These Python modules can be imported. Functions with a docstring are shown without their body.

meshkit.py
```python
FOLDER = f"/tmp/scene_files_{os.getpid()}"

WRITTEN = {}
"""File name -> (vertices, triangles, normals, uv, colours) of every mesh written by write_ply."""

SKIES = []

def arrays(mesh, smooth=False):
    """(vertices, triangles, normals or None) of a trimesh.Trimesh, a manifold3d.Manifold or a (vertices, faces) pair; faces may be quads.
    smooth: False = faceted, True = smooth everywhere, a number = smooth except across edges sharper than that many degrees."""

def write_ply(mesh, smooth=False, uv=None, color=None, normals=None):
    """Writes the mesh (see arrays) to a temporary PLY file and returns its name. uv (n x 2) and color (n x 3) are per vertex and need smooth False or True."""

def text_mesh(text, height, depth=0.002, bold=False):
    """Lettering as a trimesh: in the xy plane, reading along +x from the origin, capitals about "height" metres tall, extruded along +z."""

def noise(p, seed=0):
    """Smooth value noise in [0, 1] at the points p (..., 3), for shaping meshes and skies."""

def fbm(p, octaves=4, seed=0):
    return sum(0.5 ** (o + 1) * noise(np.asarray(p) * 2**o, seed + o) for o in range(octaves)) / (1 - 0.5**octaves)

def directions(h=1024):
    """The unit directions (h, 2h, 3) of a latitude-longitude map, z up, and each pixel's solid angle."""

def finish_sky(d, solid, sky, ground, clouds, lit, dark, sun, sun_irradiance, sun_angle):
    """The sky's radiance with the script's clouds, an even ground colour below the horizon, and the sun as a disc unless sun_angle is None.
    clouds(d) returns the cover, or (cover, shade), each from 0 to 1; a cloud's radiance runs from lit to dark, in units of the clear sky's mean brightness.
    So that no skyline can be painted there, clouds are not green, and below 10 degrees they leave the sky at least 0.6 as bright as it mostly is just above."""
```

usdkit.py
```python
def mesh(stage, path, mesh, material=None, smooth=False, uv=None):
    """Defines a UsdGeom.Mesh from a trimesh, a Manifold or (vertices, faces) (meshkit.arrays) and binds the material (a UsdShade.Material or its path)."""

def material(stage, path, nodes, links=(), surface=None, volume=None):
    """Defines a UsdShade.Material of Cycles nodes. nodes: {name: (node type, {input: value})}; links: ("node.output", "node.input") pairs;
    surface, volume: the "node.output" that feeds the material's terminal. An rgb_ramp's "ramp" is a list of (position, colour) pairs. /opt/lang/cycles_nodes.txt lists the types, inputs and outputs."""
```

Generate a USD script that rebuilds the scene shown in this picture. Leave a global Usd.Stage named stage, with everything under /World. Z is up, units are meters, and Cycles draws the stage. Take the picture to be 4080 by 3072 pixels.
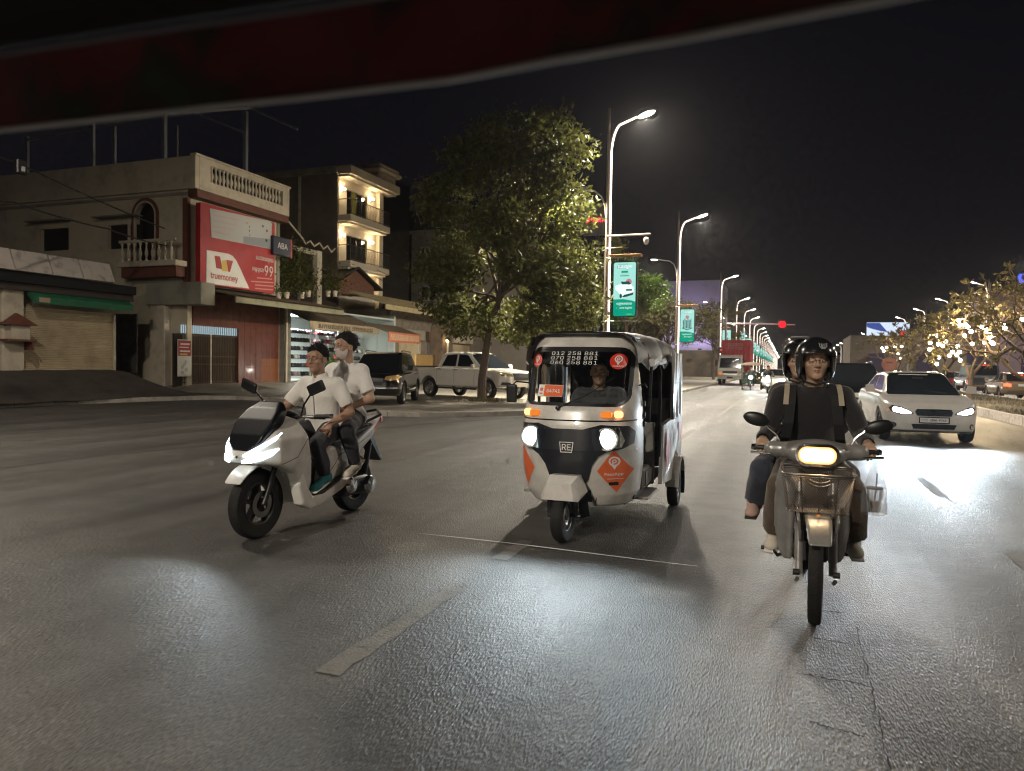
import math, random, glob
import numpy as np, trimesh, usdkit, meshkit
import manifold3d as m3
from shapely.geometry import Polygon, Point, LineString, box as sbox
from shapely import affinity
from shapely.ops import unary_union
from pxr import Usd, UsdGeom, UsdLux, UsdShade, Gf, Sdf, Vt
PI = math.pi
stage = Usd.Stage.CreateInMemory()
UsdGeom.SetStageUpAxis(stage, 'Z'); UsdGeom.SetStageMetersPerUnit(stage, 1.0)
UsdGeom.Xform.Define(stage, '/World'); UsdGeom.Scope.Define(stage, '/World/Looks')
# ---------------------------------------------------------------- camera: world +Y runs along the road, +X to the right, z up
F, CX, CY, CAM_H = 2948., 2040., 1536., 1.45
def _axes(vp=(3130, 1470), roll=1.4):
    yv = np.array([(vp[0]-CX)/F, (vp[1]-CY)/F, 1.]); yv /= np.linalg.norm(yv)
    r = math.radians(roll); up = np.array([math.sin(r), -math.cos(r), 0.]); up -= yv*(up@yv); up /= np.linalg.norm(up)
    return np.array([np.cross(yv, up), yv, up])
AX_ = _axes()
cam = UsdGeom.Camera.Define(stage, '/World/camera')
_r, _u, _b = AX_@[1, 0, 0], AX_@[0, -1, 0], AX_@[0, 0, -1]
cam.AddTransformOp().Set(Gf.Matrix4d(*_r, 0, *_u, 0, *_b, 0, 0, 0, CAM_H, 1))
cam.CreateHorizontalApertureAttr(36.); cam.CreateVerticalApertureAttr(36.*771/1024)
cam.CreateFocalLengthAttr(36.*F/4080); cam.CreateClippingRangeAttr(Gf.Vec2f(.05, 5000))
cam.CreateFStopAttr(2.5); cam.CreateFocusDistanceAttr(7.)
cam.CreateExposureAttr(.62)
# ---------------------------------------------------------------- night sky: the physical sky with the sun far down, a faint violet city glow mixed in
dome = UsdLux.DomeLight.Define(stage, '/World/sky')
dome.CreateIntensityAttr(1.)
sky_m = usdkit.material(stage, '/World/Looks/night_sky', {
    'sky': ('sky_texture', {'sky_type': 'single_scattering', 'sun_disc': False, 'sun_elevation': math.radians(-9), 'sun_rotation': 2.6}),
    'geo': ('texture_coordinate', {}), 'sep': ('separate_xyz', {}),
    'glow': ('rgb_ramp', {'ramp': [(0, (.0030, .0025, .0037)), (.1, (.0024, .0021, .0034)), (.45, (.0016, .0016, .0027)), (1, (.0010, .0010, .0019))]}),
    'scale': ('mix', {'mix_type': 'add', 'fac': 1.0}),
    'bg': ('background_shader', {'strength': 1.0})},
    [('geo.generated', 'sep.vector'), ('sep.z', 'glow.fac'), ('glow.color', 'scale.color1'), ('sky.color', 'scale.color2'), ('scale.color', 'bg.color')], surface='bg.background')
UsdShade.MaterialBindingAPI.Apply(dome.GetPrim()).Bind(sky_m)
dome.GetPrim().SetCustomDataByKey('kind', 'structure')
# ---------------------------------------------------------------- where a direction of view meets the ground or an upright plane
def ray(px, py): return AX_@np.array([(px-CX)/F, (py-CY)/F, 1.])
def on_ground(px, py, z=0.): d = ray(px, py); return d*((z-CAM_H)/d[2])+[0, 0, CAM_H]
def on_y(px, py, Y): d = ray(px, py); return d*(Y/d[1])+[0, 0, CAM_H]
def on_x(px, py, X): d = ray(px, py); return d*(X/d[0])+[0, 0, CAM_H]
# ---------------------------------------------------------------- helpers: naming and prims
_used = {}
def numbered(parent, name):
    k = parent+'/'+name; n = _used.get(k, 0); _used[k] = n+1
    return k if n == 0 else f'{k}_{n:03d}'
def tag(path, label=None, cat=None, group=None, kind=None):
    p = stage.GetPrimAtPath(path)
    for k, v in (('label', label), ('category', cat), ('group', group), ('kind', kind)):
        if v: p.SetCustomDataByKey(k, v)
    return path
def obj(name, mesh, m, parent='/World', smooth=35, **kw):
    path = numbered(parent, name)
    if isinstance(mesh, list): mesh = cat(mesh)
    usdkit.mesh(stage, path, mesh, m, smooth=smooth)
    if kw: tag(path, **kw)
    return path
def thing(name, label=None, cat_=None, loc=(0, 0, 0), rz=0., group=None, kind=None, tilt=None):
    path = numbered('/World', name); x = UsdGeom.Xform.Define(stage, path)
    x.AddTranslateOp().Set(Gf.Vec3d(*map(float, loc)))
    if rz: x.AddRotateZOp().Set(float(rz))
    if tilt: x.AddRotateYOp().Set(float(tilt))
    return tag(path, label, cat_, group, kind)
def dup(src, loc, rz=0., label=None, group=None, cat_=None, name=None, scale=None):
    was = stage.GetPrimAtPath(src).GetCustomData()
    path = thing(name or src.split('/')[-1].rstrip('0123456789').rstrip('_'), label or was.get('label'), cat_ or was.get('category'), loc, rz, group or was.get('group'))
    p = stage.GetPrimAtPath(path)
    if scale: UsdGeom.Xformable(p).AddScaleOp().Set(Gf.Vec3f(scale, scale, scale))
    p.GetReferences().AddInternalReference(src); p.SetInstanceable(True)
    return path
def light(parent, kind, loc, intensity, color, radius=.1, aim=None, cone=None, soft=.3, size=None):
    path = numbered(parent, 'lamp_light'); L = getattr(UsdLux, kind).Define(stage, path)
    L.CreateIntensityAttr(intensity); L.CreateColorAttr(Gf.Vec3f(*color))
    if kind == 'RectLight': L.CreateWidthAttr(size[0]); L.CreateHeightAttr(size[1])
    else: L.CreateRadiusAttr(radius)
    L.AddTranslateOp().Set(Gf.Vec3d(*map(float, loc)))
    if aim is not None:
        a = Gf.Vec3d(*map(float, aim)).GetNormalized(); q = Gf.Rotation(Gf.Vec3d(0, 0, -1), a).GetQuat()
        L.AddOrientOp().Set(Gf.Quatf(q))
    if cone:
        s = UsdLux.ShapingAPI.Apply(L.GetPrim()); s.CreateShapingConeAngleAttr(cone); s.CreateShapingConeSoftnessAttr(soft)
    return path
# ---------------------------------------------------------------- helpers: materials
_mats = {}
def mat(name, col=(.5, .5, .5), rough=.5, metal=0., coat=0., spec=.5, var=0., vscale=3., bump=0., bscale=40., trans=0., sheen=0., emit=0., ecol=None, stretch=None, col2=None, detail=4, rvar=0., sss=0.):
    if name in _mats: return _mats[name]
    n = {'p': ('principled_bsdf', {'base_color': col, 'roughness': rough, 'metallic': metal, 'coat_weight': coat, 'coat_roughness': .06, 'specular_ior_level': spec, 'transmission_weight': trans, 'sheen_weight': sheen})}
    if emit: n['p'][1].update({'emission_color': ecol or col, 'emission_strength': emit})
    if sss: n['p'][1].update({'subsurface_weight': sss, 'subsurface_scale': .01, 'subsurface_radius': (1., .35, .2)})
    l = []
    if var or bump or rvar:
        n['tc'] = ('texture_coordinate', {}); n['mp'] = ('mapping', {'mapping_type': 'point', 'scale': stretch or (1, 1, 1)})
        l += [('tc.object', 'mp.vector')]
    if var or rvar:
        n['nz'] = ('noise_texture', {'scale': vscale, 'detail': detail, 'roughness': .62}); l += [('mp.vector', 'nz.vector')]
    if var:
        c2 = col2 or tuple(c*(1-var) for c in col); c1 = tuple(min(1, c*(1+var*.5)) for c in col)
        n['rp'] = ('rgb_ramp', {'ramp': [(.3, c2), (.5, col), (.72, c1 if not col2 else col)]}); l += [('nz.fac', 'rp.fac'), ('rp.color', 'p.base_color')]
    if rvar:
        n['mr'] = ('map_range', {'from_min': .3, 'from_max': .7, 'to_min': max(.02, rough-rvar), 'to_max': rough+rvar}); l += [('nz.fac', 'mr.value'), ('mr.result', 'p.roughness')]
    if bump:
        n['bn'] = ('noise_texture', {'scale': bscale, 'detail': 3.}); n['bp'] = ('bump', {'strength': min(1., bump), 'distance': .01 if bump <= 1 else .01*bump})
        l += [('mp.vector', 'bn.vector'), ('bn.fac', 'bp.height'), ('bp.normal', 'p.normal')]
    _mats[name] = usdkit.material(stage, '/World/Looks/'+name, n, l, surface='p.BSDF'); return _mats[name]
def glow(name, col, strength):
    if name not in _mats: _mats[name] = usdkit.material(stage, '/World/Looks/'+name, {'e': ('emission', {'color': col, 'strength': strength})}, surface='e.emission')
    return _mats[name]
def pane(name, tint=(.8, .85, .85), rough=.02, extra=.0):
    if name in _mats: return _mats[name]
    _mats[name] = usdkit.material(stage, '/World/Looks/'+name, {'t': ('transparent_bsdf', {'color': tint}), 'g': ('glossy_bsdf', {'color': (1, 1, 1), 'roughness': rough}), 'f': ('fresnel', {'IOR': 1.5}), 'm': ('mix_closure', {})},
        [('f.fac', 'm.fac'), ('t.BSDF', 'm.closure1'), ('g.BSDF', 'm.closure2')], surface='m.closure'); return _mats[name]
def leafmat(name, col, var=.35, vscale=1.2, trans=.3, col2=None):
    if name in _mats: return _mats[name]
    c2 = col2 or tuple(c*(1-var) for c in col); c3 = tuple(c*(1+var) for c in col)
    _mats[name] = usdkit.material(stage, '/World/Looks/'+name, {'gi': ('geometry', {}), 'rp': ('rgb_ramp', {'ramp': [(0, c2), (.5, col), (1, c3)]}),
        'p': ('principled_bsdf', {'roughness': .45, 'specular_ior_level': .4}), 't': ('translucent_bsdf', {}), 'm': ('mix_closure', {'fac': trans})},
        [('gi.random_per_island', 'rp.fac'), ('rp.color', 'p.base_color'), ('rp.color', 't.color'), ('p.BSDF', 'm.closure1'), ('t.BSDF', 'm.closure2')], surface='m.closure'); return _mats[name]
# ---------------------------------------------------------------- helpers: solid shapes
def cat(ms):
    vs, fs, k = [], [], 0
    for m in ms:
        if m is None: continue
        v, f, _ = meshkit.arrays(m) if not isinstance(m, trimesh.Trimesh) else (m.vertices, m.faces, 0)
        vs.append(np.asarray(v)); fs.append(np.asarray(f)+k); k += len(v)
    return trimesh.Trimesh(np.vstack(vs), np.vstack(fs), process=False)
def bx(x0, x1, y0, y1, z0, z1, bev=0.):
    x0, x1 = sorted((x0, x1)); y0, y1 = sorted((y0, y1)); z0, z1 = sorted((z0, z1))
    bev = min(bev, .45*min(x1-x0, y1-y0, z1-z0))
    if bev <= 0:
        m = trimesh.creation.box((x1-x0, y1-y0, z1-z0)); m.apply_translation(((x0+x1)/2, (y0+y1)/2, (z0+z1)/2)); return m
    pts = []
    for i in range(3):
        for s in np.ndindex(2, 2, 2):
            p = [(x0, x1)[s[0]], (y0, y1)[s[1]], (z0, z1)[s[2]]]
            for j in range(3):
                if j != i: p[j] += bev*(1 if s[j] == 0 else -1)
            pts.append(p)
    return trimesh.convex.convex_hull(np.array(pts))
def hull(pts): return trimesh.convex.convex_hull(np.asarray(pts, float))
def tube(pts, r, n=8, caps=True, closed=False):
    P = np.asarray(pts, float); k = len(P); r = np.broadcast_to(r, k)
    T = np.gradient(P, axis=0) if not closed else np.roll(P, -1, 0)-np.roll(P, 1, 0)
    T /= np.maximum(np.linalg.norm(T, axis=1, keepdims=True), 1e-9)
    ref = np.array([0, 0, 1.]) if abs(T[0, 2]) < .9 else np.array([1., 0, 0]); V = []
    u = np.cross(T[0], ref); u /= np.linalg.norm(u)
    a = np.linspace(0, 2*PI, n, endpoint=False)
    for i in range(k):
        u = u-T[i]*(u@T[i]); u /= max(np.linalg.norm(u), 1e-9); w = np.cross(T[i], u)
        V.append(P[i]+r[i]*(np.cos(a)[:, None]*u+np.sin(a)[:, None]*w))
    V = np.vstack(V); Fc = []; rows = k if closed else k-1
    for i in range(rows):
        for j in range(n):
            a0, b0 = i*n+j, i*n+(j+1) % n; c0, d0 = ((i+1) % k)*n+j, ((i+1) % k)*n+(j+1) % n
            Fc += [(a0, b0, d0), (a0, d0, c0)]
    if caps and not closed:
        V = np.vstack([V, P[0], P[-1]]); e = len(V)
        for j in range(n): Fc += [(e-2, (j+1) % n, j), (e-1, (k-1)*n+j, (k-1)*n+(j+1) % n)]
    return trimesh.Trimesh(V, np.array(Fc)[:, ::-1]*1 if False else np.array(Fc), process=False)
def cyl(a, b, r, n=16, r2=None): return tube([a, b], [r, r if r2 is None else r2], n)
def lathe(prof, c=(0, 0, 0), axis='z', n=24):
    pr = np.asarray(prof, float); a = np.linspace(0, 2*PI, n, endpoint=False); V = np.stack([np.outer(pr[:, 0], np.cos(a)), np.outer(pr[:, 0], np.sin(a)), np.repeat(pr[:, 1:2], n, 1)], -1).reshape(-1, 3); Fc = []
    for i in range(len(pr)-1):
        for j in range(n):
            p, q = i*n+j, i*n+(j+1) % n; Fc += [(p, q, q+n), (p, q+n, p+n)]
    if axis == 'x': V = V[:, [2, 0, 1]]
    if axis == 'y': V = V[:, [1, 2, 0]]
    return trimesh.Trimesh(V+np.asarray(c, float), Fc, process=False)
def ext(poly, d, frame='xz', at=0.):
    """a flat outline made d thick; frame xz: drawn facing -y, front face at y=at; yz: facing +x, front face at x=at; xy: up from z=at"""
    ms = []
    for g in getattr(poly, 'geoms', [poly]):
        if g.is_empty: continue
        ms.append(trimesh.creation.extrude_polygon(g, d, engine='earcut'))
    m = cat(ms); v = np.array(m.vertices)
    if frame == 'xz': v = np.stack([v[:, 0], at+d-v[:, 2], v[:, 1]], 1); fl = False
    elif frame == 'yz': v = np.stack([at-d+v[:, 2], v[:, 0], v[:, 1]], 1); fl = False
    else: v = v+[0, 0, at]; fl = False
    return trimesh.Trimesh(v, m.faces, process=False)
def P2(*pts): return Polygon(pts)
def rrect(x0, x1, y0, y1, r): 
    return sbox(min(x0, x1)+r, min(y0, y1)+r, max(x0, x1)-r, max(y0, y1)-r).buffer(r, quad_segs=5)
_fonts = {}
def letters(text, height, font='Inter', bold=False):
    """lettering as a flat outline, reading along +u from 0, capitals about height tall"""
    from PIL import Image, ImageDraw, ImageFont
    if font not in _fonts: _fonts[font] = ImageFont.truetype(glob.glob(f'/opt/blender-*/*/datafiles/fonts/{font}*')[0], 96)
    ft = _fonts[font]; x0, y0, x1, y1 = ft.getbbox(text, anchor='ls', stroke_width=2*bold)
    im = Image.new('L', (x1-x0+8, y1-y0+8)); ImageDraw.Draw(im).text((4-x0, 4-y0), text, 255, ft, anchor='ls', stroke_width=2*bold)
    on = np.pad(np.asarray(im) > 127, ((0, 0), (1, 1))).astype(np.int8); rows, st = np.nonzero(np.diff(on, axis=1) == 1); en = np.nonzero(np.diff(on, axis=1) == -1)[1]
    shp = unary_union([sbox(a, -r-1, b, -r) for r, a, b in zip(rows, st, en)]).buffer(.6).buffer(-.6).simplify(1.1); s = height/70.
    return affinity.affine_transform(shp, [s, 0, 0, s, -4*s, (4-y0)*s])
def centred(shp, cx, cy, w=None):
    x0, y0, x1, y1 = shp.bounds
    shp = affinity.translate(shp, cx-(x0+x1)/2, cy-(y0+y1)/2)
    return affinity.scale(shp, w/(x1-x0), w/(x1-x0), origin=(cx, cy)) if w else shp
# ---------------------------------------------------------------- helpers: rounded forms from distance fields
def nets(f, lo, hi, h):
    lo = np.asarray(lo, float); hi = np.asarray(hi, float); n = np.ceil((hi-lo)/h).astype(int)+1
    ax = [lo[i]+h*np.arange(n[i]) for i in range(3)]; v = np.empty(n, np.float32); step = max(1, int(250000/(n[1]*n[2])))
    for i in range(0, n[0], step):
        g = np.stack(np.meshgrid(ax[0][i:i+step], ax[1], ax[2], indexing='ij'), -1); v[i:i+step] = f(g.reshape(-1, 3)).reshape(g.shape[:3])
    v[0] = v[-1] = np.maximum(v[0], 1e-3); v[0] = np.abs(v[0])+1e-4; v[-1] = np.abs(v[-1])+1e-4
    v[:, 0] = np.abs(v[:, 0])+1e-4; v[:, -1] = np.abs(v[:, -1])+1e-4; v[:, :, 0] = np.abs(v[:, :, 0])+1e-4; v[:, :, -1] = np.abs(v[:, :, -1])+1e-4
    s = v < 0; c = np.zeros(n-1, np.int8)
    for o in np.ndindex(2, 2, 2): c += s[o[0]:n[0]-1+o[0], o[1]:n[1]-1+o[1], o[2]:n[2]-1+o[2]]
    idx = np.argwhere((c > 0) & (c < 8)); ids = np.full(n-1, -1, np.int64); ids[tuple(idx.T)] = np.arange(len(idx)); acc = np.zeros((len(idx), 3)); cnt = np.zeros(len(idx))
    for a in range(3):
        for o in np.ndindex(2, 2):
            o0 = np.zeros(3, int); o0[[k for k in range(3) if k != a]] = o; o1 = o0.copy(); o1[a] = 1
            v0 = v[tuple((idx+o0).T)]; v1 = v[tuple((idx+o1).T)]; k = (v0 < 0) != (v1 < 0)
            t = np.where(k, v0/np.where(k, v0-v1, 1), 0); p = idx+o0+t[:, None]*(o1-o0); acc[k] += p[k]; cnt[k] += 1
    V = lo+h*acc/cnt[:, None]; Fs = []
    for a in range(3):
        b, d = [(1, 2), (2, 0), (0, 1)][a]; sl0 = [slice(None)]*3; sl1 = [slice(None)]*3; sl0[a] = slice(0, -1); sl1[a] = slice(1, None)
        for ax2 in (b, d): sl0[ax2] = slice(1, -1); sl1[ax2] = slice(1, -1)
        s0, s1 = s[tuple(sl0)], s[tuple(sl1)]; e = np.argwhere(s0 != s1); inside = s0[tuple(e.T)]; e[:, b] += 1; e[:, d] += 1
        q = []
        for db, dd in ((0, 0), (-1, 0), (-1, -1), (0, -1)):
            k = e.copy(); k[:, b] += db; k[:, d] += dd; q.append(ids[tuple(k.T)])
        q = np.stack(q, 1); q[~inside] = q[~inside][:, ::-1]; Fs.append(q)
    q = np.vstack(Fs); fc = np.vstack([q[:, [0, 1, 2]], q[:, [0, 2, 3]]])
    return trimesh.Trimesh(V, fc, process=False)
def smin(a, b, k): h = np.maximum(k-np.abs(a-b), 0)/k; return np.minimum(a, b)-h*h*k*.25
def smax(a, b, k): return -smin(-a, -b, k)
def s_cap(P, a, b, ra, rb=None):
    a = np.asarray(a, float); b = np.asarray(b, float); rb = ra if rb is None else rb; d = b-a; t = np.clip(((P-a)@d)/max(d@d, 1e-12), 0, 1)
    return np.linalg.norm(P-a-t[:, None]*d, axis=1)-(ra+(rb-ra)*t)
def s_cone(P, a, b, ra, rb):
    """capsule with flat ends"""
    a = np.asarray(a, float); b = np.asarray(b, float); d = b-a; L = np.linalg.norm(d); d = d/L; t = (P-a)@d; r = np.linalg.norm(P-a-t[:, None]*d, axis=1)
    return np.maximum(r-(ra+(rb-ra)*np.clip(t/L, 0, 1)), np.maximum(-t, t-L))
def s_ell(P, c, r):
    r = np.asarray(r, float); q = (P-np.asarray(c, float))/r; k = np.linalg.norm(q, axis=1); k2 = np.linalg.norm(q/r, axis=1); return k*(k-1)/np.maximum(k2, 1e-6)
def s_box(P, c, hf, r=0., R=None):
    q = P-np.asarray(c, float)
    if R is not None: q = q@R
    q = np.abs(q)-(np.asarray(hf, float)-r); return np.linalg.norm(np.maximum(q, 0), axis=1)+np.minimum(q.max(1), 0)-r
def s_poly(u, w, pts):
    pts = np.asarray(pts, float); d = np.full(len(u), 1e9); sg = np.zeros(len(u), bool); n = len(pts)
    for i in range(n):
        a, b = pts[i-1], pts[i]; e = b-a; px, py = u-a[0], w-a[1]; t = np.clip((px*e[0]+py*e[1])/max(e@e, 1e-12), 0, 1)
        d = np.minimum(d, (px-t*e[0])**2+(py-t*e[1])**2); cr = ((a[1] > w) != (b[1] > w))
        with np.errstate(divide='ignore', invalid='ignore'): sg ^= cr & (u < e[0]*(w-a[1])/(e[1] if e[1] else 1e-12)+a[0])
    return np.where(sg, -1, 1)*np.sqrt(d)
def rot(ax, deg):
    a = math.radians(deg); c, s = math.cos(a), math.sin(a)
    return np.array({'x': [[1, 0, 0], [0, c, -s], [0, s, c]], 'y': [[c, 0, s], [0, 1, 0], [-s, 0, c]], 'z': [[c, -s, 0], [s, c, 0], [0, 0, 1]]}[ax])
def moved(m, R=None, t=(0, 0, 0), c=(0, 0, 0)):
    v = np.asarray(m.vertices)-c
    if R is not None: v = v@np.asarray(R).T
    return trimesh.Trimesh(v+c+np.asarray(t, float), m.faces, process=False)
def mirx(m): return trimesh.Trimesh(np.asarray(m.vertices)*[-1, 1, 1], np.asarray(m.faces)[:, ::-1], process=False)
def decim(m, cell):
    """merge points to a coarser grid to keep smooth forms cheap"""
    return m
def surf(f, dr, lo, hi, n=160):
    """where a line along an axis first meets a form: dr '-y' from the front, '+y' from behind, '-x' / '+x' from the sides"""
    def g(u, w):
        u = np.asarray(u, float); w = np.asarray(w, float); st = (hi-lo)/48.; out = np.full(len(u), np.nan); left = np.arange(len(u)); P_ = lambda i, s: np.stack([u[i], s, w[i]], 1) if 'y' in dr else np.stack([s, u[i], w[i]], 1)
        for k in range(49):
            s = np.full(len(left), lo+st*k); hit = f(P_(left, s)) < 0; i = left[hit]
            if len(i):
                a, b = np.full(len(i), lo+st*(k-1)), s[hit]
                for _ in range(9): m = (a+b)/2; ins = f(P_(i, m)) < 0; b = np.where(ins, m, b); a = np.where(ins, a, m)
                out[i] = b; left = left[~hit]
            if not len(left): break
        return np.where(np.isnan(out), np.nanmedian(out) if not np.isnan(out).all() else hi, out)
    return g
def lay(poly, g, dr, out, h=.07):
    ms = []; sg = -1 if dr[0] == '-' else 1
    for q in getattr(poly, 'geoms', [poly]):
        v, f = trimesh.creation.triangulate_polygon(q, engine='earcut'); v, f = trimesh.remesh.subdivide_to_size(np.c_[v, np.zeros(len(v))], f, h, max_iter=14); m = trimesh.Trimesh(v, f, process=True); v = m.vertices; s = g(v[:, 0], v[:, 1])+sg*out
        V = np.stack([v[:, 0], s, v[:, 1]], 1) if 'y' in dr else np.stack([s, v[:, 0], v[:, 1]], 1); ms.append(trimesh.Trimesh(V, m.faces if dr in ('-y', '+x') else m.faces[:, ::-1], process=False))
    return cat(ms)
# ================================================================ SETTING
def fbm2(P, s, seed=0): return meshkit.fbm(np.c_[np.asarray(P)*s, np.zeros(len(P))], 4, seed)
def asphalt(name, col, rough=.43, big=.3):
    n = {'tc': ('texture_coordinate', {}), 'n1': ('noise_texture', {'scale': .22, 'detail': 6., 'roughness': .6}), 'n2': ('noise_texture', {'scale': 125., 'detail': 2., 'roughness': .7}),
         'n3': ('noise_texture', {'scale': 3.2, 'detail': 5., 'roughness': .65}), 'vo': ('voronoi_texture', {'scale': 140.}),
         'st': ('mapping', {'mapping_type': 'point', 'scale': (1.2, .06, 1)}), 'sc': ('mapping', {'mapping_type': 'point', 'scale': (1, .24, 1)}), 'n4': ('noise_texture', {'scale': 1., 'detail': 4.}),
         'r1': ('rgb_ramp', {'ramp': [(.32, tuple(c*(1-big) for c in col)), (.66, tuple(c*(1+big) for c in col))]}), 'r2': ('rgb_ramp', {'ramp': [(.34, (.2, .2, .2)), (.66, (2.0, 1.96, 1.88))]}),
         'r3': ('rgb_ramp', {'ramp': [(.35, (.6, .6, .6)), (.62, (1.2, 1.2, 1.2))]}), 'm1': ('mix', {'mix_type': 'multiply', 'fac': .8}), 'm2': ('mix', {'mix_type': 'multiply', 'fac': .7}), 'm3': ('mix', {'mix_type': 'multiply', 'fac': .6}),
         'r5': ('rgb_ramp', {'ramp': [(.35, (.6, .6, .6)), (.65, (1.25, 1.25, 1.25))]}), 'rr': ('map_range', {'from_min': .35, 'from_max': .65, 'to_min': rough-.07, 'to_max': rough+.1}),
         'ad': ('math', {'math_type': 'add'}), 'b1': ('bump', {'strength': .8, 'distance': .0056}), 'p': ('principled_bsdf', {'specular_ior_level': .62})}
    l = [('tc.object', 'n1.vector'), ('tc.object', 'sc.vector'), ('sc.vector', 'n2.vector'), ('tc.object', 'n3.vector'), ('tc.object', 'st.vector'), ('st.vector', 'n4.vector'), ('sc.vector', 'vo.vector'), ('n1.fac', 'r1.fac'), ('n2.fac', 'r2.fac'), ('n3.fac', 'r3.fac'),
         ('r1.color', 'm1.color1'), ('r2.color', 'm1.color2'), ('m1.color', 'm2.color1'), ('r3.color', 'm2.color2'), ('m2.color', 'm3.color1'), ('n4.fac', 'r5.fac'), ('r5.color', 'm3.color2'), ('m3.color', 'p.base_color'), ('n4.fac', 'rr.value'), ('rr.result', 'p.roughness'),
         ('n2.fac', 'ad.value1'), ('vo.distance', 'ad.value2'), ('ad.value', 'b1.height'), ('b1.normal', 'p.normal')]
    return usdkit.material(stage, '/World/Looks/'+name, n, l, surface='p.BSDF')
M_road = asphalt('road_asphalt', (.058, .056, .052), .46, .48); M_apron = asphalt('old_asphalt', (.036, .034, .031), .55, .45)
M_ground = mat('bare_earth', (.06, .05, .04), .95, var=.4, vscale=.4)
M_conc = mat('pavement_concrete', (.2, .18, .15), .8, var=.35, vscale=1.3, bump=.4, bscale=30)
M_kerb = mat('kerb_concrete', (.34, .31, .27), .75, var=.4, vscale=3, bump=.5, bscale=25)
M_dirt = mat('red_brown_ramp', (.045, .035, .029), .9, var=.5, vscale=1.6, bump=.8, bscale=12)
M_line = mat('worn_road_paint', (.15, .14, .124), .6, var=.6, vscale=14, bump=.5, bscale=60, col2=(.07, .067, .06))
def sheet(x0, x1, y0, y1, z, nx=1, ny=1, fz=None):
    xs, ys = np.linspace(x0, x1, nx+1), np.linspace(y0, y1, ny+1); X, Y = np.meshgrid(xs, ys, indexing='ij'); V = np.stack([X, Y, np.full(X.shape, z) if fz is None else fz(X, Y)], -1).reshape(-1, 3)
    i = (np.arange(nx)[:, None]*(ny+1)+np.arange(ny)).ravel(); return trimesh.Trimesh(V, np.vstack([np.stack([i, i+ny+1, i+ny+2], 1), np.stack([i, i+ny+2, i+1], 1)]), process=False)
def flat(poly, z):
    v, f = trimesh.creation.triangulate_polygon(poly, engine='earcut'); return trimesh.Trimesh(np.c_[v, np.full(len(v), z)], f, process=False)
obj('ground', sheet(-1500, 1500, -400, 3000, -.03), M_ground, kind='structure', smooth=False)
obj('road', sheet(-60, 20.5, -60, 1500, 0.), M_road, kind='structure', smooth=False)
# left pavement with its rounded corner island, then straight along the road
pav = Polygon([(-5.7, 800), (-5.6, 60), (-5.5, 40), (-5.5, 27), (-5.9, 22.5), (-6.6, 20.6), (-7.6, 19.3), (-9.2, 17.9), (-11, 17.5), (-13, 18.4), (-15, 20.4), (-17, 22), (-19, 22.6), (-20.3, 21.6), (-20.8, 19.5), (-21.2, 16), (-21.5, 5), (-21.5, -40), (-70, -40), (-70, 800)])
obj('pavement', ext(pav.buffer(-.16, join_style=2), .15, 'xy', -.02), M_conc, kind='structure', smooth=False)
apron = Polygon([(-5.9, 60), (-5.6, 22), (-8.2, 15.5), (-9.6, 8), (-9.4, -3), (-9.0, -30), (-60, -30), (-60, 60)]).difference(pav.buffer(-.3))
obj('side_street', flat(apron, .004), M_apron, kind='structure', smooth=False)
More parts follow.
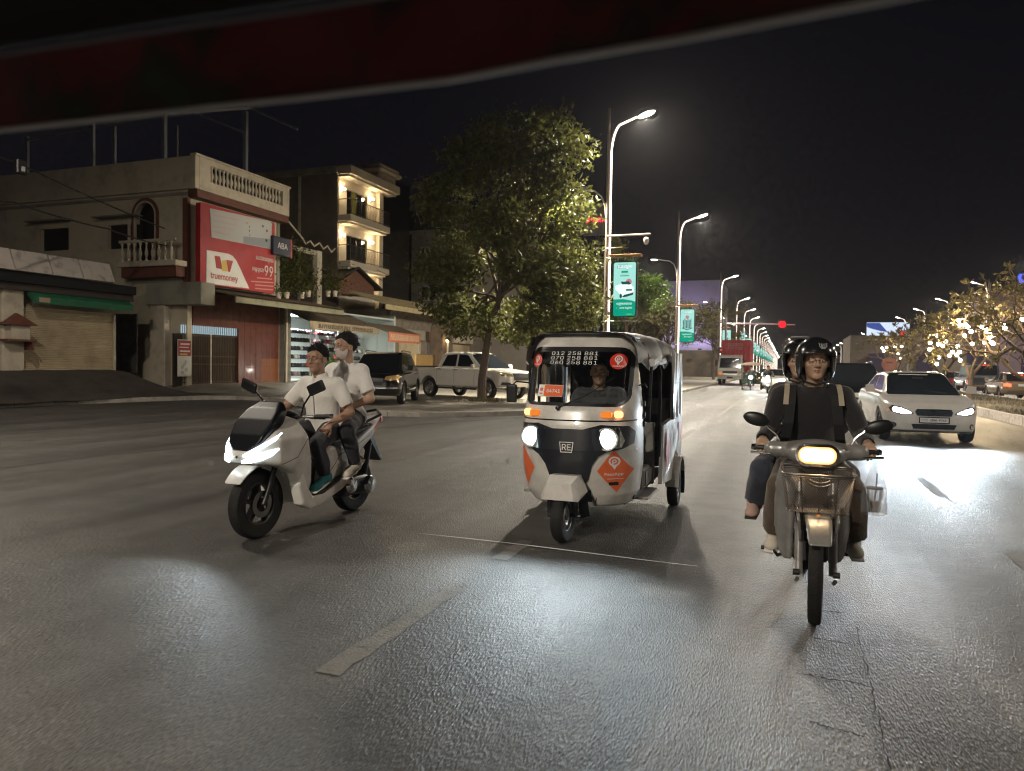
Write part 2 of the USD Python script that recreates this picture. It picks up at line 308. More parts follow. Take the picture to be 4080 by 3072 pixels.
def kerb_run(name, line, w, h, L=1.0, m=M_kerb, seed=1, end=130., **kw):
    """kerb stones laid end to end along a line, each its own piece"""
    rg = random.Random(seed); par = thing(name, **kw); s = 0.; tot = min(line.length, end)
    while s < tot-.05:
        e = min(s+L*rg.uniform(.9, 1.05), line.length); a = np.array(line.interpolate(s+.006).coords[0]); b = np.array(line.interpolate(e-.006).coords[0])
        d = (b-a)/np.linalg.norm(b-a); nn = np.array([d[1], -d[0]]); hh = h+rg.uniform(-.012, .008); of = rg.uniform(-.012, .012)
        P = []
        for q, (o, z) in ((a, (0, 0)), (b, (0, 0))):
            for o, z in ((0, -.02), (w, -.02), (0, hh), (w-.03, hh), (w, hh-.03)): P.append((*(q+nn*(o+of)), z))
        obj('kerb_stone', hull(P), m, par, smooth=False); s = e
    if tot < line.length-1:
        c = [line.interpolate(t) for t in np.linspace(tot, line.length, 8)]
        for p, q in zip(c[:-1], c[1:]):
            a, b = np.array(p.coords[0]), np.array(q.coords[0]); d = (b-a)/np.linalg.norm(b-a); nn = np.array([d[1], -d[0]])
            obj('kerb_stone', hull([(*(q_+nn*o), z) for q_ in (a, b) for o in (0, w) for z in (-.02, h)]), m, par, smooth=False)
    return par
kl = LineString(list(pav.exterior.coords)[1:18])
kl = LineString([(x, y) for x, y in kl.coords][::-1] + [(-5.7, 800)])
kerb_run('pavement_kerb', LineString([(x-.16*0, y) for x, y in kl.coords]).parallel_offset(.17, 'left') if False else LineString([(-21.5+.0, -6), (-21.2, 16), (-20.8, 19.5), (-20.3, 21.6), (-19, 22.6), (-17, 22), (-15, 20.4), (-13, 18.4), (-11, 17.5), (-9.2, 17.9), (-7.6, 19.3), (-6.6, 20.6), (-5.9, 22.5), (-5.5, 27), (-5.5, 40), (-5.6, 60), (-5.7, 800)]), -.17, .14, 1.0, kind='structure')
# forecourts that rise to the shops
obj('forecourt', sheet(-24.6, -20.9, -20, 23.6, 0, 24, 60, lambda X, Y: .115+.9*np.clip((-21.0-X)/2.9, 0, 1)**.9*np.clip((22.9-Y)/1.3, 0, 1)*np.clip((Y-6)/6, .5, 1)+.05*meshkit.noise(np.stack([X*2, Y*1.3, X*0], -1))), M_dirt, kind='structure')
obj('forecourt', sheet(-60, -18.4, 23.7, 60, 0, 40, 40, lambda X, Y: .128+.3*np.clip((-19.2-X)/4.5, 0, 1)**.9*np.clip((Y-23.6)/1.5, 0, 1)+.015*meshkit.noise(np.stack([X*1, Y*.8, X*0], -1))), M_conc, kind='structure')
# planted median on the right
med = Polygon([(6.0, 9), (6.6, 8.2), (9.6, 8.2), (10.2, 9), (10.2, 62), (9.2, 66), (7, 66), (6.0, 62)])
kr = LineString([(6.6, 8.2), (6.0, 9), (6.0, 62), (7, 66), (9.2, 66), (10.2, 62), (10.2, 9), (9.6, 8.2), (6.6, 8.2)])
M_kerbw = mat('whitewashed_kerb', (.62, .56, .50), .8, var=.4, vscale=7, bump=.7, bscale=18, col2=(.38, .3, .25))
kerb_run('median_kerb', kr, .2, .26, 1.2, M_kerbw, 5, kind='structure')
M_soil = mat('median_soil', (.055, .045, .028), .95, var=.5, vscale=4, bump=1., bscale=9)
obj('median', ext(med.buffer(-.18), .24, 'xy', -.02), M_soil, kind='structure', smooth=False)
rg = np.random.default_rng(4); gp = rg.uniform((6.3, 12), (9.9, 62), (9000, 2)); gp = gp[meshkit.fbm(np.c_[gp*.7, gp[:, :1]*0], 3) > .43]
def blades(P, z, hgt, wid, rg, lean=.5):
    n = len(P); a = rg.uniform(0, 2*PI, n); h = hgt*rg.uniform(.5, 1.2, n); d = np.c_[np.cos(a), np.sin(a)]; t = np.c_[-d[:, 1], d[:, 0]]*wid; l = d*(h*lean*rg.uniform(.2, 1, n))[:, None]
    V = np.stack([np.c_[P-t, np.full(n, z)], np.c_[P+t, np.full(n, z)], np.c_[P+l, z+h]], 1).reshape(-1, 3); return trimesh.Trimesh(V, np.arange(3*n).reshape(-1, 3), process=False)
M_grass = leafmat('grass_blades', (.07, .095, .03), .5, col2=(.11, .09, .04))
obj('grass', blades(gp, .21, .13, .012, rg), M_grass, smooth=False, label='short patchy grass growing on the median behind its whitewashed kerb', cat='grass', kind='stuff')
obj('road', sheet(20.5, 60, -60, 1500, .0), M_apron, kind='structure', smooth=False)
obj('pavement', bx(20.5, 40, 10, 1200, -.02, .14), M_conc, kind='structure', smooth=False)
# painted markings
def dash(x, y0, y1, w=.13, seed=0, name='lane_marking'):
    rg = np.random.default_rng(seed); n = max(4, int((y1-y0)/.12)); ys = np.linspace(y0, y1, n); e = lambda: rg.uniform(-.012, .012, n)
    L, R = np.c_[x-w/2+e(), ys, np.full(n, .004)], np.c_[x+w/2+e(), ys, np.full(n, .004)]; V = np.vstack([L, R]); i = np.arange(n-1)
    return obj(name, trimesh.Trimesh(V, np.vstack([np.stack([i, i+n, i+n+1], 1), np.stack([i, i+n+1, i+1], 1)]), process=False), M_line, smooth=False, kind='structure')
for k, (a, b) in enumerate(((2.9, 4.35), (5.1, 5.75), (9.5, 12), (15, 17.5), (20.5, 46), (48, 120))): dash(-1.97+.004*k*(a > 20)*6, a, b, .13, k)
for k, (a, b) in enumerate(((6.2, 7.0), (9.7, 11.3), (15.2, 17), (21, 23), (27, 29), (33, 35), (39, 41))): dash(1.74, a, b, .12, 20+k)
for k in range(24): dash(14.8, 12+6*k, 14+6*k, .12, 40+k)
# streak of light painted white before the three-wheeler, and cracks in the asphalt
M_streak = mat('fresh_white_stripe', (.75, .76, .74), .4)
def strip(name, pts, w, m, z=.005, seed=0, **kw):
    rg = np.random.default_rng(seed); P = np.asarray(pts, float); n = len(P); w = np.broadcast_to(w, n); T = np.gradient(P, axis=0); T /= np.linalg.norm(T, axis=1, keepdims=True); N = np.c_[-T[:, 1], T[:, 0]]
    V = np.vstack([np.c_[P-N*w[:, None]/2, np.full(n, z)], np.c_[P+N*w[:, None]/2, np.full(n, z)]]); i = np.arange(n-1); f = np.vstack([np.stack([i, i+n, i+n+1], 1), np.stack([i, i+n+1, i+1], 1)])
    tri = trimesh.Trimesh(V, f, process=False)
    if tri.face_normals[0][2] < 0: tri = trimesh.Trimesh(V, f[:, ::-1], process=False)
    return obj(name, tri, m, smooth=False, **kw)
t = np.linspace(0, 1, 24); strip('road_stripe', np.c_[-2.86+2.3*t, 5.6-.10*t+.02*np.sin(t*5)], .028*np.sqrt(np.clip(np.sin(PI*t), .02, 1)), M_streak, .009, kind='structure')
M_crack = mat('crack_filler', (.022, .021, .02), .8)
rg = np.random.default_rng(8)
def crack(a, b, n=16, wob=.02, w=.014):
    t = np.linspace(0, 1, n); P = np.array(a)+np.outer(t, np.array(b)-a)+rg.normal(0, wob, (n, 2))*.5; strip('road_crack', P, w*rg.uniform(.3, 1.3, n), M_crack, .0045, kind='structure')
for p, q in (((3260, 2435), (3370, 2445)), ((3250, 2545), (3390, 2570)), ((3200, 2690), (3460, 2735)), ((3230, 2880), (3430, 2935))):
    a, b = on_ground(*p)[:2], on_ground(*q)[:2]; crack(a, b, 26, .014, .013)
crack(on_ground(3415, 2500)[:2], on_ground(3545, 3072)[:2], 34, .010, .006)
# ================================================================ STREET LAMPS
M_pole = mat('grey_brown_pole', (.16, .13, .11), .5, metal=.3); M_galv = mat('galvanised_steel', (.42, .43, .44), .4, metal=.8, var=.15, vscale=9)
M_led = glow('led_strip', (1., .80, .66), 3.); M_lamp = glow('lamp_lens', (1., .93, .76), 40.); M_black = mat('black_plastic', (.012, .012, .013), .35); M_dk = mat('dark_metal', (.03, .03, .032), .45, metal=.4)
LAMP_W = (1., .89, .74)
def head_mesh(c, d, L=.74, W=.36, T=.09):
    """flat oval luminaire with its long axis along d"""
    d = np.asarray(d, float); d /= np.linalg.norm(d); s = np.cross([0, 0, 1.], d); s /= np.linalg.norm(s); u = np.cross(d, s); sp = trimesh.creation.icosphere(2)
    v = np.asarray(sp.vertices); v = np.sign(v)*np.abs(v)**.75; return trimesh.Trimesh(np.asarray(c)+np.outer(v[:, 0]*L/2, d)+np.outer(v[:, 1]*W/2, s)+np.outer(v[:, 2]*T/2, u), sp.faces, process=False), (d, s, u)
def street_lamp(sgn, label, group, left_arm=True, second=-1):
    p = thing('street_lamp', label, 'street lamp', group=group); h = 10.95
    obj('pole', tube([(0, 0, .14), (0, 0, 1.2), (0, 0, 6), (0, 0, h)], [.11, .1, .075, .05], 10), M_pole, p)
    obj('base_plate', [bx(-.2, .2, -.2, .2, .12, .17, .01)]+[cyl((a, b, .16), (a, b, .24), .02, 6) for a in (-.15, .15) for b in (-.15, .15)], M_dk, p)
    zz = [(.13, 0, .35), (.125, 0, 3), (.12, 0, 6), (.12, 0, 9.2)]; a = np.linspace(0, 1, 10)
    arc = [(.12+.42*(1-math.cos(t*PI/2*.8)), 0, 9.2+1.15*math.sin(t*PI/2*.8)) for t in a[1:]]; e = np.array(arc[-1]); arm = arc+[tuple(e+(1.0*k, 0, .36*k)) for k in (.3, .65)]
    P = np.array(zz+arm)*[sgn, 1, 1]
    obj('arm', tube(P-[.055*sgn, 0, -.012], .042, 8), M_pole, p); obj('led_tube', tube(P+[0, -.05, -.01], .034, 6), M_led, p)
    c = P[-1]+[.3*sgn, 0, .1]; m, (d, s, u) = head_mesh(c, (sgn, 0, .3)); obj('lamp_head', m, M_dk, p)
    lens = lathe([(0, -.02), (.17, -.012), (.185, .0), (.17, .012), (0, .02)], n=20); v = np.asarray(lens.vertices); dn = -u*(1 if u[2] > 0 else -1)
    obj('lamp_lens', trimesh.Trimesh(c+.035*dn+np.outer(v[:, 0]*1.7, d)+np.outer(v[:, 1]*1.0, s)+np.outer(v[:, 2]*2, dn), lens.faces, process=False), M_lamp, p)
    if left_arm:
        q = [(-.06, 0, 7.0), (-.1, 0, 7.4), (-.25, 0, 7.75), (-.5, 0, 7.95), (-1.1, 0, 8.05), (-1.25, 0, 8.07)]; q = np.array(q)*[sgn, 1, 1]; obj('side_arm', tube(q, .03, 7), M_galv, p)
        c2 = q[-1]+[-.2*sgn, 0, .02]; m, (d, s, u) = head_mesh(c2, (-sgn, 0, .06), .46, .2, .07); obj('lamp_head', m, M_galv, p)
        obj('lamp_lens', trimesh.Trimesh(c2+[0, 0, -.03]+v*[1., .55, 1], lens.faces, process=False), M_lamp, p)
    return p, c
LAMPS_L = [27, 46, 77, 102, 121, 140, 159]+[178+19*k for k in range(26)]
lp, LC = street_lamp(1, 'tall street lamp with glowing strip rising right behind the white three-wheeler', 'lamps lining the left pavement')
UsdGeom.Xformable(stage.GetPrimAtPath(lp)).GetOrderedXformOps()[0].Set(Gf.Vec3d(-6.3, 27, 0))
ORD = ['second', 'third', 'fourth', 'fifth', 'sixth', 'seventh', 'eighth', 'ninth', 'tenth']
for k, y in enumerate(LAMPS_L[1:]):
    dup(lp, (-6.3-.0008*max(0, y-150), y, 0), 0, f'tall street lamp with glowing strip, {ORD[k]} along the left pavement' if k < 9 else 'far small street lamp in the dense row above the left lane')
for y, o in ((-11, 'nearest'), (-30, 'second')): dup(lp, (-6.3, y, 0), 0, f'tall street lamp on the left pavement behind the camera, {o} one there', cat_='street lamp')
for y, o in ((10, 'nearest'), (31, 'second'), (50, 'third')): dup(lp, (19.3, y, 0), 180, f'street lamp on the right pavement outside the frame, {o} from the camera', 'lamps lining the right pavement')
LAMPS_R = [69, 88, 107, 124, 143, 162, 186, 205, 224, 243, 262, 281, 300]
for k, y in enumerate(LAMPS_R):
    dup(lp, (19.3, y, 0), 180, f'street lamp leaning in from the far right pavement, {(["nearest"]+[o+" nearest" for o in ORD])[k]} of that row' if k < 10 else 'faint far street lamp at the end of the right row', 'lamps lining the right pavement')
dup(lp, (-15.5, 9, 0), -60, 'added unseen street lamp at the side street corner, outside the left frame edge', cat_='street lamp')  # unseen lamp added to brighten the shopfronts and vehicle fronts
for x, y, w in ((-6.3+LC[0], -30, 2800), (-6.3+LC[0], -11, 3000), (-14.5, 8.5, 1150)): light('/World', 'DiskLight', (x, y, LC[2]-.14), w, LAMP_W, .25, (.05, .1, -1))  # last entry is the light of the added corner lamp
for y in (27, 46, 77, 102, 121, 140): light('/World', 'DiskLight', (-6.3+LC[0], y, LC[2]-.14), 2500, LAMP_W, .25, (0.1, 0, -1))
for y, w in ((27, 5500), (46, 3200), (77, 700), (102, 700)): light('/World', 'DiskLight', (-6.3-1.5, y, 7.95), w, (1., .9, .7), .2, (-.3, 0, -1))
for y in (10, 31, 50, 69, 88, 107): light('/World', 'DiskLight', (19.3-LC[0], y, LC[2]-.14), 1500, LAMP_W, .25, (-.1, 0, -1))
# ================================================================ THREE-WHEELER AND MOTORCYCLES (each built facing -y)
M_white = mat('white_paint', (.72, .69, .64), .3, coat=.5, var=.22, vscale=4, rvar=.1); M_tyre = mat('tyre_rubber', (.010, .0095, .009), .75, bump=.6, bscale=60, var=.3, vscale=20)
M_rim = mat('grey_rim', (.33, .32, .31), .35, metal=.8); M_chrome = mat('chrome', (.75, .74, .72), .12, metal=1.); M_silver = mat('silver_paint', (.30, .295, .28), .35, metal=.35, coat=.3, var=.2, vscale=14)
M_mask = mat('black_gloss', (.012, .013, .017), .3, coat=.3); M_canvas = mat('grey_vinyl', (.17, .165, .155), .5, var=.35, vscale=6, bump=.5, bscale=14); M_vinylw = mat('white_vinyl', (.55, .54, .53), .35, bump=.8, bscale=6, var=.2)
M_inner = mat('grey_plastic', (.30, .29, .27), .5, var=.2); M_seat = mat('black_seat', (.016, .016, .017), .5, bump=.3, bscale=60); M_orange = mat('orange_sticker', (.85, .16, .045), .4); M_red = mat('red_sticker', (.75, .05, .03), .35); M_wht = mat('white_sticker', (.82, .82, .80), .45)
M_amber = mat('amber_lens', (.75, .16, .02), .2, emit=.35, ecol=(1, .3, .03)); M_amberon = glow('amber_lamp_on', (1., .30, .07), 4.5); M_head = glow('cool_headlamp', (.80, .95, 1.), 3.8); M_warmhead = glow('warm_headlamp', (1., .72, .44), 14.); M_reflector = mat('headlamp_reflector', (.8, .85, .85), .12, metal=1.)
M_wind = pane('windscreen_glass', (.88, .9, .9)); M_dust = mat('dark_underside', (.03, .027, .024), .85)
def wheel(par, c, r, w, rim, name='wheel', spokes=5, rimm=None, disc=False, n=40, steer=0, hubm=None, sub=True):
    """tyre, rim and hub of one wheel whose axle runs along x"""
    rimm = rimm or M_rim; R = rot('z', steer); t = r-rim; path = numbered(par, name); UsdGeom.Xform.Define(stage, path)
    def put(nm, ms, m): obj(nm, moved(cat(ms), R, c), m, path)
    put('tyre', [lathe([(rim, -w*.36), (rim+t*.45, -w*.5), (r-t*.18, -w*.46), (r-t*.03, -w*.3), (r, -w*.12), (r, w*.12), (r-t*.03, w*.3), (r-t*.18, w*.46), (rim+t*.45, w*.5), (rim, w*.36)], axis='x', n=n)], M_tyre)
    ms = [lathe([(rim*1.01, -w*.38), (rim*.98, -w*.4), (rim*.9, -w*.34), (rim*.86, -w*.1), (rim*.86, w*.1), (rim*.9, w*.34), (rim*.98, w*.4), (rim*1.01, w*.38)], axis='x', n=n), lathe([(0, -w*.42), (rim*.2, -w*.4), (rim*.24, -w*.2), (rim*.24, w*.2), (rim*.2, w*.4), (0, w*.42)], axis='x', n=18)]
    if spokes == 0: ms.append(lathe([(rim*.2, -w*.2), (rim*.55, -w*.32), (rim*.9, -w*.12), (rim*.9, w*.12), (rim*.55, w*.32), (rim*.2, w*.2)], axis='x', n=n))
    elif spokes > 12:
        for k in range(spokes):
            a = 2*PI*k/spokes; b = a+.35*(1 if k % 2 else -1); s = w*.22*(1 if (k//2) % 2 else -1); ms.append(cyl((s, rim*.2*math.cos(b), rim*.2*math.sin(b)), (0, rim*.9*math.cos(a), rim*.9*math.sin(a)), .003, 5))
    else:
        for k in range(spokes):
            a = 2*PI*k/spokes+.3; q = np.array([0, math.cos(a), math.sin(a)]); s = np.array([0, -math.sin(a), math.cos(a)])
            ms.append(hull([q*rim*.18+s*rim*.13*e+np.array([w*.3*f, 0, 0]) for e in (-1, 1) for f in (-1, 1)]+[q*rim*.9+s*rim*.075*e+np.array([w*.28*f, 0, 0]) for e in (-1, 1) for f in (-1, 1)]))
    put('rim', ms, rimm)
    if disc: put('brake_disc', [lathe([(rim*.35, -.003), (rim*.62, -.003), (rim*.62, .003), (rim*.35, .003)], (w*.55, 0, 0), 'x', 30)], M_chrome)
    return path
def drape(poly, fn, out, thick=0., h=.04):
    """a flat outline in (x, z) laid on the curved front y = fn(x, z), standing out by out"""
    ms = []
    for g in getattr(poly, 'geoms', [poly]):
        if g.is_empty: continue
        if thick: m = trimesh.creation.extrude_polygon(g, thick, engine='earcut'); v, f = m.vertices, m.faces
        else: v, f = trimesh.creation.triangulate_polygon(g, engine='earcut'); v = np.c_[v, np.zeros(len(v))]
        v, f = trimesh.remesh.subdivide_to_size(v, f, h, max_iter=14); ms.append(trimesh.Trimesh(np.stack([v[:, 0], fn(v[:, 0], v[:, 1])-out+(thick-v[:, 2] if thick else 0), v[:, 1]], 1), f, process=True))
    return cat(ms)
# ---------------------------------------------------------------- white auto rickshaw
def auto_rickshaw(loc, rz):
    T = thing('auto_rickshaw', 'white three-wheeled auto rickshaw with orange diamond stickers and both round headlamps lit', 'auto rickshaw', loc, rz)
    n = 2.9; Wz = lambda z: np.interp(z, [.2, .26, .36, .6, .95, 1.1, 1.62, 1.74], [.40, .46, .51, .535, .53, .525, .48, .43]); Yz = lambda z: np.interp(z, [.2, .26, .36, .5, .75, .95, 1.08, 1.62, 1.74], [.42, .31, .24, .17, .08, .10, .14, .42, .5]); YB = .86
    def yf(x, z): W = Wz(z); return YB-(YB-Yz(z))*np.maximum(1-(np.minimum(np.abs(x)/W, .999))**n, 1e-4)**(1/n)
    def field(P, o=0.):
        x, y, z = P.T; W = Wz(z)-o; D = YB-Yz(z)-o; q = ((np.abs(x)/W)**n+(np.maximum(YB-y, 0)/D)**n)**(1/n); return (q-1)*.42
    win = rrect(-.455, .455, 1.125, 1.605, .09)
    wpts = np.array(win.exterior.coords)[:-1]
    def shell(P):
        x, y, z = P.T; d = np.maximum(field(P), -field(P, .035)); d = smax(d, z-1.725, .03); d = smax(d, .225-z, .06)
        d = np.maximum(d, np.maximum(y-.74+np.clip(z-1.0, 0, 1)*.12, -1)); d = np.maximum(d, -np.maximum(s_poly(x, z, wpts), y-.72))
        return np.maximum(d, -np.maximum(np.maximum(np.abs(x)-.17, z-.40), y-.36))
    obj('front_shell', nets(shell, (-.6, 0, .18), (.6, .8, 1.78), .0135), M_white, T)
    obj('windscreen', drape(win.buffer(.012), yf, -.014, 0, .05), M_wind, T)
    obj('windscreen_gasket', drape(win.buffer(.012).difference(win.buffer(-.014)), yf, .004, .012, .03), M_black, T)
    obj('visor_band', drape(sbox(-.455, 1.575, .455, 1.603), yf, .0, 0, .04), M_black, T)
    g = [tube([(x, float(yf(x, z))-.004, z) for x in np.linspace(-.528, .528, 40)], .006, 6) for z in (.995,)]; obj('seam', g, M_black, T)
    half = [(.0, .925), (.13, .925), (.2, .945), (.27, .965), (.47, .95), (.505, .90), (.50, .80), (.44, .765), (.33, .745), (.255, .70), (.20, .62), (.165, .50), (.13, .455), (0, .44)]
    mk = Polygon(half+[(-x, z) for x, z in half[::-1]]).buffer(-.012).buffer(.012); obj('front_mask', drape(mk, yf, .014, .02, .035), M_mask, T)
    for s in (-1, 1):
        pod = Polygon([(s*a, b) for a, b in ((.205, .915), (.245, .765), (.42, .785), (.435, .83), (.40, .93))]).buffer(.012)
        hb = numbered(T, 'headlight'); UsdGeom.Xform.Define(stage, hb)
        obj('reflector', drape(pod, yf, .024, .02, .03), M_reflector, hb); c = np.array([s*.325, float(yf(s*.325, .85))-.02, .85])
        obj('bezel', lathe([(.082, .0), (.096, .0), (.096, .03), (.082, .034)], c+[0, -.03, 0], 'y', 32), M_chrome, hb)
        obj('lens', lathe([(0, -.034), (.045, -.03), (.078, -.014), (.083, .01)], c+[0, -.008, 0], 'y', 32), M_head, hb)
        obj('indicator', [bx(s*.265, s*.352, float(yf(.3, 1.05))-.035, float(yf(.3, 1.05))+.05, 1.02, 1.075, .01)], M_amber, T)
        obj('indicator_lamp', [bx(s*.356, s*.428, float(yf(.39, 1.05))-.03, float(yf(.39, 1.05))+.04, 1.022, 1.073, .012)], M_amberon, T)
    badge = Polygon([(-.062, .82), (.062, .82), (.05, .73), (-.05, .73)]); fl = lambda x, z: np.full_like(x, float(yf(0, .78)))
    b = numbered(T, 'badge'); UsdGeom.Xform.Define(stage, b); obj('badge_plate', drape(badge.buffer(-.006), fl, .02, .01, .1), M_mask, b); obj('badge_rim', drape(badge.difference(badge.buffer(-.008)), fl, .026, .014, .1), M_chrome, b)
    obj('badge_letters', drape(centred(letters('RE', .05, bold=True), 0, .776), fl, .026, .008, .2), M_chrome, b)
    obj('roof_trim', [tube([(x, float(yf(x, 1.70))-.012-.0*x, 1.728-.10*max(0, abs(x)-.36)*2-.0) for x in np.linspace(-.45, .45, 41)], .019, 10), *[tube([(s*.452, .55, 1.695), (s*.485, .6, 1.64)], [.018, .012], 8) for s in (-1, 1)]], M_black, T)
    # canvas hood over the cabin: an arched sheet with the frame hoops showing through
    ys = np.linspace(.5, 2.55, 26); us = np.linspace(-1, 1, 25); V = []
    for y in ys:
        for u in us:
            wv = .014*math.cos((y-.55)*2*PI/.62); zt = 1.745+.03*math.sin((y-.5)*1.4)+wv; hw = .5+.1*min(1, (y-.5)/.5)+wv*.5
            x = hw*math.sin(u*PI/2)**1 if abs(u) < 1 else hw*u; z = zt-.26*abs(u)**3.2-.03*abs(u)**8*(1+math.sin(y*9))
            V.append((x, y, z))
    k = len(us); i = (np.arange(25)[:, None]*k+np.arange(k-1)).ravel(); f = np.vstack([np.stack([i, i+1, i+k+1], 1), np.stack([i, i+k+1, i+k], 1)])
    V = np.array(V); V2 = V-[0, 0, .012]; m = trimesh.Trimesh(np.vstack([V, V2]), np.vstack([f, f[:, ::-1]+len(V)]), process=False); obj('canvas_hood', m, M_canvas, T, smooth=60)
    obj('hoop', [tube([(s*.56, y, .95), (s*.575, y, 1.45), (s*.5, y, 1.66), (0, y, 1.715)], .014, 8) for s in (-1, 1) for y in (.82,)], M_dk, T); obj('hoop', [tube([(s*.6, 1.22, .6), (s*.6, 1.22, 1.4), (s*.53, 1.22, 1.66), (0, 1.22, 1.72)], .016, 8) for s in (-1, 1)], M_dk, T)
    # rear body
    for s in (-1, 1):
        pn = Polygon([(1.2, .34), (1.24, .90), (1.5, .93), (2.5, .95), (2.52, .36), (2.28, .30), (2.2, .52), (2.0, .60), (1.8, .52), (1.7, .32)])
        m = trimesh.creation.extrude_polygon(pn.buffer(-.01).buffer(.01), .035, engine='earcut'); v = m.vertices; obj('side_panel', trimesh.Trimesh(np.stack([s*(.60+v[:, 2]+.03*np.clip((v[:, 0]-1.2)/.5, 0, 1)), v[:, 0], v[:, 1]], 1), m.faces, process=False), M_white, T, smooth=20)
        obj('sticker', trimesh.Trimesh([(s*.660, 1.42, .42), (s*.660, 1.56, .66), (s*.656, 1.42, .88), (s*.656, 1.30, .64)], [(0, 1, 2), (0, 2, 3)], process=False), M_red, T, smooth=False); obj('sticker', trimesh.Trimesh([(s*.668, 2.2, .66), (s*.668, 2.45, .66), (s*.668, 2.45, .86), (s*.668, 2.2, .86)], [(0, 1, 2), (0, 2, 3)], process=False), M_red, T, smooth=False)
        curt = [];  yy = np.linspace(1.62, 2.5, 30)
        V = np.array([(s*(.655+.012*math.sin(y*23+z*3)+.01*math.sin(y*51)), y+.14*(1.6-z)*(y < 1.7), z) for z in np.linspace(.92, 1.60, 12) for y in yy]); k = 30; i = (np.arange(11)[:, None]*k+np.arange(k-1)).ravel()
        obj('side_curtain', trimesh.Trimesh(V, np.vstack([np.stack([i, i+1, i+k+1], 1), np.stack([i, i+k+1, i+k], 1)]), process=False), M_vinylw, T, smooth=60)
        obj('rolled_curtain', tube([(s*.575, y, 1.5+.012*math.sin(y*14)) for y in np.linspace(.8, 1.65, 14)], [.035+.008*math.sin(7*i) for i in range(14)], 9), M_vinylw, T)
        a = np.linspace(-.35, PI*.98, 16); arcp = [(s*.69, 2.0+.285*math.cos(t), .22+.30*math.sin(t)) for t in a]
        mg = cat([hull([(s*(.60 if e else .735), 2.0+rr_*math.cos(t), .22+rr_*1.05*math.sin(t)) for e in (0, 1) for t in (a[j], a[j+1]) for rr_ in (.275, .29)]) for j in range(15)]); obj('mudguard', mg, M_white, T, smooth=50)
        obj('mudflap', bx(s*.6, s*.735, 2.24, 2.262, .10, .34, .004), M_black, T); wheel(T, (s*.655, 2.0, .21), .21, .11, .115, spokes=0)
        obj('step', [bx(s*.44, s*.585, .72, 1.3, .265, .29, .006)], M_inner, T)
    obj('floor', [bx(-.48, .48, .6, 2.5, .29, .33), bx(-.40, .40, .62, 2.4, .23, .29)], M_dust, T); obj('rear_wall', [bx(-.62, .62, 2.46, 2.5, .35, 1.0), bx(-.60, .60, 2.44, 2.47, 1.0, 1.62)], M_seat, T)
    obj('driver_seat', [bx(-.36, .36, .88, 1.22, .50, .62, .03), bx(-.36, .36, 1.18, 1.25, .6, 1.0, .03)], M_seat, T); obj('seat_box', [bx(-.52, .52, .86, 1.24, .33, .52, .02), *[bx(.515, .535, .9+.07*k, .93+.07*k, .36, .5, .004) for k in range(5)]], M_inner, T)
    obj('partition', [bx(-.55, .55, 1.25, 1.29, .33, .92, .01)], M_inner, T)
    obj('passenger_seat', [bx(-.58, .58, 1.85, 2.4, .42, .62, .04), bx(-.58, .58, 2.3, 2.44, .6, 1.15, .04)], M_seat, T); obj('dashboard', drape(sbox(-.44, .98, .44, 1.10), yf, -.12, .08, .1), M_black, T)
    # front wheel, fork and fender
    wheel(T, (0, 0, .21), .21, .105, .118, spokes=0, steer=-3)
    fe = cat([hull([(-.165, -.08, .40), (.165, -.08, .40), (-.13, -.17, .37), (.13, -.17, .37), (-.10, -.16, .50), (.10, -.16, .50), (-.12, .0, .55), (.12, 0, .55), (-.165, .16, .40), (.165, .16, .40), (-.11, .17, .54), (.11, .17, .54), (-.155, -.13, .36), (.155, -.13, .36)])])
    obj('front_fender', fe, M_white, T, smooth=18); obj('fork', [cyl((-.10, .05, .5), (-.085, .10, .2), .022, 8), cyl((.09, .05, .5), (.085, .10, .2), .02, 8), cyl((-.12, .1, .2), (.12, .1, .2), .016, 8), cyl((-.11, .02, .24), (-.11, .02, .4), .035, 10), bx(-.17, -.09, .1, .2, .17, .23, .01)], M_dk, T)
    obj('mudflap', hull([(.09, .12, .40), (.17, .10, .40), (.10, .16, .17), (.19, .14, .20), (.09, .13, .40), (.11, .15, .2)]), M_black, T)
    # windscreen graphics
    for k, tx in enumerate(('012', '070', '060')):
        for j, w in enumerate((tx, '258', '881')): cz = 1.560-.040*k; obj('phone_number', drape(affinity.scale(centred(letters(w, .030), -.028+.15*(j-1), cz, .12), 1, .62, origin=(0, cz)), yf, .001, 0, .06), M_wht, T)
    def pin(cx, cz, s): return unary_union([Point(cx, cz).buffer(s).difference(Point(cx, cz).buffer(s*.68)), Point(cx, cz).buffer(s*.40).difference(Point(cx, cz).buffer(s*.2)), Polygon([(cx-s*.55, cz-s*.8), (cx+s*.4, cz-s*.9), (cx-s*.02, cz-s*1.75)]), sbox(cx-s*.4, cz-s*.95, cx-s*.18, cz)])
    for cx, cz, r in ((-.385, 1.495, .056), (.352, 1.495, .068)):
        st = numbered(T, 'round_sticker'); UsdGeom.Xform.Define(stage, st); obj('disc', drape(Point(cx, cz).buffer(r), yf, .001, 0, .03), M_red, st); obj('pin_logo', drape(pin(cx, cz+r*.3, r*.46), yf, .003, 0, .03), M_wht, st)
        obj('sticker_letters', drape(centred(letters('PassApp', .018, bold=True), cx, cz-r*.62, r*1.2), yf, .003, 0, .03), M_wht, st)
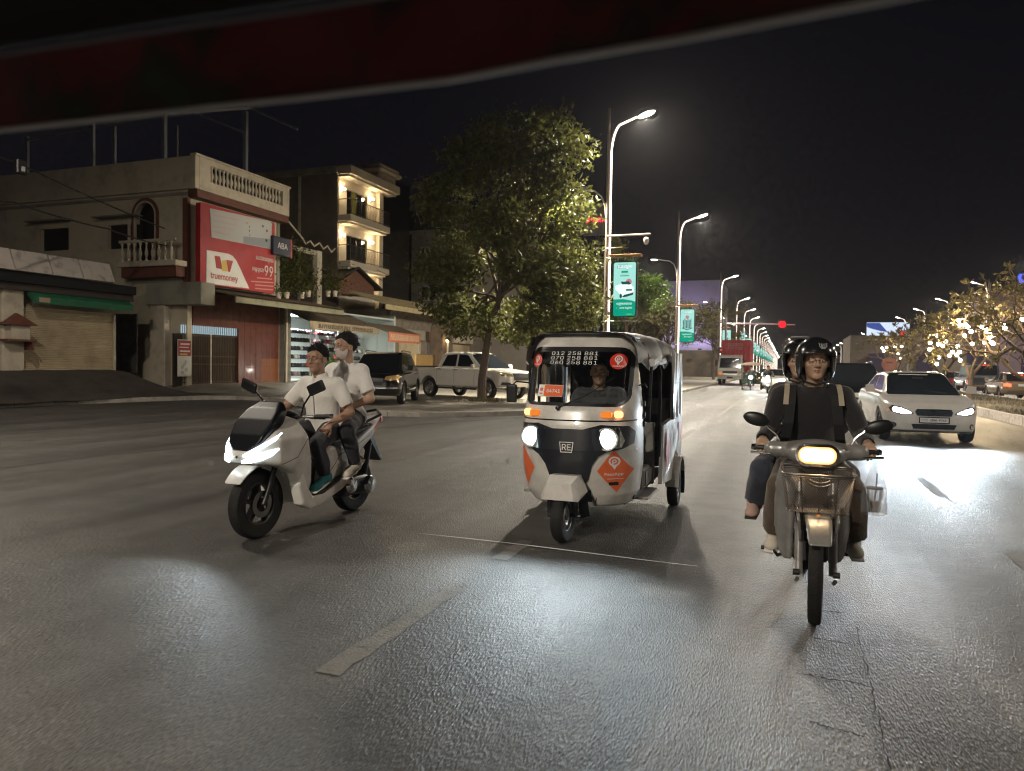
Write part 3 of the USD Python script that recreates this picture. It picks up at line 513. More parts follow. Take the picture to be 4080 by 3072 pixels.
    st = numbered(T, 'permit_card'); UsdGeom.Xform.Define(stage, st); obj('card', drape(sbox(-.315, 1.185, -.08, 1.285) , yf, .001, 0, .05), M_wht, st); obj('orange_field', drape(sbox(-.255, 1.188, -.083, 1.282), yf, .003, 0, .05), M_orange, st); obj('permit_number', drape(centred(letters('84741', .04, bold=True), -.168, 1.235, .125), yf, .005, 0, .05), M_wht, st); obj('card_mark', drape(unary_union([Point(-.285, 1.245).buffer(.016), sbox(-.3, 1.205, -.27, 1.215)]), yf, .003, 0, .05), M_orange, st)
    for cx, lab in ((.375, None), (-.44, None)):
        dm = Polygon([(cx-.135, .575), (cx, .76), (cx+.125, .575), (cx, .385)]).intersection(sbox(-.533, .3, .533, .9)); st = numbered(T, 'diamond_sticker'); UsdGeom.Xform.Define(stage, st); obj('diamond', drape(dm, yf, .003, 0, .03), M_orange, st)
        if cx > 0:
            obj('pin_logo', drape(pin(cx, .66, .042), yf, .006, 0, .03), M_wht, st); obj('sticker_letters', drape(centred(letters('PassApp', .03, bold=True), cx-.01, .545, .135), yf, .006, 0, .03), M_wht, st); obj('sticker_code', drape(sbox(cx-.05, .45, cx+.02, .478), yf, .006, 0, .05), M_mask, st); obj('sticker_code', drape(sbox(cx-.06, .505, cx+.06, .509), yf, .006, 0, .05), M_wht, st)
    obj('wiper', [lathe([(0, -.03), (.018, -.026), (.022, .0), (.02, .02)], (-.10, float(yf(-.1, 1.09)), 1.095), 'y', 14), tube([(-.10, float(yf(-.1, 1.1))-.02, 1.1), (.12, float(yf(.12, 1.22))-.02, 1.2), (.34, float(yf(.34, 1.36))-.015, 1.36)], [.006, .005, .003], 6)], M_black, T)
    obj('mirror', [nets(lambda P: s_box(P, (-.66, .56, 1.19), (.05, .018, .085), .016), (-.74, .5, 1.06), (-.58, .62, 1.32), .008), tube([(-.66, .56, 1.26), (-.62, .57, 1.3), (-.5, .6, 1.29)], .008, 6)], M_black, T); obj('mirror', tube([(.5, .6, 1.29), (.56, .58, 1.30), (.58, .57, 1.27)], .008, 6), M_black, T)
    obj('hinge', [bx(.524, .545, .70, .72, z, z+.05, .003) for z in (1.0, .92, 1.1)]+[lathe([(0, -.004), (.006, -.003), (.006, 0)], (.47, float(yf(.47, z))-.004, z), 'y', 8) for z in (.92, .87)], M_dk, T)
    obj('scratch', drape(unary_union([LineString([(.17, .34), (.20, .27), (.195, .255)]).buffer(.003), LineString([(.215, .33), (.195, .275)]).buffer(.003), LineString([(.165, .31), (.2, .3)]).buffer(.002)]), yf, .003, 0, .03), M_dirt, T)
    for s in (-1, 1):
        c = (s*.325, float(yf(.325, .85))-.10, .85); light(T, 'SphereLight', c, 620, (.82, .95, 1.), .05, (0, -1, -.22), 46, .7)
    return T
TUK = (-1.69, 5.84, 0); auto_rickshaw(TUK, 1.0)
# ---------------------------------------------------------------- white maxi scooter
def prof(pts, hw, k=.03, taper=None):
    """rounded slab: side outline in (y, z) and a half width that may vary"""
    def f(P): w = hw(P) if callable(hw) else hw; return smax(s_poly(P[:, 1], P[:, 2], pts), np.abs(P[:, 0])-w, k)
    return f
def solid(f, lo, hi, h=.012): return nets(f, lo, hi, h)
def maxi_scooter(loc, rz, tilt):
    T = thing('motor_scooter', 'white maxi scooter with a bright V-shaped headlamp, carrying two men in white shirts', 'scooter', loc, rz, tilt=tilt)
    I = lambda v, a, b: np.interp(v, a, b)
    cowl = [(-.22, .70), (-.14, .63), (.02, .60), (.2, .52), (.3, .34), (.36, .24), (.46, .24), (.46, .42), (.40, .64), (.36, .86), (.30, .99), (.18, 1.0), (.04, .93), (-.1, .82)]
    fc = prof(cowl, lambda P: I(P[:, 2], [.24, .4, .62, .82, .95, 1.0], [.15, .205, .255, .25, .18, .14])*np.clip(.30+.95*np.clip((P[:, 1]+.22)/.36, 0, 1)**.62, 0, 1), .05)
    well = lambda P: np.maximum(np.hypot(P[:, 1], P[:, 2]-.285)-.345, np.abs(P[:, 0])-.125)
    obj('front_cowl', solid(lambda P: np.maximum(fc(P), -well(P)), (-.3, -.27, .2), (.3, .5, 1.05)), M_white, T)
    sc = [(-.19, .735), (-.12, .86), (-.02, .98), (.08, 1.07), (.16, 1.12), (.19, 1.11), (.16, 1.02), (.06, .9), (-.06, .76), (-.12, .71)]
    M_scr = mat('smoked_screen_black', (.004, .0045, .007), .38, spec=.25); obj('smoked_screen', solid(lambda P: smax(prof(sc, lambda P: I(P[:, 2], [.7, .8, .95, 1.05, 1.13], [.05, .165, .205, .18, .11]), .03)(P), -1+0*P[:, 0], .01), (-.25, -.23, .68), (.25, .24, 1.16)), M_scr, T)
    # lamps: a wide lower V and a thin upper edge on each side, set proud of the cowl
    def wx(y, z): return float(I(z, [.24, .4, .62, .82, .95, 1.0], [.15, .205, .255, .25, .18, .14])*min(1, .30+.95*min(1, max(0, (y+.22)/.36))**.62))
    for s in (-1, 1):
        h = numbered(T, 'headlight'); UsdGeom.Xform.Define(stage, h)
        lo = [(-.225, .655, .012), (-.19, .668, .024), (-.13, .69, .030), (-.06, .718, .026), (.0, .75, .010)]
        obj('lens', tube([(s*max(.012, wx(y, z)-.012), y-.012, z) for y, z, r in lo], [r for *_, r in lo], 10), M_head, h)
        up = [(-.222, .70), (-.18, .74), (-.11, .785), (-.03, .83), (.05, .87)]; obj('running_light', tube([(s*(max(.01, wx(y, z))-.004), y-.008, z) for y, z in up], [.012, .016, .016, .014, .008], 8), M_head, h)
    a = np.linspace(-.5, 2.2, 20)  # fender arc, from the front lip back over the tyre
    fd = lambda P: smax(smax(np.abs(np.hypot(P[:, 1], P[:, 2]-.285)-(.325+.02*np.clip(-P[:, 1], 0, 1)))-.012, np.abs(P[:, 0])-(.095-.10*np.clip(-P[:, 1]-.15, 0, 1)), .02), np.maximum(.475-P[:, 2]-.3*np.clip(P[:, 1]+.1, 0, 1), P[:, 1]-.25), .02)
    obj('front_fender', solid(fd, (-.14, -.42, .25), (.14, .3, .68), .009), M_white, T)
    wheel(T, (0, 0, .285), .285, .105, .178, spokes=5, rimm=M_dk, disc=True)
    obj('fork', [cyl((s*.085, .14, .62), (s*.08, .0, .285), .022, 10) for s in (-1, 1)]+[cyl((-.09, 0, .285), (.09, 0, .285), .014, 8)], M_dk, T)
    wheel(T, (0, 1.315, .275), .275, .12, .172, spokes=5, rimm=M_dk)
    lower = [(.24, .42), (.30, .24), (.40, .185), (.55, .20), (.85, .29), (1.08, .40), (1.25, .53), (1.02, .47), (.8, .375), (.58, .30), (.44, .30), (.36, .40), (.3, .55)]
    obj('side_skirt', solid(lambda P: np.maximum(np.maximum(prof(lower, .235, .03)(P), -(np.abs(P[:, 0])-.13)), -well(P)), (-.27, .2, .15), (.27, 1.3, .6), .011), M_white, T)
    obj('floorboard', solid(prof([(.40, .29), (.42, .33), (.62, .33), (.86, .42), (.86, .36), (.6, .27)], .225, .02), (-.26, .36, .24), (.26, .9, .46), .011), M_black, T)
    obj('tunnel', solid(prof([(.36, .3), (.38, .74), (.45, .74), (.52, .60), (.70, .60), (.80, .66), (.85, .4), (.5, .28)], .10, .05), (-.14, .32, .25), (.14, .9, .8)), M_black, T)
    rc_ = prof([(.60, .34), (.66, .62), (.74, .70), (1.15, .74), (1.55, .88), (1.74, .94), (1.76, .89), (1.56, .74), (1.3, .62), (1.08, .48), (.8, .36)], lambda P: I(P[:, 1], [.6, .8, 1.2, 1.5, 1.76], [.14, .185, .175, .13, .05]), .05); obj('rear_cowl', solid(rc_, (-.22, .55, .3), (.22, 1.8, 1.0)), M_white, T)
    obj('seat', solid(prof([(.60, .68), (.62, .75), (.72, .765), (.98, .76), (1.06, .82), (1.44, .86), (1.5, .84), (1.3, .77), (1.1, .72), (.7, .66)], .155, .05), (-.2, .55, .62), (.2, 1.55, .92)), M_seat, T)
    obj('tail_lamp', [bx(-.06, .06, 1.72, 1.77, .84, .9, .01)], M_red, T); obj('grab_rail', tube([(-.13, 1.3, .86), (-.14, 1.6, .93), (0, 1.74, .97), (.14, 1.6, .93), (.13, 1.3, .86)], .014, 8), M_dk, T)
    obj('engine', solid(lambda P: smin(s_cap(P, (.11, .95, .30), (.12, 1.3, .28), .11, .10), s_box(P, (0, .95, .33), (.12, .16, .1), .04), .03), (-.2, .7, .14), (.26, 1.45, .48), .013), M_dk, T)
    obj('engine_cover', [lathe([(0, .03), (.07, .025), (.09, .0), (.085, -.02)], (.235, 1.28, .28), 'x', 24), lathe([(0, .03), (.06, .025), (.075, .0)], (.235, .98, .31), 'x', 24)], M_chrome, T)
    obj('muffler', [tube([(-.17, 1.0, .3), (-.19, 1.3, .33), (-.2, 1.62, .45)], [.04, .06, .055], 14)], M_dk, T); [obj('shock', cyl((s*.13, 1.32, .3), (s*.13, 1.42, .66), .03, 10), M_dk, T) for s in (-1, 1)]
    obj('rear_mudguard', hull([(-.07, 1.5, .72), (.07, 1.5, .72), (-.07, 1.72, .45), (.07, 1.72, .45), (-.07, 1.74, .47), (.07, 1.74, .47), (-.07, 1.55, .75), (.07, 1.55, .75)]), M_black, T)
    obj('handlebar', [tube([(-.36, .44, .99), (-.2, .36, .985), (0, .31, .985), (.2, .36, .985), (.36, .44, .99)], .014, 8)], M_chrome, T); obj('handlebar_cover', solid(lambda P: s_ell(P, (0, .30, .985), (.17, .10, .055)), (-.2, .18, .92), (.2, .42, 1.06)), M_black, T)
    for s in (-1, 1):
        obj('grip', tube([(s*.27, .39, .987), (s*.385, .452, .99)], .019, 10), M_seat, T); obj('bar_end', cyl((s*.385, .452, .99), (s*.41, .466, .991), .02, 10), M_chrome, T); obj('brake_lever', tube([(s*.22, .33, .985), (s*.28, .33, .975), (s*.38, .40, .97)], .006, 6), M_chrome, T)
        mp = numbered(T, 'mirror'); UsdGeom.Xform.Define(stage, mp); c = (s*.36, .30, 1.235)
        obj('mirror_housing', solid(lambda P: s_box(P@rot('z', 0), c, (.085, .018, .048), .04*.42, rot('y', s*-22)@rot('x', 8)), np.array(c)-.12, np.array(c)+.12, .008), M_black, mp); obj('mirror_stalk', tube([(s*.17, .34, .99), (s*.21, .33, 1.09), (s*.30, .315, 1.19)], .008, 7), M_black, mp)
    for s in (-1, 1):
        dr = '+x' if s > 0 else '-x'; gx = lambda fn: surf(fn, dr, s*.35, s*.02); ln = lambda *p: LineString(p).buffer(.0028)
        obj('panel_seam', lay(ln((.02, .62), (.2, .66), (.33, .80)), gx(fc), dr, .002, .03), M_black, T); obj('panel_seam', lay(ln((.70, .42), (.86, .60), (1.4, .74)), gx(rc_), dr, .002, .03), M_black, T); obj('panel_seam', lay(ln((1.02, .50), (1.12, .66)), gx(rc_), dr, .002, .03), M_black, T); obj('tail_indicator', lay(Polygon([(1.5, .80), (1.68, .88), (1.7, .86), (1.54, .77)]), gx(rc_), dr, .004, .03), M_red, T)
    obj('front_badge', drape(Point(0, .69).buffer(.012), lambda x, z: np.full_like(x, -.225), .0, .004, .1), M_chrome, T)
    obj('footpeg', [cyl((s*.17, 1.0, .40), (s*.27, 1.0, .405), .014, 8) for s in (-1, 1)], M_dk, T)
    light(T, 'SphereLight', (0, -.40, .68), 220, (.82, .95, 1.), .05, (0, -1, -.2), 55, .5)
    return T
PCX = (-4.05, 4.95, 0); PRZ = -3.; maxi_scooter(PCX, PRZ, 0)
# ---------------------------------------------------------------- silver underbone motorcycle with a wire basket
def underbone(loc, rz):
    T = thing('motorcycle', 'grey underbone motorcycle with a wire basket and a warm lit headlamp, nearest on the right', 'motorcycle', loc, rz)
    wheel(T, (0, 0, .285), .285, .072, .225, spokes=24, rimm=M_rim, n=48, steer=-5); wheel(T, (0, 1.23, .285), .285, .08, .225, spokes=24, rimm=M_rim)
    fe = lambda P: smax(smax(np.abs(np.hypot(P[:, 1], P[:, 2]-.285)-.335)-.012, np.abs(P[:, 0])-(.062+.10*np.clip(P[:, 2]-.5, 0, 1)), .02), np.maximum(.495-.30*np.clip(P[:, 1]+.02, 0, 1)-P[:, 2], P[:, 1]-.22), .015)
    side = lambda P: np.maximum(smax(s_poly(P[:, 1], P[:, 2], [(-.11, .60), (-.08, .52), (-.02, .56), (.03, .46), (.10, .41), (.16, .60), (.08, .68), (-.04, .66)]), np.abs(np.abs(P[:, 0])-.088-.14*np.clip(P[:, 2]-.5, 0, 1))-.009, .01), -1)
    obj('front_fender', nets(lambda P: smin(fe(P), side(P), .02), (-.16, -.38, .3), (.16, .26, .72), .0075), M_silver, T)
    obj('fork', [tube([(s*.092, .17, .78), (s*.09, .045, .34)], [.026, .026], 12) for s in (-1, 1)]+[tube([(s*.09, .055, .36), (s*.09, .02, .27)], [.02, .022], 10) for s in (-1, 1)], M_silver, T); obj('fork_bolt', [cyl((s*.09, -.01, .285), (s*.125, -.01, .285), .018, 10) for s in (-1, 1)]+[cyl((s*.10, .06, .22), (s*.10, -.02, .25), .012, 8) for s in (-1, 1)], M_dk, T)
    # leg shields: two curved wings
    for s in (-1, 1):
        def wing(P, s=s):
            x, y, z = s*P[:, 0], P[:, 1], P[:, 2]; outer = np.interp(z, [.22, .3, .45, .7, .86, .92], [.16, .2, .228, .235, .20, .15]); inner = np.interp(z, [.22, .3, .5, .75, .92], [.115, .105, .105, .085, .07])
            yc = .36+.28*np.clip(.75-z, 0, 1)*.5+1.9*np.clip(x-.12, 0, 1)**2*4; return smax(smax(np.abs(y-yc)-.011, np.maximum(x-outer, inner-x), .02), np.maximum(z-.90, .24-z), .03)
        obj('leg_shield', nets(wing, (min(s*.06, s*.26), .26, .2), (max(s*.06, s*.26), .72, .95), .009), M_silver, T)
    obj('body_core', solid(prof([(.26, .92), (.36, .92), (.46, .6), (.8, .5), (1.2, .58), (1.2, .50), (.9, .36), (.5, .32), (.36, .42)], .09, .04), (-.13, .2, .28), (.13, 1.25, .97)), M_dk, T)
    obj('engine', [bx(-.13, .13, .5, .85, .22, .42, .04), tube([(-.06, .42, .32), (-.06, .3, .34)], .06, 12)], M_dk, T); obj('rear_cowl', solid(prof([(.75, .5), (.8, .7), (1.5, .78), (1.6, .72), (1.3, .58)], .12, .05), (-.16, .7, .45), (.16, 1.65, .82)), M_silver, T)
    obj('seat', solid(prof([(.58, .70), (.62, .77), (1.4, .81), (1.42, .76), (1.0, .72)], .125, .04), (-.16, .55, .66), (.16, 1.46, .85)), M_seat, T)
    hp = numbered(T, 'handlebar_cover'); UsdGeom.Xform.Define(stage, hp)
    nac = lambda P: smin(smin(s_ell(P, (0, .24, .945), (.165, .12, .085)), s_cap(P, (-.25, .31, .955), (.25, .31, .955), .048), .06), s_ell(P, (0, .25, .885), (.09, .07, .07)), .05)
    obj('nacelle', nets(nac, (-.34, .08, .8), (.34, .4, 1.05), .009), M_silver, hp)
    hl = numbered(T, 'headlight'); UsdGeom.Xform.Define(stage, hl); oval = rrect(-.108, .108, .892, 1.0, .05)
    fnh = lambda x, z: .128+.9*x*x+.8*(z-.945)**2; obj('headlight_rim', drape(oval.buffer(.013).difference(oval.buffer(-.004)), fnh, .014, .05, .03), M_chrome, hl); obj('lens', drape(oval.buffer(-.016), fnh, .012, .03, .03), M_warmhead, hl); obj('lens_edge', drape(oval.difference(oval.buffer(-.0165)), fnh, .008, .03, .03), glow('warm_lens_edge', (1., .42, .12), 1.6), hl)  # glowing ring paints the orange halo around the lamp
    for s in (-1, 1):
        ind = Polygon([(s*.15, .99), (s*.145, .93), (s*.21, .925), (s*.235, .965), (s*.225, .985)]).buffer(.008); obj('indicator', drape(ind, lambda x, z: .232+.35*np.abs(x), .016, .04, .04), M_amber, T)
        obj('grip', tube([(s*.27, .33, .955), (s*.35, .35, .958)], .019, 12), M_seat, T); obj('bar_end', [tube([(s*.35, .35, .958), (s*.37, .354, .959)], [.021, .017], 12)], M_chrome, T); obj('brake_lever', tube([(s*.22, .30, .945), (s*.26, .275, .93), (s*.375, .30, .93)], [.007, .006, .008], 7), M_chrome, T)
        mp = numbered(T, 'mirror'); UsdGeom.Xform.Define(stage, mp); c = np.array((s*.345, .30, 1.125-.012*s)); R = rot('y', s*-14)
        obj('mirror_housing', nets(lambda P: s_ell((P-c)@R, (0, 0, 0), (.082, .022, .044))+.0, c-.1, c+.1, .007), M_black, mp); obj('mirror_stalk', tube([(s*.19, .3, .98), (s*.22, .31, 1.04), (s*.29, .31, 1.10)], .0065, 7), M_chrome, mp)
    # wire basket: top and bottom rims, stays and crossing diagonal wires on every side
    bp = numbered(T, 'basket'); UsdGeom.Xform.Define(stage, bp); zt, zb = .865, .645; M_wire = mat('basket_wire', (.17, .15, .135), .4, metal=.7); yc = .03
    ring = lambda t, w, d, z: [(w*math.copysign(abs(math.cos(a))**.42, math.cos(a)), yc+d*math.copysign(abs(math.sin(a))**.42, math.sin(a)), z) for a in t]
    tt = np.linspace(0, 2*PI, 41)[:-1]; top = ring(tt, .195, .135, zt); bot = ring(tt, .165, .11, zb); top = [(x, y, z+.012*(1 if y > yc else -.6)) for x, y, z in top]
    obj('basket_rim', [tube(top, .0065, 8, closed=True), tube([tuple(np.array(p)-[0, 0, .012]) for p in top], .003, 6, closed=True)], M_wire, bp); obj('basket_base_ring', tube(bot, .004, 6, closed=True), M_wire, bp)
    ta = np.linspace(0, 2*PI, 401); TA = np.array(ring(ta, .195, .135, zt)); BA = np.array(ring(ta, .165, .11, zb)); L = np.r_[0, np.cumsum(np.linalg.norm(np.diff(TA, axis=0), axis=1))]; at = lambda A, q: np.stack([np.interp(q % L[-1], L, A[:, k]) for k in range(3)], -1)
    wires = []; sp = .0145
    for k in range(int(L[-1]/sp)):
        for dr in (-1, 1):
            q = k*sp+dr*np.linspace(0, .16, 9); f = np.linspace(0, 1, 9)[:, None]; wires.append(tube(at(TA, q)*(1-f)+at(BA, q)*f, .0016, 3, caps=False))
    obj('wire_mesh', wires, M_wire, bp, smooth=False, kind='stuff')
    wires = [tube([(-.16, y, zb), (.16, y, zb)], .0018, 3, caps=False) for y in np.arange(yc-.1, yc+.105, .0145)]+[tube([(x, yc-.105, zb), (x, yc+.105, zb)], .0018, 3, caps=False) for x in np.arange(-.155, .16, .0145)]; obj('basket_bottom', wires, M_wire, bp, smooth=False, kind='stuff')
    obj('basket_stay', [tube([at(TA, np.array([q]))[0], at(BA, np.array([q]))[0]], .004, 6) for q in np.linspace(0, L[-1], 13)[:-1]], M_wire, bp); obj('basket_handle_slot', [tube([(x, yc-.137+.012*abs(x)*4, zz-.02*(1-(x/.06)**2)) for x in np.linspace(-.055, .055, 9)], .005, 6) for zz in (.815, .835)], M_wire, bp)
    obj('basket_bracket', [bx(-.06, .06, .1, .2, .60, .645, .01), cyl((-.12, .04, .645), (-.09, .1, .5), .006, 6), cyl((.12, .04, .645), (.09, .1, .5), .006, 6)], M_dk, T)
    obj('footrest', [cyl((s*.12, .62, .27), (s*.30, .62, .265), .014, 8) for s in (-1, 1)]+[cyl((s*.12, .98, .42), (s*.27, .98, .42), .013, 8) for s in (-1, 1)], M_dk, T); obj('kick_stand', tube([(-.12, .6, .27), (-.2, .45, .26), (-.22, .4, .3)], .01, 7), M_dk, T)
    obj('front_mark', drape(Point(0, .62).buffer(.012), lambda x, z: np.full_like(x, -.07), .0, .01, .1), M_amber, T)
    light(T, 'SphereLight', (0, .02, .95), 60, (1., .68, .36), .05, (0, -1, -.3), 60, .5)
    return T
DRM = (.19, 4.55, 0); DRZ = 1.5; underbone(DRM, DRZ)
# ================================================================ PEOPLE (figures face -y before they are turned)
def skinm(name, c): return mat(name, c, .5, spec=.4, sss=.12, var=.12, vscale=18)
SKIN = skinm('skin_tan', (.40, .24, .16)); SKIN2 = skinm('skin_warm', (.46, .29, .20)); M_hair = mat('black_hair', (.006, .0055, .0055), .75, bump=1., bscale=120, stretch=(1, 1, .3)); M_eye = mat('eye_white', (.7, .68, .65), .2); M_iris = mat('dark_iris', (.015, .01, .008), .15); M_lip = mat('lips', (.40, .19, .15), .5)
def cloth(name, c, var=.18, bump=.5): return mat(name, c, .85, sheen=.25, var=var, vscale=9, bump=bump, bscale=90)
C_white = cloth('white_shirt_cotton', (.80, .77, .72), .06); C_white2 = cloth('white_tee_cotton', (.76, .74, .71), .06); C_navy = cloth('dark_navy_trousers', (.016, .017, .026)); C_black = cloth('black_jeans', (.013, .014, .018)); C_blk2 = cloth('dark_sweater', (.011, .010, .013)); C_jean = cloth('dark_blue_jeans', (.028, .034, .052), .4); C_brown = cloth('brown_trousers', (.085, .058, .036), .3); C_grey = cloth('grey_jacket', (.085, .085, .09)); C_purple = cloth('faded_purple_tee', (.25, .15, .2)); C_jkt = cloth('dark_brown_jacket', (.05, .034, .03))
M_sole = mat('white_sole', (.7, .68, .63), .6); M_teal = mat('teal_shoe_knit', (.02, .17, .18), .75, bump=.6, bscale=150); M_shoew = mat('off_white_shoe', (.62, .57, .48), .7, var=.15); M_shoep = mat('pink_beige_shoe', (.5, .33, .27), .7); M_helmet = mat('black_helmet', (.012, .012, .014), .18, coat=.8); M_strap = mat('dark_strap', (.012, .012, .014), .8, bump=.4, bscale=200); M_tan = mat('tan_strap_leather', (.40, .34, .25), .6); M_wireg = mat('thin_glasses_wire', (.12, .09, .06), .3, metal=.8); M_clear = pane('clear_visor', (.86, .86, .86), .05)
def fold(P, a=.006, s=11., sd=0): return a*(meshkit.noise(P*[s, s, s*.7], sd)-.5)*2+a*.5*(meshkit.noise(P*[s*2.3, s*2.3, s*1.2], sd+7)-.5)*2
def bounds(pts, pad): pts = np.asarray(pts, float); return pts.min(0)-pad, pts.max(0)+pad
def hand_field(w, d, n, curls, side, open_=0.):
    """palm, four fingers of different lengths and a thumb; w wrist, d towards the knuckles, n the way the palm faces, side +1 if the thumb is on the +s side"""
    d = np.asarray(d, float)/np.linalg.norm(d); n = np.asarray(n, float); n = n-d*(n@d); n /= np.linalg.norm(n); s = np.cross(d, n); w = np.asarray(w, float); R = np.stack([s, d, n], 1); segs = []
    for i in range(4):
        o = (1.5-i)*side; b = w+d*(.088-.004*abs(i-1.2))+s*o*.0195; L = [(.040, .025, .019), (.044, .028, .02), (.041, .026, .019), (.032, .02, .017)][i]; a = 0; p = b
        for j in range(3):
            a += math.radians(curls[j]+2*i); q = p+L[j]*(d*math.cos(a)+n*math.sin(a)); segs.append((p, q, .0092-.0008*j-.0006*(i == 3), .0088-.0008*j-.0006*(i == 3))); p = q
    b = w+d*.028+s*side*.030+n*.008; e = b+d*.036+s*side*.022+n*.014; t = e+d*.026-s*side*.004+n*.020; segs += [(b, e, .0125, .0105), (e, t, .0105, .0085)]
    knuck = [w+d*.086+s*(1.5-i)*side*.0195-n*.006 for i in range(4)]
    def f(P):
        v = s_box(P, w+d*.048, (.039, .044, .0135), .012, R); v = smin(v, s_cap(P, w-d*.03, w+d*.02, .026, .024), .02); fg = np.full(len(P), 9.)
        for k, (p, q, ra, rb) in enumerate(segs): fg = np.minimum(fg, s_cap(P, p, q, ra, rb))
        for k in knuck: v = smin(v, np.linalg.norm(P-k, axis=1)-.008, .008)
        return smin(v, fg, .007)
    pts = [w]+[q for _, q, *_ in segs]+[p for p, *_ in segs]; return f, pts
def head_parts(c, yaw, pitch=0., skin=SKIN, hair=True, glasses=False, jaw=1.):
    R = rot('z', yaw)@rot('x', pitch)
    def f(P):
        m = P*[1, 1, 1]; ax = np.abs(P[:, 0])
        Q = np.c_[ax, P[:, 1:]]
        v = s_ell(Q, (0, .014, .034), (.0765, .096, .088)); v = smin(v, s_ell(Q, (0, -.020, -.040), (.061*jaw, .072, .078)), .03); v = smin(v, s_ell(Q, (.0, -.066, -.098), (.027*jaw, .024, .021)), .025)
        v = smin(v, s_ell(Q, (.043, -.060, -.022), (.026, .026, .022)), .02); v = smin(v, s_ell(Q, (.0, -.078, .040), (.05, .018, .03)), .02); v = smin(v, s_cap(Q, (.012, -.089, .022), (.044, -.076, .022), .008, .006), .012)
        v = smax(v, -s_ell(Q, (.031, -.100, .005), (.019, .019, .012)), .012)
        v = smin(v, s_cap(Q, (0, -.090, .012), (0, -.111, -.026), .0075, .0115), .010); v = smin(v, s_ell(Q, (.0125, -.098, -.030), (.009, .010, .008)), .006); v = np.minimum(v, s_ell(Q, (.031, -.0835, .0035), (.0155, .0125, .0115)))
        v = smin(v, s_cap(Q, (.0155, -.0985, .0125), (.043, -.0845, .009), .0035), .004)
        v = smin(v, s_cap(Q, (0, -.0925, -.054), (.02, -.083, -.0575), .0062, .0035), .005); v = smin(v, s_cap(Q, (0, -.0915, -.0655), (.018, -.083, -.063), .0066, .004), .005); v = smax(v, -s_cap(Q, (0, -.1, -.0595), (.02, -.088, -.0598), .0015), .003)
        ear = np.maximum(s_ell(Q, (.079, .012, -.006), (.012, .021, .033)), -s_ell(Q, (.091, .008, -.004), (.008, .012, .02))); v = smin(v, ear, .006)
        return smin(v, s_cap(Q, (0, .02, -.05), (0, .028, -.17), .054, .056), .025)
    H = nets(f, (-.11, -.14, -.17), (.11, .125, .14), .0052); put = lambda m: moved(m, R, c); out = {'head': put(H)}
    out['eye'] = [put(trimesh.Trimesh(trimesh.creation.icosphere(2).vertices*[.0128, .0085, .0046]+[s*.031, -.0898, .0042], trimesh.creation.icosphere(2).faces, process=False)) for s in (-1, 1)]
    out['iris'] = [put(lathe([(0, -.002), (.0045, -.0012), (.0048, .001)], (s*.031-.001, -.0972, .0045), 'y', 14)) for s in (-1, 1)]
    out['brow'] = [put(tube([(s*.013, -.099, .026), (s*.030, -.0955, .0305), (s*.048, -.080, .026)], [.0025, .0032, .0015], 6)) for s in (-1, 1)]
    out['lips'] = [put(tube([(-.021, -.0862, -.0585), (-.008, -.0985, -.0545), (0, -.0992, -.0558), (.008, -.0985, -.0545), (.021, -.0862, -.0585)], [.001, .0028, .0024, .0028, .001], 6)), put(tube([(-.021, -.0855, -.0605), (0, -.0975, -.0655), (.021, -.0855, -.0605)], [.001, .0034, .001], 6))]
    if hair:
        def g(P):
            v = s_ell(P, (0, .020, .044), (.087, .108, .104))+.008*(meshkit.noise(P*[60, 60, 25], 3)-.5)*2+.003*(meshkit.noise(P*130, 5)-.5); line = np.interp(P[:, 1], [-.12, -.075, -.055, -.02, .0, .03, .06, .12], [.088, .080, .074, .050, .016, .0, -.040, -.07]); return smax(v, line+.022*(meshkit.noise(P*[70, 70, 0], 9)-.5)-.05*np.clip(.05-np.abs(P[:, 0]), 0, 1)*(P[:, 1] < 0)*-.3-P[:, 2], .006)
        hm_ = nets(g, (-.11, -.12, -.08), (.11, .14, .17), .006); rg = np.random.default_rng(5); k = rg.integers(0, len(hm_.vertices), 900); p = hm_.vertices[k]; p = p[p[:, 2] > np.interp(p[:, 1], [-.1, 0, .1], [.055, .02, -.03])]; n_ = len(p); o = p-[0, .02, .02]; o /= np.linalg.norm(o, axis=1, keepdims=True); d = o*.55+np.array([0, -.45, .25])+rg.normal(0, .3, (n_, 3)); d /= np.linalg.norm(d, axis=1, keepdims=True); s_ = np.cross(d, rg.normal(0, 1, (n_, 3))); s_ /= np.linalg.norm(s_, axis=1, keepdims=True); L_ = rg.uniform(.014, .034, (n_, 1)); b_ = p-o*.006
        V_ = np.stack([b_-s_*.004, b_+s_*.004, b_+d*L_+o*.004], 1).reshape(-1, 3); out['hair'] = put(cat([hm_, trimesh.Trimesh(V_, np.arange(len(V_)).reshape(-1, 3), process=False)]))
    if glasses:
        out['glasses'] = [put(tube([(s*.031+.0225*math.copysign(abs(math.cos(a))**.8, math.cos(a)), -.108+.25*abs(s*.031+.0225*math.cos(a))**1.5*1.2, .003+.0185*math.sin(a)) for a in np.linspace(0, 2*PI, 25)[:-1]], .0013, 5, closed=True)) for s in (-1, 1)]+[put(tube([(-.009, -.107, .006), (0, -.11, .009), (.009, -.107, .006)], .0013, 5))]+[put(tube([(s*.054, -.100, .008), (s*.077, -.06, .008), (s*.08, .01, .006)], .0013, 5)) for s in (-1, 1)]
    return out, R
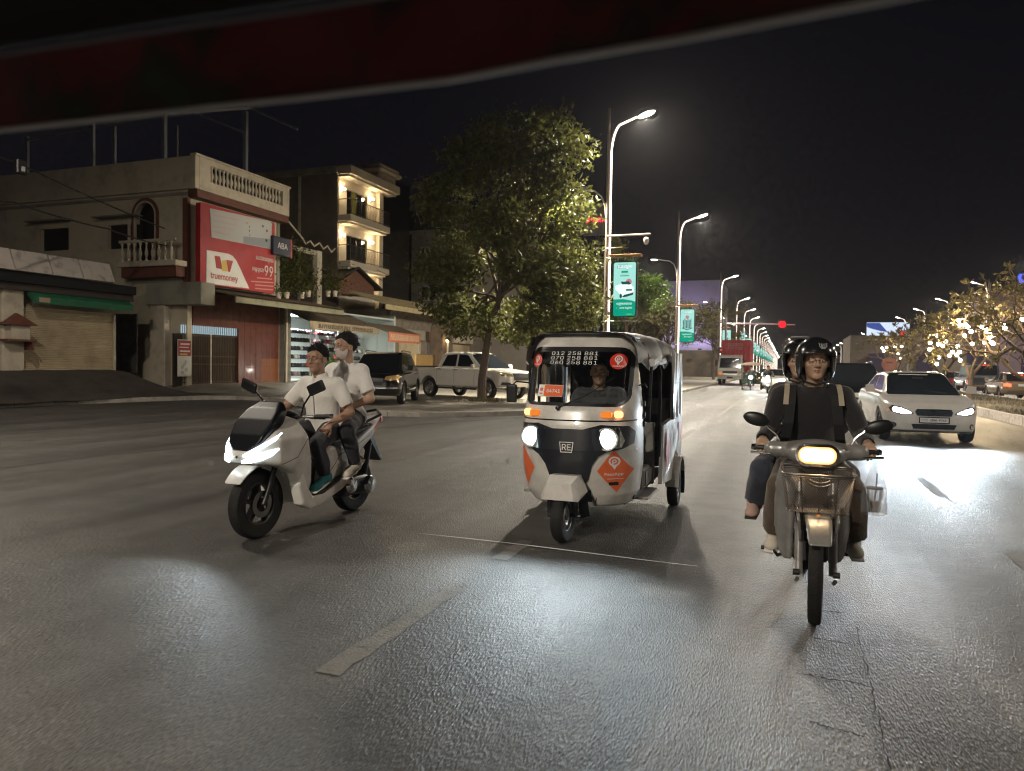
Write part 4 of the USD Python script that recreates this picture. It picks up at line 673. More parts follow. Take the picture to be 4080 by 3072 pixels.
def person(label, loc, rz, J, skin=SKIN, top=C_white, sleeve='short', legs=C_navy, shoes=(M_teal, M_sole), yaw=0., pitch=0., hair=True, glasses=False, hands=None, collar=None, wide=0., group=None, jaw=1., open_=None, topless_z=None, hem=.06):
    T = thing('person', label, 'person', loc, rz, group); J = {k: np.asarray(v, float) for k, v in J.items()}
    hm = (J['hipA']+J['hipB'])/2; sm = (J['shA']+J['shB'])/2; ax = (sm-hm)/np.linalg.norm(sm-hm); fw = np.cross(ax, J['shB']-J['shA']); fw /= np.linalg.norm(fw)
    lat = (J['shB']-J['shA'])/np.linalg.norm(J['shB']-J['shA']); Rt = np.stack([lat, np.cross(ax, lat), ax], 1); L = np.linalg.norm(sm-hm)
    def torso(P, o=0.):
        v = s_cap(P, J['hipA'], J['hipB'], .105+o); v = smin(v, s_ell((P-hm-ax*L*.38)@Rt, (0, 0, 0), (.148+o, .108+o, L*.42)), .05); v = smin(v, s_ell((P-hm-ax*L*.74)@Rt, (0, 0, 0), (.172+o, .112+o, L*.34)), .05)
        v = smin(v, s_cap(P, J['shA']+(sm-J['shA'])*.12, J['shB']+(sm-J['shB'])*.12, .050+o), .06); return smin(v, s_cap(P, sm, J['head']-ax*.10, .062+o*.3, .052+o*.3), .04)
    def limb(P, side, o=0.): return np.minimum(s_cap(P, J['sh'+side], J['el'+side], .054+o, .042+o), s_cap(P, J['el'+side], J['wr'+side], .043+o, .028+o))
    def leg(P, side, o=0.): return np.minimum(s_cap(P, J['hip'+side], J['kn'+side], .088+o, .057+o), s_cap(P, J['kn'+side], J['an'+side], .058+o, .036+o))
    def body(P):
        v = torso(P)
        for s in 'AB': v = smin(v, leg(P, s), .03)
        for s in 'AB': v = smin(v, limb(P, s), .02); v = smin(v, s_cap(P, J['an'+s], J['toe'+s]*.8+J['an'+s]*.2, .034, .03), .02)
        return v
    lo, hi = bounds([J[k] for k in J if k != 'head'], .14); hi[2] = J['head'][2]-.02
    ms = [nets(body, lo, hi, .0135)]; hp, R = head_parts(J['head'], yaw, pitch, skin, hair, glasses, jaw); ms.append(hp.pop('head'))
    for s in 'AB':
        if hands and s in hands: f, pts = hand_field(J['wr'+s], *hands[s]); l2, h2 = bounds(pts, .03); ms.append(nets(f, l2, h2, .0042))
    obj('body', ms, skin, T, smooth=True)
    for k, m in (('eye', M_eye), ('iris', M_iris), ('brow', M_hair), ('lips', M_lip), ('glasses', M_wireg)):
        if k in hp:
            for q in (hp[k] if k in ('eye', 'iris', 'brow') else [hp[k]]): obj({'brow': 'eyebrow'}.get(k, k), q, m, T, smooth=True)
    if hair: obj('hair', hp['hair'], M_hair, T, smooth=True)
    hemp = hm-ax*hem
    def shirt(P):
        v = torso(P, .016); n = fold(P, .011, 8.)
        for s in 'AB':
            a, e, w = J['sh'+s], J['el'+s], J['wr'+s]
            if sleeve == 'short': t = a+(e-a)*.78; q = s_cone(P, a-(e-a)*.02, t, .060, .072); q = np.minimum(q, np.linalg.norm(P-a, axis=1)-.060)
            else: q = np.minimum(s_cap(P, a, e, .068, .058), s_cone(P, e, e+(w-e)*.93, .058, .04)); q = np.minimum(q, np.linalg.norm(P-e, axis=1)-.057)
            v = smin(v, q, .03)
        v = v+n; v = smax(v, -((P-hemp)@ax), .01); return np.maximum(v, -(np.linalg.norm(P-(sm+(J['head']-sm)*.62-fw*0), axis=1)-.085))
    lo, hi = bounds([J[k] for k in ('hipA', 'hipB', 'shA', 'shB', 'elA', 'elB')+(('wrA', 'wrB') if sleeve == 'long' else ())], .19); hi[2] = J['head'][2]-.03; obj('shirt', nets(shirt, lo, hi, .0105), top, T, smooth=True)
    if collar:
        nb = sm+(J['head']-sm)*.34; a = np.linspace(0, 2*PI, 33)[:-1]; r = .066
        if collar == 'crew': obj('collar', tube([nb+r*(lat*math.cos(t)+(-Rt[:, 1])*math.sin(t)*1.0)-ax*.025*math.sin(t) for t in a], .009, 7, closed=True), top, T, smooth=True)
        else:
            for s in (-1, 1):
                f0 = -Rt[:, 1]; V = [nb+r*(lat*s*math.cos(t)+f0*math.sin(t))*(1+.22*k)+ax*(.030-.055*k)-ax*.02*max(0, math.sin(t)) for k in (0, 1) for t in np.linspace(-1.2, 1.35, 14)]; m = trimesh.Trimesh(V+[v+f0*.004 for v in V], np.vstack([[(i, i+1, i+15), (i, i+15, i+14)] for i in range(13)]).reshape(-1, 3), process=False); obj('collar', trimesh.Trimesh(V+[v-np.array(f0)*.003-(np.asarray(v)-nb)*.04 for v in V], np.vstack([m.faces, m.faces[:, ::-1]+28]), process=False), top, T)
            obj('placket', tube([sm-Rt[:, 1]*.135*1-ax*(L*t)+0*lat for t in np.linspace(.02, .75, 10)], .006, 6), top, T)
    def trou(P):
        v = s_cap(P, J['hipA'], J['hipB'], .118)
        for s in 'AB':
            h_, k_, a_ = J['hip'+s], J['kn'+s], J['an'+s]; e = k_+(a_-k_)*.86; q = np.minimum(s_cap(P, h_, k_, .102, .073+wide*.4), s_cone(P, k_, e, .073+wide*.4, .056+wide)); q = np.minimum(q, np.linalg.norm(P-k_, axis=1)-.073-wide*.4); v = smin(v, q, .03)
        v = v+fold(P, .009, 10., 3); return np.maximum(v, (P-hm-ax*.11)@ax)
    lo, hi = bounds([J[k] for k in ('hipA', 'hipB', 'knA', 'knB', 'anA', 'anB')], .14); obj('trousers', nets(trou, lo, hi, .0105), legs, T, smooth=True)
    for s in 'AB':
        a_, t_ = J['an'+s], J['toe'+s]; d = t_-a_; d[2] = 0*d[2]; d = t_-a_; dn = d/np.linalg.norm(d); sd = np.cross(dn, [0, 0, 1.]); sd /= np.linalg.norm(sd); up = np.cross(sd, dn); heel = t_-dn*.20; Rs = np.stack([sd, dn, up], 1); c = heel+dn*.115
        sp = numbered(T, 'shoe'); UsdGeom.Xform.Define(stage, sp)
        f = lambda P: smax(smin(smin(s_cap(P, heel+up*.02, t_-dn*.02+up*.002, .040, .030), s_cap(P, heel+up*.03, a_+up*.0-dn*.0, .042, .046), .05), s_ell((P-t_+dn*.03)@Rs, (0, 0, 0), (.045, .06, .03)), .03), -((P-heel)@up)-.018, .008)
        l2, h2 = bounds([heel, t_, a_], .075); obj('upper', nets(f, l2, h2, .007), shoes[0], sp, smooth=True)
        f = lambda P: s_box(P, c-up*.022, (.046, .135, .011), .0105, Rs)+.006*np.abs(((P-c)@dn)/.13); l2, h2 = bounds([heel-dn*.05, t_+dn*.05], .07); obj('sole', nets(f, l2, h2, .006), shoes[1], sp, smooth=True)
    return T, R
def helmet(T, c, R, name='helmet', visor=False, emblem=True, lab=None):
    hp = numbered(T, name); UsdGeom.Xform.Define(stage, hp); put = lambda m: moved(m, R, c)
    def f(P):
        v = s_ell(P, (0, .018, .030), (.128, .150, .132)); v = smin(v, s_ell(P, (0, .03, -.06), (.118, .125, .10)), .04); inner = s_ell(P, (0, .01, .01), (.098, .118, .125)); v = np.maximum(v, -inner); face = smax(smax(np.abs(P[:, 0])-.086-.25*np.clip(P[:, 1]+.06, 0, 1), P[:, 2]-.052+.0*P[:, 1], .03), P[:, 1]+.015-.2*np.clip(-P[:, 2], 0, .1), .02); v = smax(v, -face, .008); return smax(v, -.118-P[:, 2]-.12*P[:, 1], .012)
    obj('shell', put(nets(f, (-.15, -.16, -.16), (.15, .19, .18), .0065)), M_helmet, hp, smooth=True)
    obj('peak', put(nets(lambda P: smax(np.abs(P[:, 2]-.060-.10*(P[:, 1]+.14)-.9*P[:, 0]**2*-1.2)-.006, smax(np.abs(P[:, 0])-.10, np.abs(np.hypot(P[:, 0]*.9, P[:, 1]-.02)-.155)-.022, .01), .008), (-.13, -.19, .02), (.13, 0, .11), .006)), M_helmet, hp, smooth=True)
    for s in (-1, 1): obj('visor_stud', put(lathe([(0, .016), (.014, .014), (.016, .004), (.016, 0)], (s*.128, -.03, .045), 'x', 16)), M_chrome, hp)
    obj('chin_strap', put(tube([(-.085, -.01, -.09), (-.06, -.035, -.135), (0, -.045, -.150), (.06, -.035, -.135), (.085, -.01, -.09)], [.007]*5, 7)), M_strap, hp)
    if emblem:
        fn = lambda x, z: .018-.150*np.sqrt(np.maximum(1-(x/.128)**2-((z-.03)/.132)**2, 0)); sh = unary_union([LineString([(.0, .112), (-.004, .096), (.004, .086)]).buffer(.0035), *[LineString([(s*.012, .115), (s*.010, .094), (s*.003, .084)]).buffer(.003) for s in (-1, 1)], *[LineString([(s*.024, .118), (s*.021, .096), (s*.008, .083)]).buffer(.003) for s in (-1, 1)]])
        obj('emblem', put(drape(affinity.translate(sh, .03, 0), fn, .0035, 0, .01)), mat('dull_emblem', (.3, .3, .3), .4), hp)
    if visor:
        a = np.linspace(-1.25, 1.25, 18); V = [(.146*math.sin(t)*math.cos(e), .0-.185*math.cos(t)*math.cos(e), .03+.155*math.sin(e)) for e in np.linspace(.55, 1.15, 6) for t in a]; i = (np.arange(5)[:, None]*18+np.arange(17)).ravel()
        obj('clear_visor', put(trimesh.Trimesh(V, np.vstack([np.stack([i, i+1, i+19], 1), np.stack([i, i+19, i+18], 1)]), process=False)), M_clear, hp, smooth=True); obj('visor_edge', put(tube(V[-18:], .004, 6)), mat('visor_edging', (.5, .48, .45), .3), hp)
    return hp
# --- on the white scooter
person('young man in a white short-sleeved shirt and glasses riding the white scooter one-handed', PCX, PRZ, dict(hipA=(-.09, .88, .84), hipB=(.09, .88, .84), knA=(-.17, .50, .74), knB=(.20, .52, .73), anA=(-.18, .58, .40), anB=(.205, .64, .41), toeA=(-.19, .42, .355), toeB=(.22, .46, .355), shA=(-.185, .83, 1.255), shB=(.185, .83, 1.255), elA=(-.32, .72, 1.02), elB=(.295, .87, 1.0), wrA=(-.325, .505, 1.035), wrB=(.215, .67, .895), head=(.0, .77, 1.475)),
    hands={'A': ((0, -1, -.25), (0, .15, -1), (48, 62, 40), 1), 'B': ((-.15, -.75, -.62), (-.3, .45, -.8), (14, 16, 12), 1)}, top=C_white, legs=C_navy, shoes=(M_teal, M_sole), yaw=4, glasses=True, collar='shirt', skin=SKIN, hem=.13)
T2, R2 = person('young man in glasses and pale face mask sitting behind the scooter rider', PCX, PRZ, dict(hipA=(-.10, 1.20, .94), hipB=(.10, 1.20, .94), knA=(-.27, .86, .83), knB=(.27, .86, .83), anA=(-.26, 1.0, .48), anB=(.265, 1.0, .48), toeA=(-.27, .83, .43), toeB=(.285, .83, .43), shA=(-.185, 1.22, 1.375), shB=(.185, 1.22, 1.375), elA=(-.28, 1.17, 1.11), elB=(.29, 1.2, 1.11), wrA=(-.06, 1.0, 1.03), wrB=(.12, 1.0, 1.01), head=(.02, 1.17, 1.60)),
    hands={'A': ((.9, -.4, .2), (0, -.2, 1), (40, 40, 25), -1), 'B': ((-.8, -.5, .35), (-.2, .1, 1), (40, 40, 25), 1)}, top=C_white2, legs=C_black, shoes=(M_shoew, M_sole), yaw=-24, glasses=True, collar='crew', skin=SKIN2, hem=.13)
obj('shirt_print', [ext(affinity.translate(centred(letters('RK', .026), 0, 1.235), .03, 0), .004, 'xz', 1.075)], mat('faded_print', (.12, .12, .13), .8), T2); 
mk_ = lambda P: smax(smax(np.minimum(smin(s_ell(P, (0, -.022, -.045), (.0685, .083, .088)), s_cap(P, (0, -.095, -.02), (0, -.112, -.03), .012), .02), 9), P[:, 2]+.012-.1*np.clip(-P[:, 1]-.08, 0, 1)*5, .008), P[:, 1]+.012-.25*(P[:, 2]+.06), .008)
obj('face_mask', moved(nets(mk_, (-.1, -.14, -.15), (.1, .02, .02), .005), R2, (.02, 1.17, 1.60)), mat('pale_mask', (.62, .55, .52), .8), T2, smooth=True)
ph = obj('mobile_phone', moved(bx(-.036, .036, -.075, .075, -.004, .004, .003), rot('z', 30)@rot('x', 35), np.array(PCX)+rot('z', PRZ)@np.array((.035, .93, 1.045))), mat('phone_glass', (.02, .02, .025), .1, coat=.5), label='dark mobile phone in the hands of the scooter passenger', cat='phone')
# --- on the grey motorcycle
dj = dict(hipA=(-.10, .88, .82), hipB=(.10, .88, .82), knA=(-.185, .52, .70), knB=(.225, .50, .70), anA=(-.215, .64, .345), anB=(.25, .62, .345), toeA=(-.24, .49, .305), toeB=(.265, .47, .305), shA=(-.195, .74, 1.275), shB=(.195, .74, 1.275), elA=(-.275, .63, 1.04), elB=(.30, .63, 1.04), wrA=(-.305, .425, .995), wrB=(.305, .425, .995), head=(.012, .68, 1.50))
TD, RD = person('helmeted rider with round glasses, dark sweater and backpack straps on the grey motorcycle', DRM, DRZ, dj, skin=SKIN2, top=C_blk2, sleeve='long', legs=C_brown, shoes=(M_shoew, M_sole), yaw=3, hair=False, glasses=True, hands={'A': ((0, -1, -.28), (0, .2, -1), (50, 62, 45), 1), 'B': ((0, -1, -.28), (0, .2, -1), (50, 62, 45), -1)}, collar='crew', wide=.035, jaw=1.08)
helmet(TD, dj['head'], RD)
bp = thing('backpack', 'dark backpack worn by the helmeted motorcycle rider, tan patches on its straps', 'backpack', DRM, DRZ)
for s in (-1, 1):
    sp = numbered(bp, 'strap'); UsdGeom.Xform.Define(stage, sp); Q = [(s*.125, .87, 1.30), (s*.128, .80, 1.352), (s*.13, .72, 1.345), (s*.135, .645, 1.29), (s*.14, .605, 1.22), (s*.15, .60, 1.10), (s*.165, .64, 1.0), (s*.18, .74, .96)]
    def band(Q, w, t, off=0): Q = np.asarray(Q, float); return cat([hull([q+np.array([e*w/2+off, -g, 0]) for q in (a, b) for e in (-1, 1) for g in (0, t)]) for a, b in zip(Q[:-1], Q[1:])])
    obj('webbing', band(Q, .062, .012), M_strap, sp); obj('tan_patch', band([np.array(q)+[s*.028, -.004, 0] for q in Q[1:5]], .032, .013), M_tan, sp)
obj('pack', nets(lambda P: s_box(P, (0, .985, 1.12), (.15, .075, .22), .06), (-.18, .88, .86), (.18, 1.1, 1.38), .012), M_strap, bp, smooth=True)
pj = dict(hipA=(-.10, 1.24, .86), hipB=(.09, 1.24, .86), knA=(-.31, .86, .76), knB=(.24, .9, .74), anA=(-.35, .96, .48), anB=(.25, 1.0, .47), toeA=(-.37, .79, .45), toeB=(.27, .84, .43), shA=(-.19, 1.19, 1.28), shB=(.16, 1.19, 1.28), elA=(-.26, 1.1, 1.06), elB=(.22, 1.1, 1.06), wrA=(-.16, .98, .98), wrB=(.12, .98, .98), head=(-.065, 1.12, 1.505))
TP, RP = person('passenger in a dark jacket and helmet with raised clear visor behind the helmeted rider', DRM, DRZ, pj, skin=SKIN, top=C_jkt, sleeve='long', legs=C_jean, shoes=(M_shoep, mat('dark_sole', (.03, .03, .03), .8)), yaw=-14, hair=False, hands={'A': ((.9, -.3, 0), (0, 0, -1), (30, 30, 20), 1)}, wide=.02)
helmet(TP, pj['head'], RP, visor=True, emblem=False)
# iced coffee in a clear bag hanging from the right grip
bg = thing('drink_bag', 'iced coffee cup in a clear plastic bag hanging from the motorcycle grip', 'drink', np.array(DRM)+rot('z', DRZ)@np.array((.335, .33, .60)), 0); M_bag = usdkit.material(stage, '/World/Looks/clear_plastic_bag', {'p': ('principled_bsdf', {'base_color': (.8, .84, .88), 'roughness': .25, 'alpha': .28})}, surface='p.BSDF')
a = np.linspace(0, 2*PI, 25); V = [((.012+.058*min(1, k*1.6))*math.cos(t)*(1+.10*math.sin(5*t+k*7)), (.012+.05*min(1, k*1.6))*math.sin(t)*(1+.10*math.sin(4*t+k*5)), .33-.34*k) for k in np.linspace(0, 1, 10) for t in a[:-1]]; i = np.array([(r*24+c, r*24+(c+1) % 24) for r in range(9) for c in range(24)])
obj('bag', trimesh.Trimesh(V, np.vstack([np.c_[i[:, 0], i[:, 1], i[:, 1]+24], np.c_[i[:, 0], i[:, 1]+24, i[:, 0]+24]]), process=False), M_bag, bg, smooth=True)
obj('cup', [lathe([(.030, 0), (.044, .14), (.045, .14), (.031, .0)], n=24)], pane('clear_cup', (.9, .9, .9), .05), bg); obj('coffee', lathe([(0, .004), (.029, .004), (.035, .068), (0, .068)], n=24), mat('iced_coffee', (.42, .21, .08), .3), bg); obj('lid', lathe([(.046, .14), (.046, .15), (.02, .155), (0, .155)], n=24), M_black, bg); obj('straw', cyl((0, 0, .03), (.012, 0, .235), .004, 8), M_black, bg)
# --- driver of the three-wheeler
person('driver in a grey open jacket seen through the windscreen of the white auto rickshaw', TUK, 1., dict(hipA=(-.03, 1.06, .72), hipB=(.15, 1.06, .72), knA=(-.13, .74, .66), knB=(.26, .74, .66), anA=(-.13, .70, .40), anB=(.26, .70, .40), toeA=(-.13, .55, .36), toeB=(.26, .55, .36), shA=(-.12, .99, 1.18), shB=(.25, .99, 1.18), elA=(-.2, .86, .97), elB=(.33, .86, .97), wrA=(-.17, .64, 1.0), wrB=(.29, .64, 1.0), head=(.075, .93, 1.395)), skin=SKIN2, top=C_grey, sleeve='long', legs=C_black, shoes=(M_seat, M_seat), yaw=8, hands={'A': ((0, -1, -.2), (0, .2, -1), (45, 60, 40), 1), 'B': ((0, -1, -.2), (0, .2, -1), (45, 60, 40), -1)}, jaw=1.06, collar='crew')
# ================================================================ CARS AND OTHER TRAFFIC (each built with its nose at y = 0, facing -y)
M_glassd = mat('tinted_car_glass', (.010, .012, .015), .05, coat=.6); M_black2 = mat('black_paint', (.006, .006, .007), .1, coat=1.); M_pearl = mat('pearl_white_paint', (.66, .63, .58), .28, coat=.8, var=.04); M_whitep = mat('white_pickup_paint', (.60, .57, .52), .3, coat=.7, var=.06); M_gold = mat('beige_gold_paint', (.25, .18, .11), .28, metal=.3, coat=.8); M_redp = mat('dark_red_paint', (.28, .02, .018), .25, coat=.8); M_bluegrey = mat('blue_grey_paint', (.035, .05, .06), .3, coat=.8)
M_tail = glow('tail_lamp_red', (1., .03, .02), 3.); M_taild = mat('red_lens', (.35, .01, .01), .15, coat=.5, emit=.25, ecol=(1, .03, .02)); M_plate = mat('number_plate_white', (.75, .75, .73), .4); M_headw = glow('white_headlamp', (.82, .90, 1.), 26.); M_headoff = mat('unlit_headlamp', (.35, .28, .18), .12, metal=.7, coat=1.); M_brake = glow('brake_lamp', (1., .05, .02), 5.)
def car(label, low, gh, W, wheels, paint, loc, rz, gw=(.74, .56), r=.32, cat_='car', group=None, h=.026, front=.62, rear=.75, win_side=(), screen=None, back=None, lights=None, name='parked_car', tumble=.05, beam=0, rimm=None, extra=None, arch=.06, gwedge=None):
    T = thing(name, label, cat_, loc, rz, group); low = np.array(low); gh = np.array(gh); L = low[:, 0].max(); gz = gh[:, 1]
    def wl(y, z): return W/2*(1-(1-front)*np.clip((.75-y)/.75, 0, 1)**2.4-(1-rear)*np.clip((y-L+.6)/.6, 0, 1)**2.4)-tumble*np.clip((z-.62)/.4, -1, 1)**2
    def wg(z): return gw[0]+(gw[1]-gw[0])*np.clip((z-gz.min())/(gz.max()-gz.min()), 0, 1)
    def f(P):
        x, y, z = np.abs(P[:, 0]), P[:, 1], P[:, 2]; a = smax(s_poly(y, z, low), x-wl(y, z), .10); b = smax(s_poly(y, z, gh), x-wg(z)+.03*np.clip(np.abs(y-gh[:, 0].mean())-1, 0, 1)**2, .10); v = smin(a, b, .05)
        for wy in wheels: v = np.maximum(v, -np.maximum(np.hypot(y-wy, z-r)-(r+arch), W/2-.32-x))
        return v
    obj('body', nets(f, (-W/2-.06, -.08, .1), (W/2+.06, L+.08, gz.max()+.08), h), paint, T, smooth=True)
    fy = surf(f, '-y', -.15, L*.62, 260); ry = surf(f, '+y', L+.15, L*.4, 220); sx = {1: surf(f, '+x', W/2+.1, .2, 120), -1: surf(f, '-x', -W/2-.1, -.2, 120)}
    if screen: obj('windscreen', lay(Polygon(screen+[(-a, b) for a, b in screen[::-1]]).buffer(.03), fy, '-y', .006), M_glassd, T, smooth=True)
    if back: obj('rear_window', lay(Polygon(back+[(-a, b) for a, b in back[::-1]]).buffer(.03), ry, '+y', .006), M_glassd, T, smooth=True)
    for w in win_side:
        for s in (-1, 1): obj('side_window', lay(Polygon(w).buffer(-.02).buffer(.02), sx[s], '+x' if s > 0 else '-x', .005), M_glassd, T, smooth=True)
    for wy in wheels:
        for s in (-1, 1): wheel(T, (s*(W/2-.12), wy, r), r, .20, r*.66, spokes=5, rimm=rimm or M_rim, n=32)
    zb = gz.min()
    for s in (-1, 1): obj('side_mirror', hull([(s*(W/2-.02), gh[0, 0]+.35, zb+.06), (s*(W/2+.17), gh[0, 0]+.33, zb+.05), (s*(W/2+.18), gh[0, 0]+.38, zb+.20), (s*(W/2+.02), gh[0, 0]+.40, zb+.22), (s*(W/2+.16), gh[0, 0]+.47, zb+.06), (s*(W/2+.16), gh[0, 0]+.47, zb+.2), (s*(W/2), gh[0, 0]+.47, zb+.1)]), paint, T, smooth=25)
    return T, f, fy, ry, sx
def sub(T, n): p = numbered(T, n); UsdGeom.Xform.Define(stage, p); return p
sym = lambda pts: Polygon(list(pts)+[(-a, b) for a, b in list(pts)[::-1]])
mir = lambda pts, s: Polygon([(s*a, b) for a, b in pts])
# pearl white hatchback with both headlamps on
hatch = dict(low=[(.05, .26), (0, .42), (.01, .58), (.06, .70), (.3, .80), (.75, .90), (1.08, .96), (3.9, 1.02), (4.25, .95), (4.32, .7), (4.3, .38), (4.1, .26), (3, .22), (.4, .20)], gh=[(1.0, .93), (1.3, 1.12), (1.75, 1.37), (2.0, 1.425), (2.6, 1.44), (3.2, 1.41), (3.95, 1.12), (4.12, .96)], W=1.765, wheels=(.86, 3.46), r=.318)
T, f, fy, ry, sx = car('pearl white hatchback with bright bluish headlamps driving behind the helmeted rider', paint=M_pearl, loc=(2.77, 16.55, 0), rz=2.5, screen=[(.66, .98), (.54, 1.36), (.3, 1.375), (0, 1.38)], win_side=([(1.5, 1.02), (1.95, 1.33), (2.5, 1.36), (2.5, 1.03)], [(2.58, 1.03), (2.58, 1.36), (3.1, 1.33), (3.55, 1.16), (3.6, 1.06)]), name='hatchback_car', h=.022, **hatch)
for s in (-1, 1):
    hp = sub(T, 'headlight'); pod = mir([(.36, .60), (.40, .64), (.60, .735), (.72, .75), (.775, .70), (.74, .625), (.60, .58)], s); obj('housing', lay(pod, fy, '-y', .010, .03), M_reflector, hp); obj('lens', lay(mir([(.40, .615), (.46, .65), (.60, .71), (.69, .72), (.72, .68), (.70, .63), (.58, .60)], s), fy, '-y', .02, .03), M_headw, hp)
    obj('fog_lamp', [lay(Point(s*.70, .36).buffer(.055), fy, '-y', .008, .03)], M_mask, T); obj('fog_lens', [lay(Point(s*.70, .355).buffer(.028), fy, '-y', .02, .03)], M_chrome, T); obj('indicator', lay(mir([(.775, .69), (.80, .66), (.79, .63), (.765, .65)], s), fy, '-y', .012, .04), M_amber, T)
    c = np.array((s*.60, float(fy([.6], [.66])[0])-.07, .66)); light(T, 'SphereLight', c, 2300, (.74, .89, 1.), .055, (-.02*s, -1, -.05), 52, 1.)
gp = sub(T, 'grille'); obj('grille_opening', lay(sym([(.30, .56), (.335, .64), (.30, .685), (0, .69)]), fy, '-y', .008, .04), M_mask, gp); obj('chrome_bar', lay(sym([(.31, .672), (.31, .69), (0, .697), (0, .68)]), fy, '-y', .016, .05), M_chrome, gp)
for z in (.59, .615, .64): obj('grille_slat', lay(sym([(.30, z), (.30, z+.006), (0, z+.006), (0, z)]), fy, '-y', .014, .05), M_dk, gp)
em = affinity.scale(Point(0, 0).buffer(1, 24), .085, .052); em = unary_union([em.difference(affinity.scale(em, .8, .72)), LineString([(.035, .032), (-.03, -.018), (.05, -.024)]).buffer(.008)]); obj('emblem', lay(affinity.translate(em, 0, .615), fy, '-y', .024, .03), M_chrome, T)
pl = sub(T, 'number_plate'); obj('plate', lay(sbox(-.255, .43, .255, .53), lambda u, w: np.full_like(np.asarray(u, float), float(fy([0.], [.48])[0])), '-y', .02, .2), M_plate, pl); fl = lambda u, w: np.full_like(np.asarray(u, float), float(fy([0.], [.48])[0])-.02)
obj('plate_frame', lay(sbox(-.27, .415, .27, .545).difference(sbox(-.25, .435, .25, .525)), fl, '-y', .004, .2), M_mask, pl); obj('plate_number', lay(centred(letters('2BM-9741', .05, bold=True), .07, .48, .285), fl, '-y', .004, .2), M_mask, pl)
try: kh = letters('ភពញ', .04, 'NotoSansKhmer')
except Exception: kh = letters('m', .04)
obj('plate_script', lay(centred(kh, -.175, .48, .11), fl, '-y', .004, .2), mat('plate_blue_grey', (.25, .27, .33), .5), pl)
obj('lower_intake', lay(sym([(.36, .30), (.40, .395), (0, .40)]), fy, '-y', .008, .05), M_mask, T); obj('front_lip', lay(sym([(.72, .245), (.74, .262), (0, .262), (0, .245)]), fy, '-y', .01, .06), M_dk, T); obj('wiper', [tube([(s_*.55-.1, float(fy([s_*.55-.1], [.985])[0])-.02, .985), (s_*.15-.1, float(fy([s_*.15-.1], [1.04])[0])-.016, 1.04)], .007, 5) for s_ in (1,)], M_black, T); obj('interior_mirror', lay(rrect(-.11, .11, 1.27, 1.32, .02), fy, '-y', .012, .05), M_dk, T)
# dark multi-purpose vehicle behind it
suv = dict(low=[(.05, .34), (0, .5), (.0, .75), (.06, .92), (.4, 1.0), (1.0, 1.08), (4.3, 1.14), (4.52, 1.05), (4.58, .8), (4.55, .42), (4.3, .34), (.4, .28)], gh=[(.95, 1.04), (1.3, 1.28), (1.75, 1.60), (2.1, 1.68), (3.0, 1.70), (3.9, 1.66), (4.35, 1.2), (4.45, 1.06)], W=1.86, wheels=(.88, 3.6), r=.36, gw=(.80, .62))
swin = ([(1.45, 1.14), (1.98, 1.58), (2.55, 1.61), (2.55, 1.15)], [(2.63, 1.15), (2.63, 1.61), (3.4, 1.59), (3.45, 1.16)], [(3.55, 1.18), (3.52, 1.57), (3.85, 1.54), (4.1, 1.25)])
T, f, fy, ry, sx = car('black utility vehicle half hidden behind the pearl white hatchback', paint=M_black2, loc=(2.15, 25.3, 0), rz=1, screen=[(.72, 1.12), (.60, 1.57), (.3, 1.6), (0, 1.6)], win_side=swin, name='utility_car', **suv)
for s in (-1, 1): obj('headlight', lay(mir([(.5, .78), (.55, .88), (.82, .93), (.86, .86), (.8, .78)], s), fy, '-y', .012, .04), M_headoff, T); obj('roof_rail', tube([(s*.60, 2.0, 1.70), (s*.61, 2.2, 1.735), (s*.61, 3.7, 1.72), (s*.6, 3.9, 1.67)], .02, 6), M_chrome, T)
obj('grille', lay(sym([(.4, .6), (.45, .88), (0, .9)]), fy, '-y', .01, .06), M_chrome, T); obj('number_plate', lay(sbox(-.25, .42, .25, .53), fy, '-y', .02, .1), M_plate, T); obj('tail_lamp', [lay(mir([(.62, 1.1), (.64, 1.55), (.56, 1.6), (.58, 1.12)], s), ry, '+y', .01) for s in (-1,)], M_taild, T)
# black parked utility vehicle on the corner, amber headlamp
T, f, fy, ry, sx = car('black utility car parked on the pavement corner behind the two men on the scooter', paint=M_black2, loc=(-12.0, 19.9, .14), rz=19, screen=[(.72, 1.12), (.60, 1.57), (.3, 1.6), (0, 1.6)], win_side=swin, group=None, name='parked_car', **suv)
for s in (-1, 1): obj('headlight', lay(mir([(.42, .80), (.46, .90), (.80, .96), (.87, .90), (.80, .80), (.6, .77)], s), fy, '-y', .012, .03), mat('amber_clouded_headlamp', (.45, .30, .12), .15, metal=.4, coat=1.), T); obj('roof_rail', tube([(s*.60, 2.0, 1.70), (s*.61, 2.2, 1.735), (s*.61, 3.7, 1.72), (s*.6, 3.9, 1.67)], .02, 6), M_chrome, T); obj('door_handle', [bx(s*.915, s*.945, y, y+.16, .98, 1.0, .006) for y in (2.3,)], M_chrome, T); obj('door_handle', [bx(s*.915, s*.945, y, y+.16, 1.0, 1.02, .006) for y in (3.25,)], M_chrome, T)
obj('grille', lay(sym([(.36, .62), (.40, .84), (0, .86)]), fy, '-y', .01, .06), M_dk, T); obj('bumper_trim', lay(sym([(.8, .52), (.82, .56), (0, .56), (0, .52)]), fy, '-y', .012, .06), M_chrome, T)
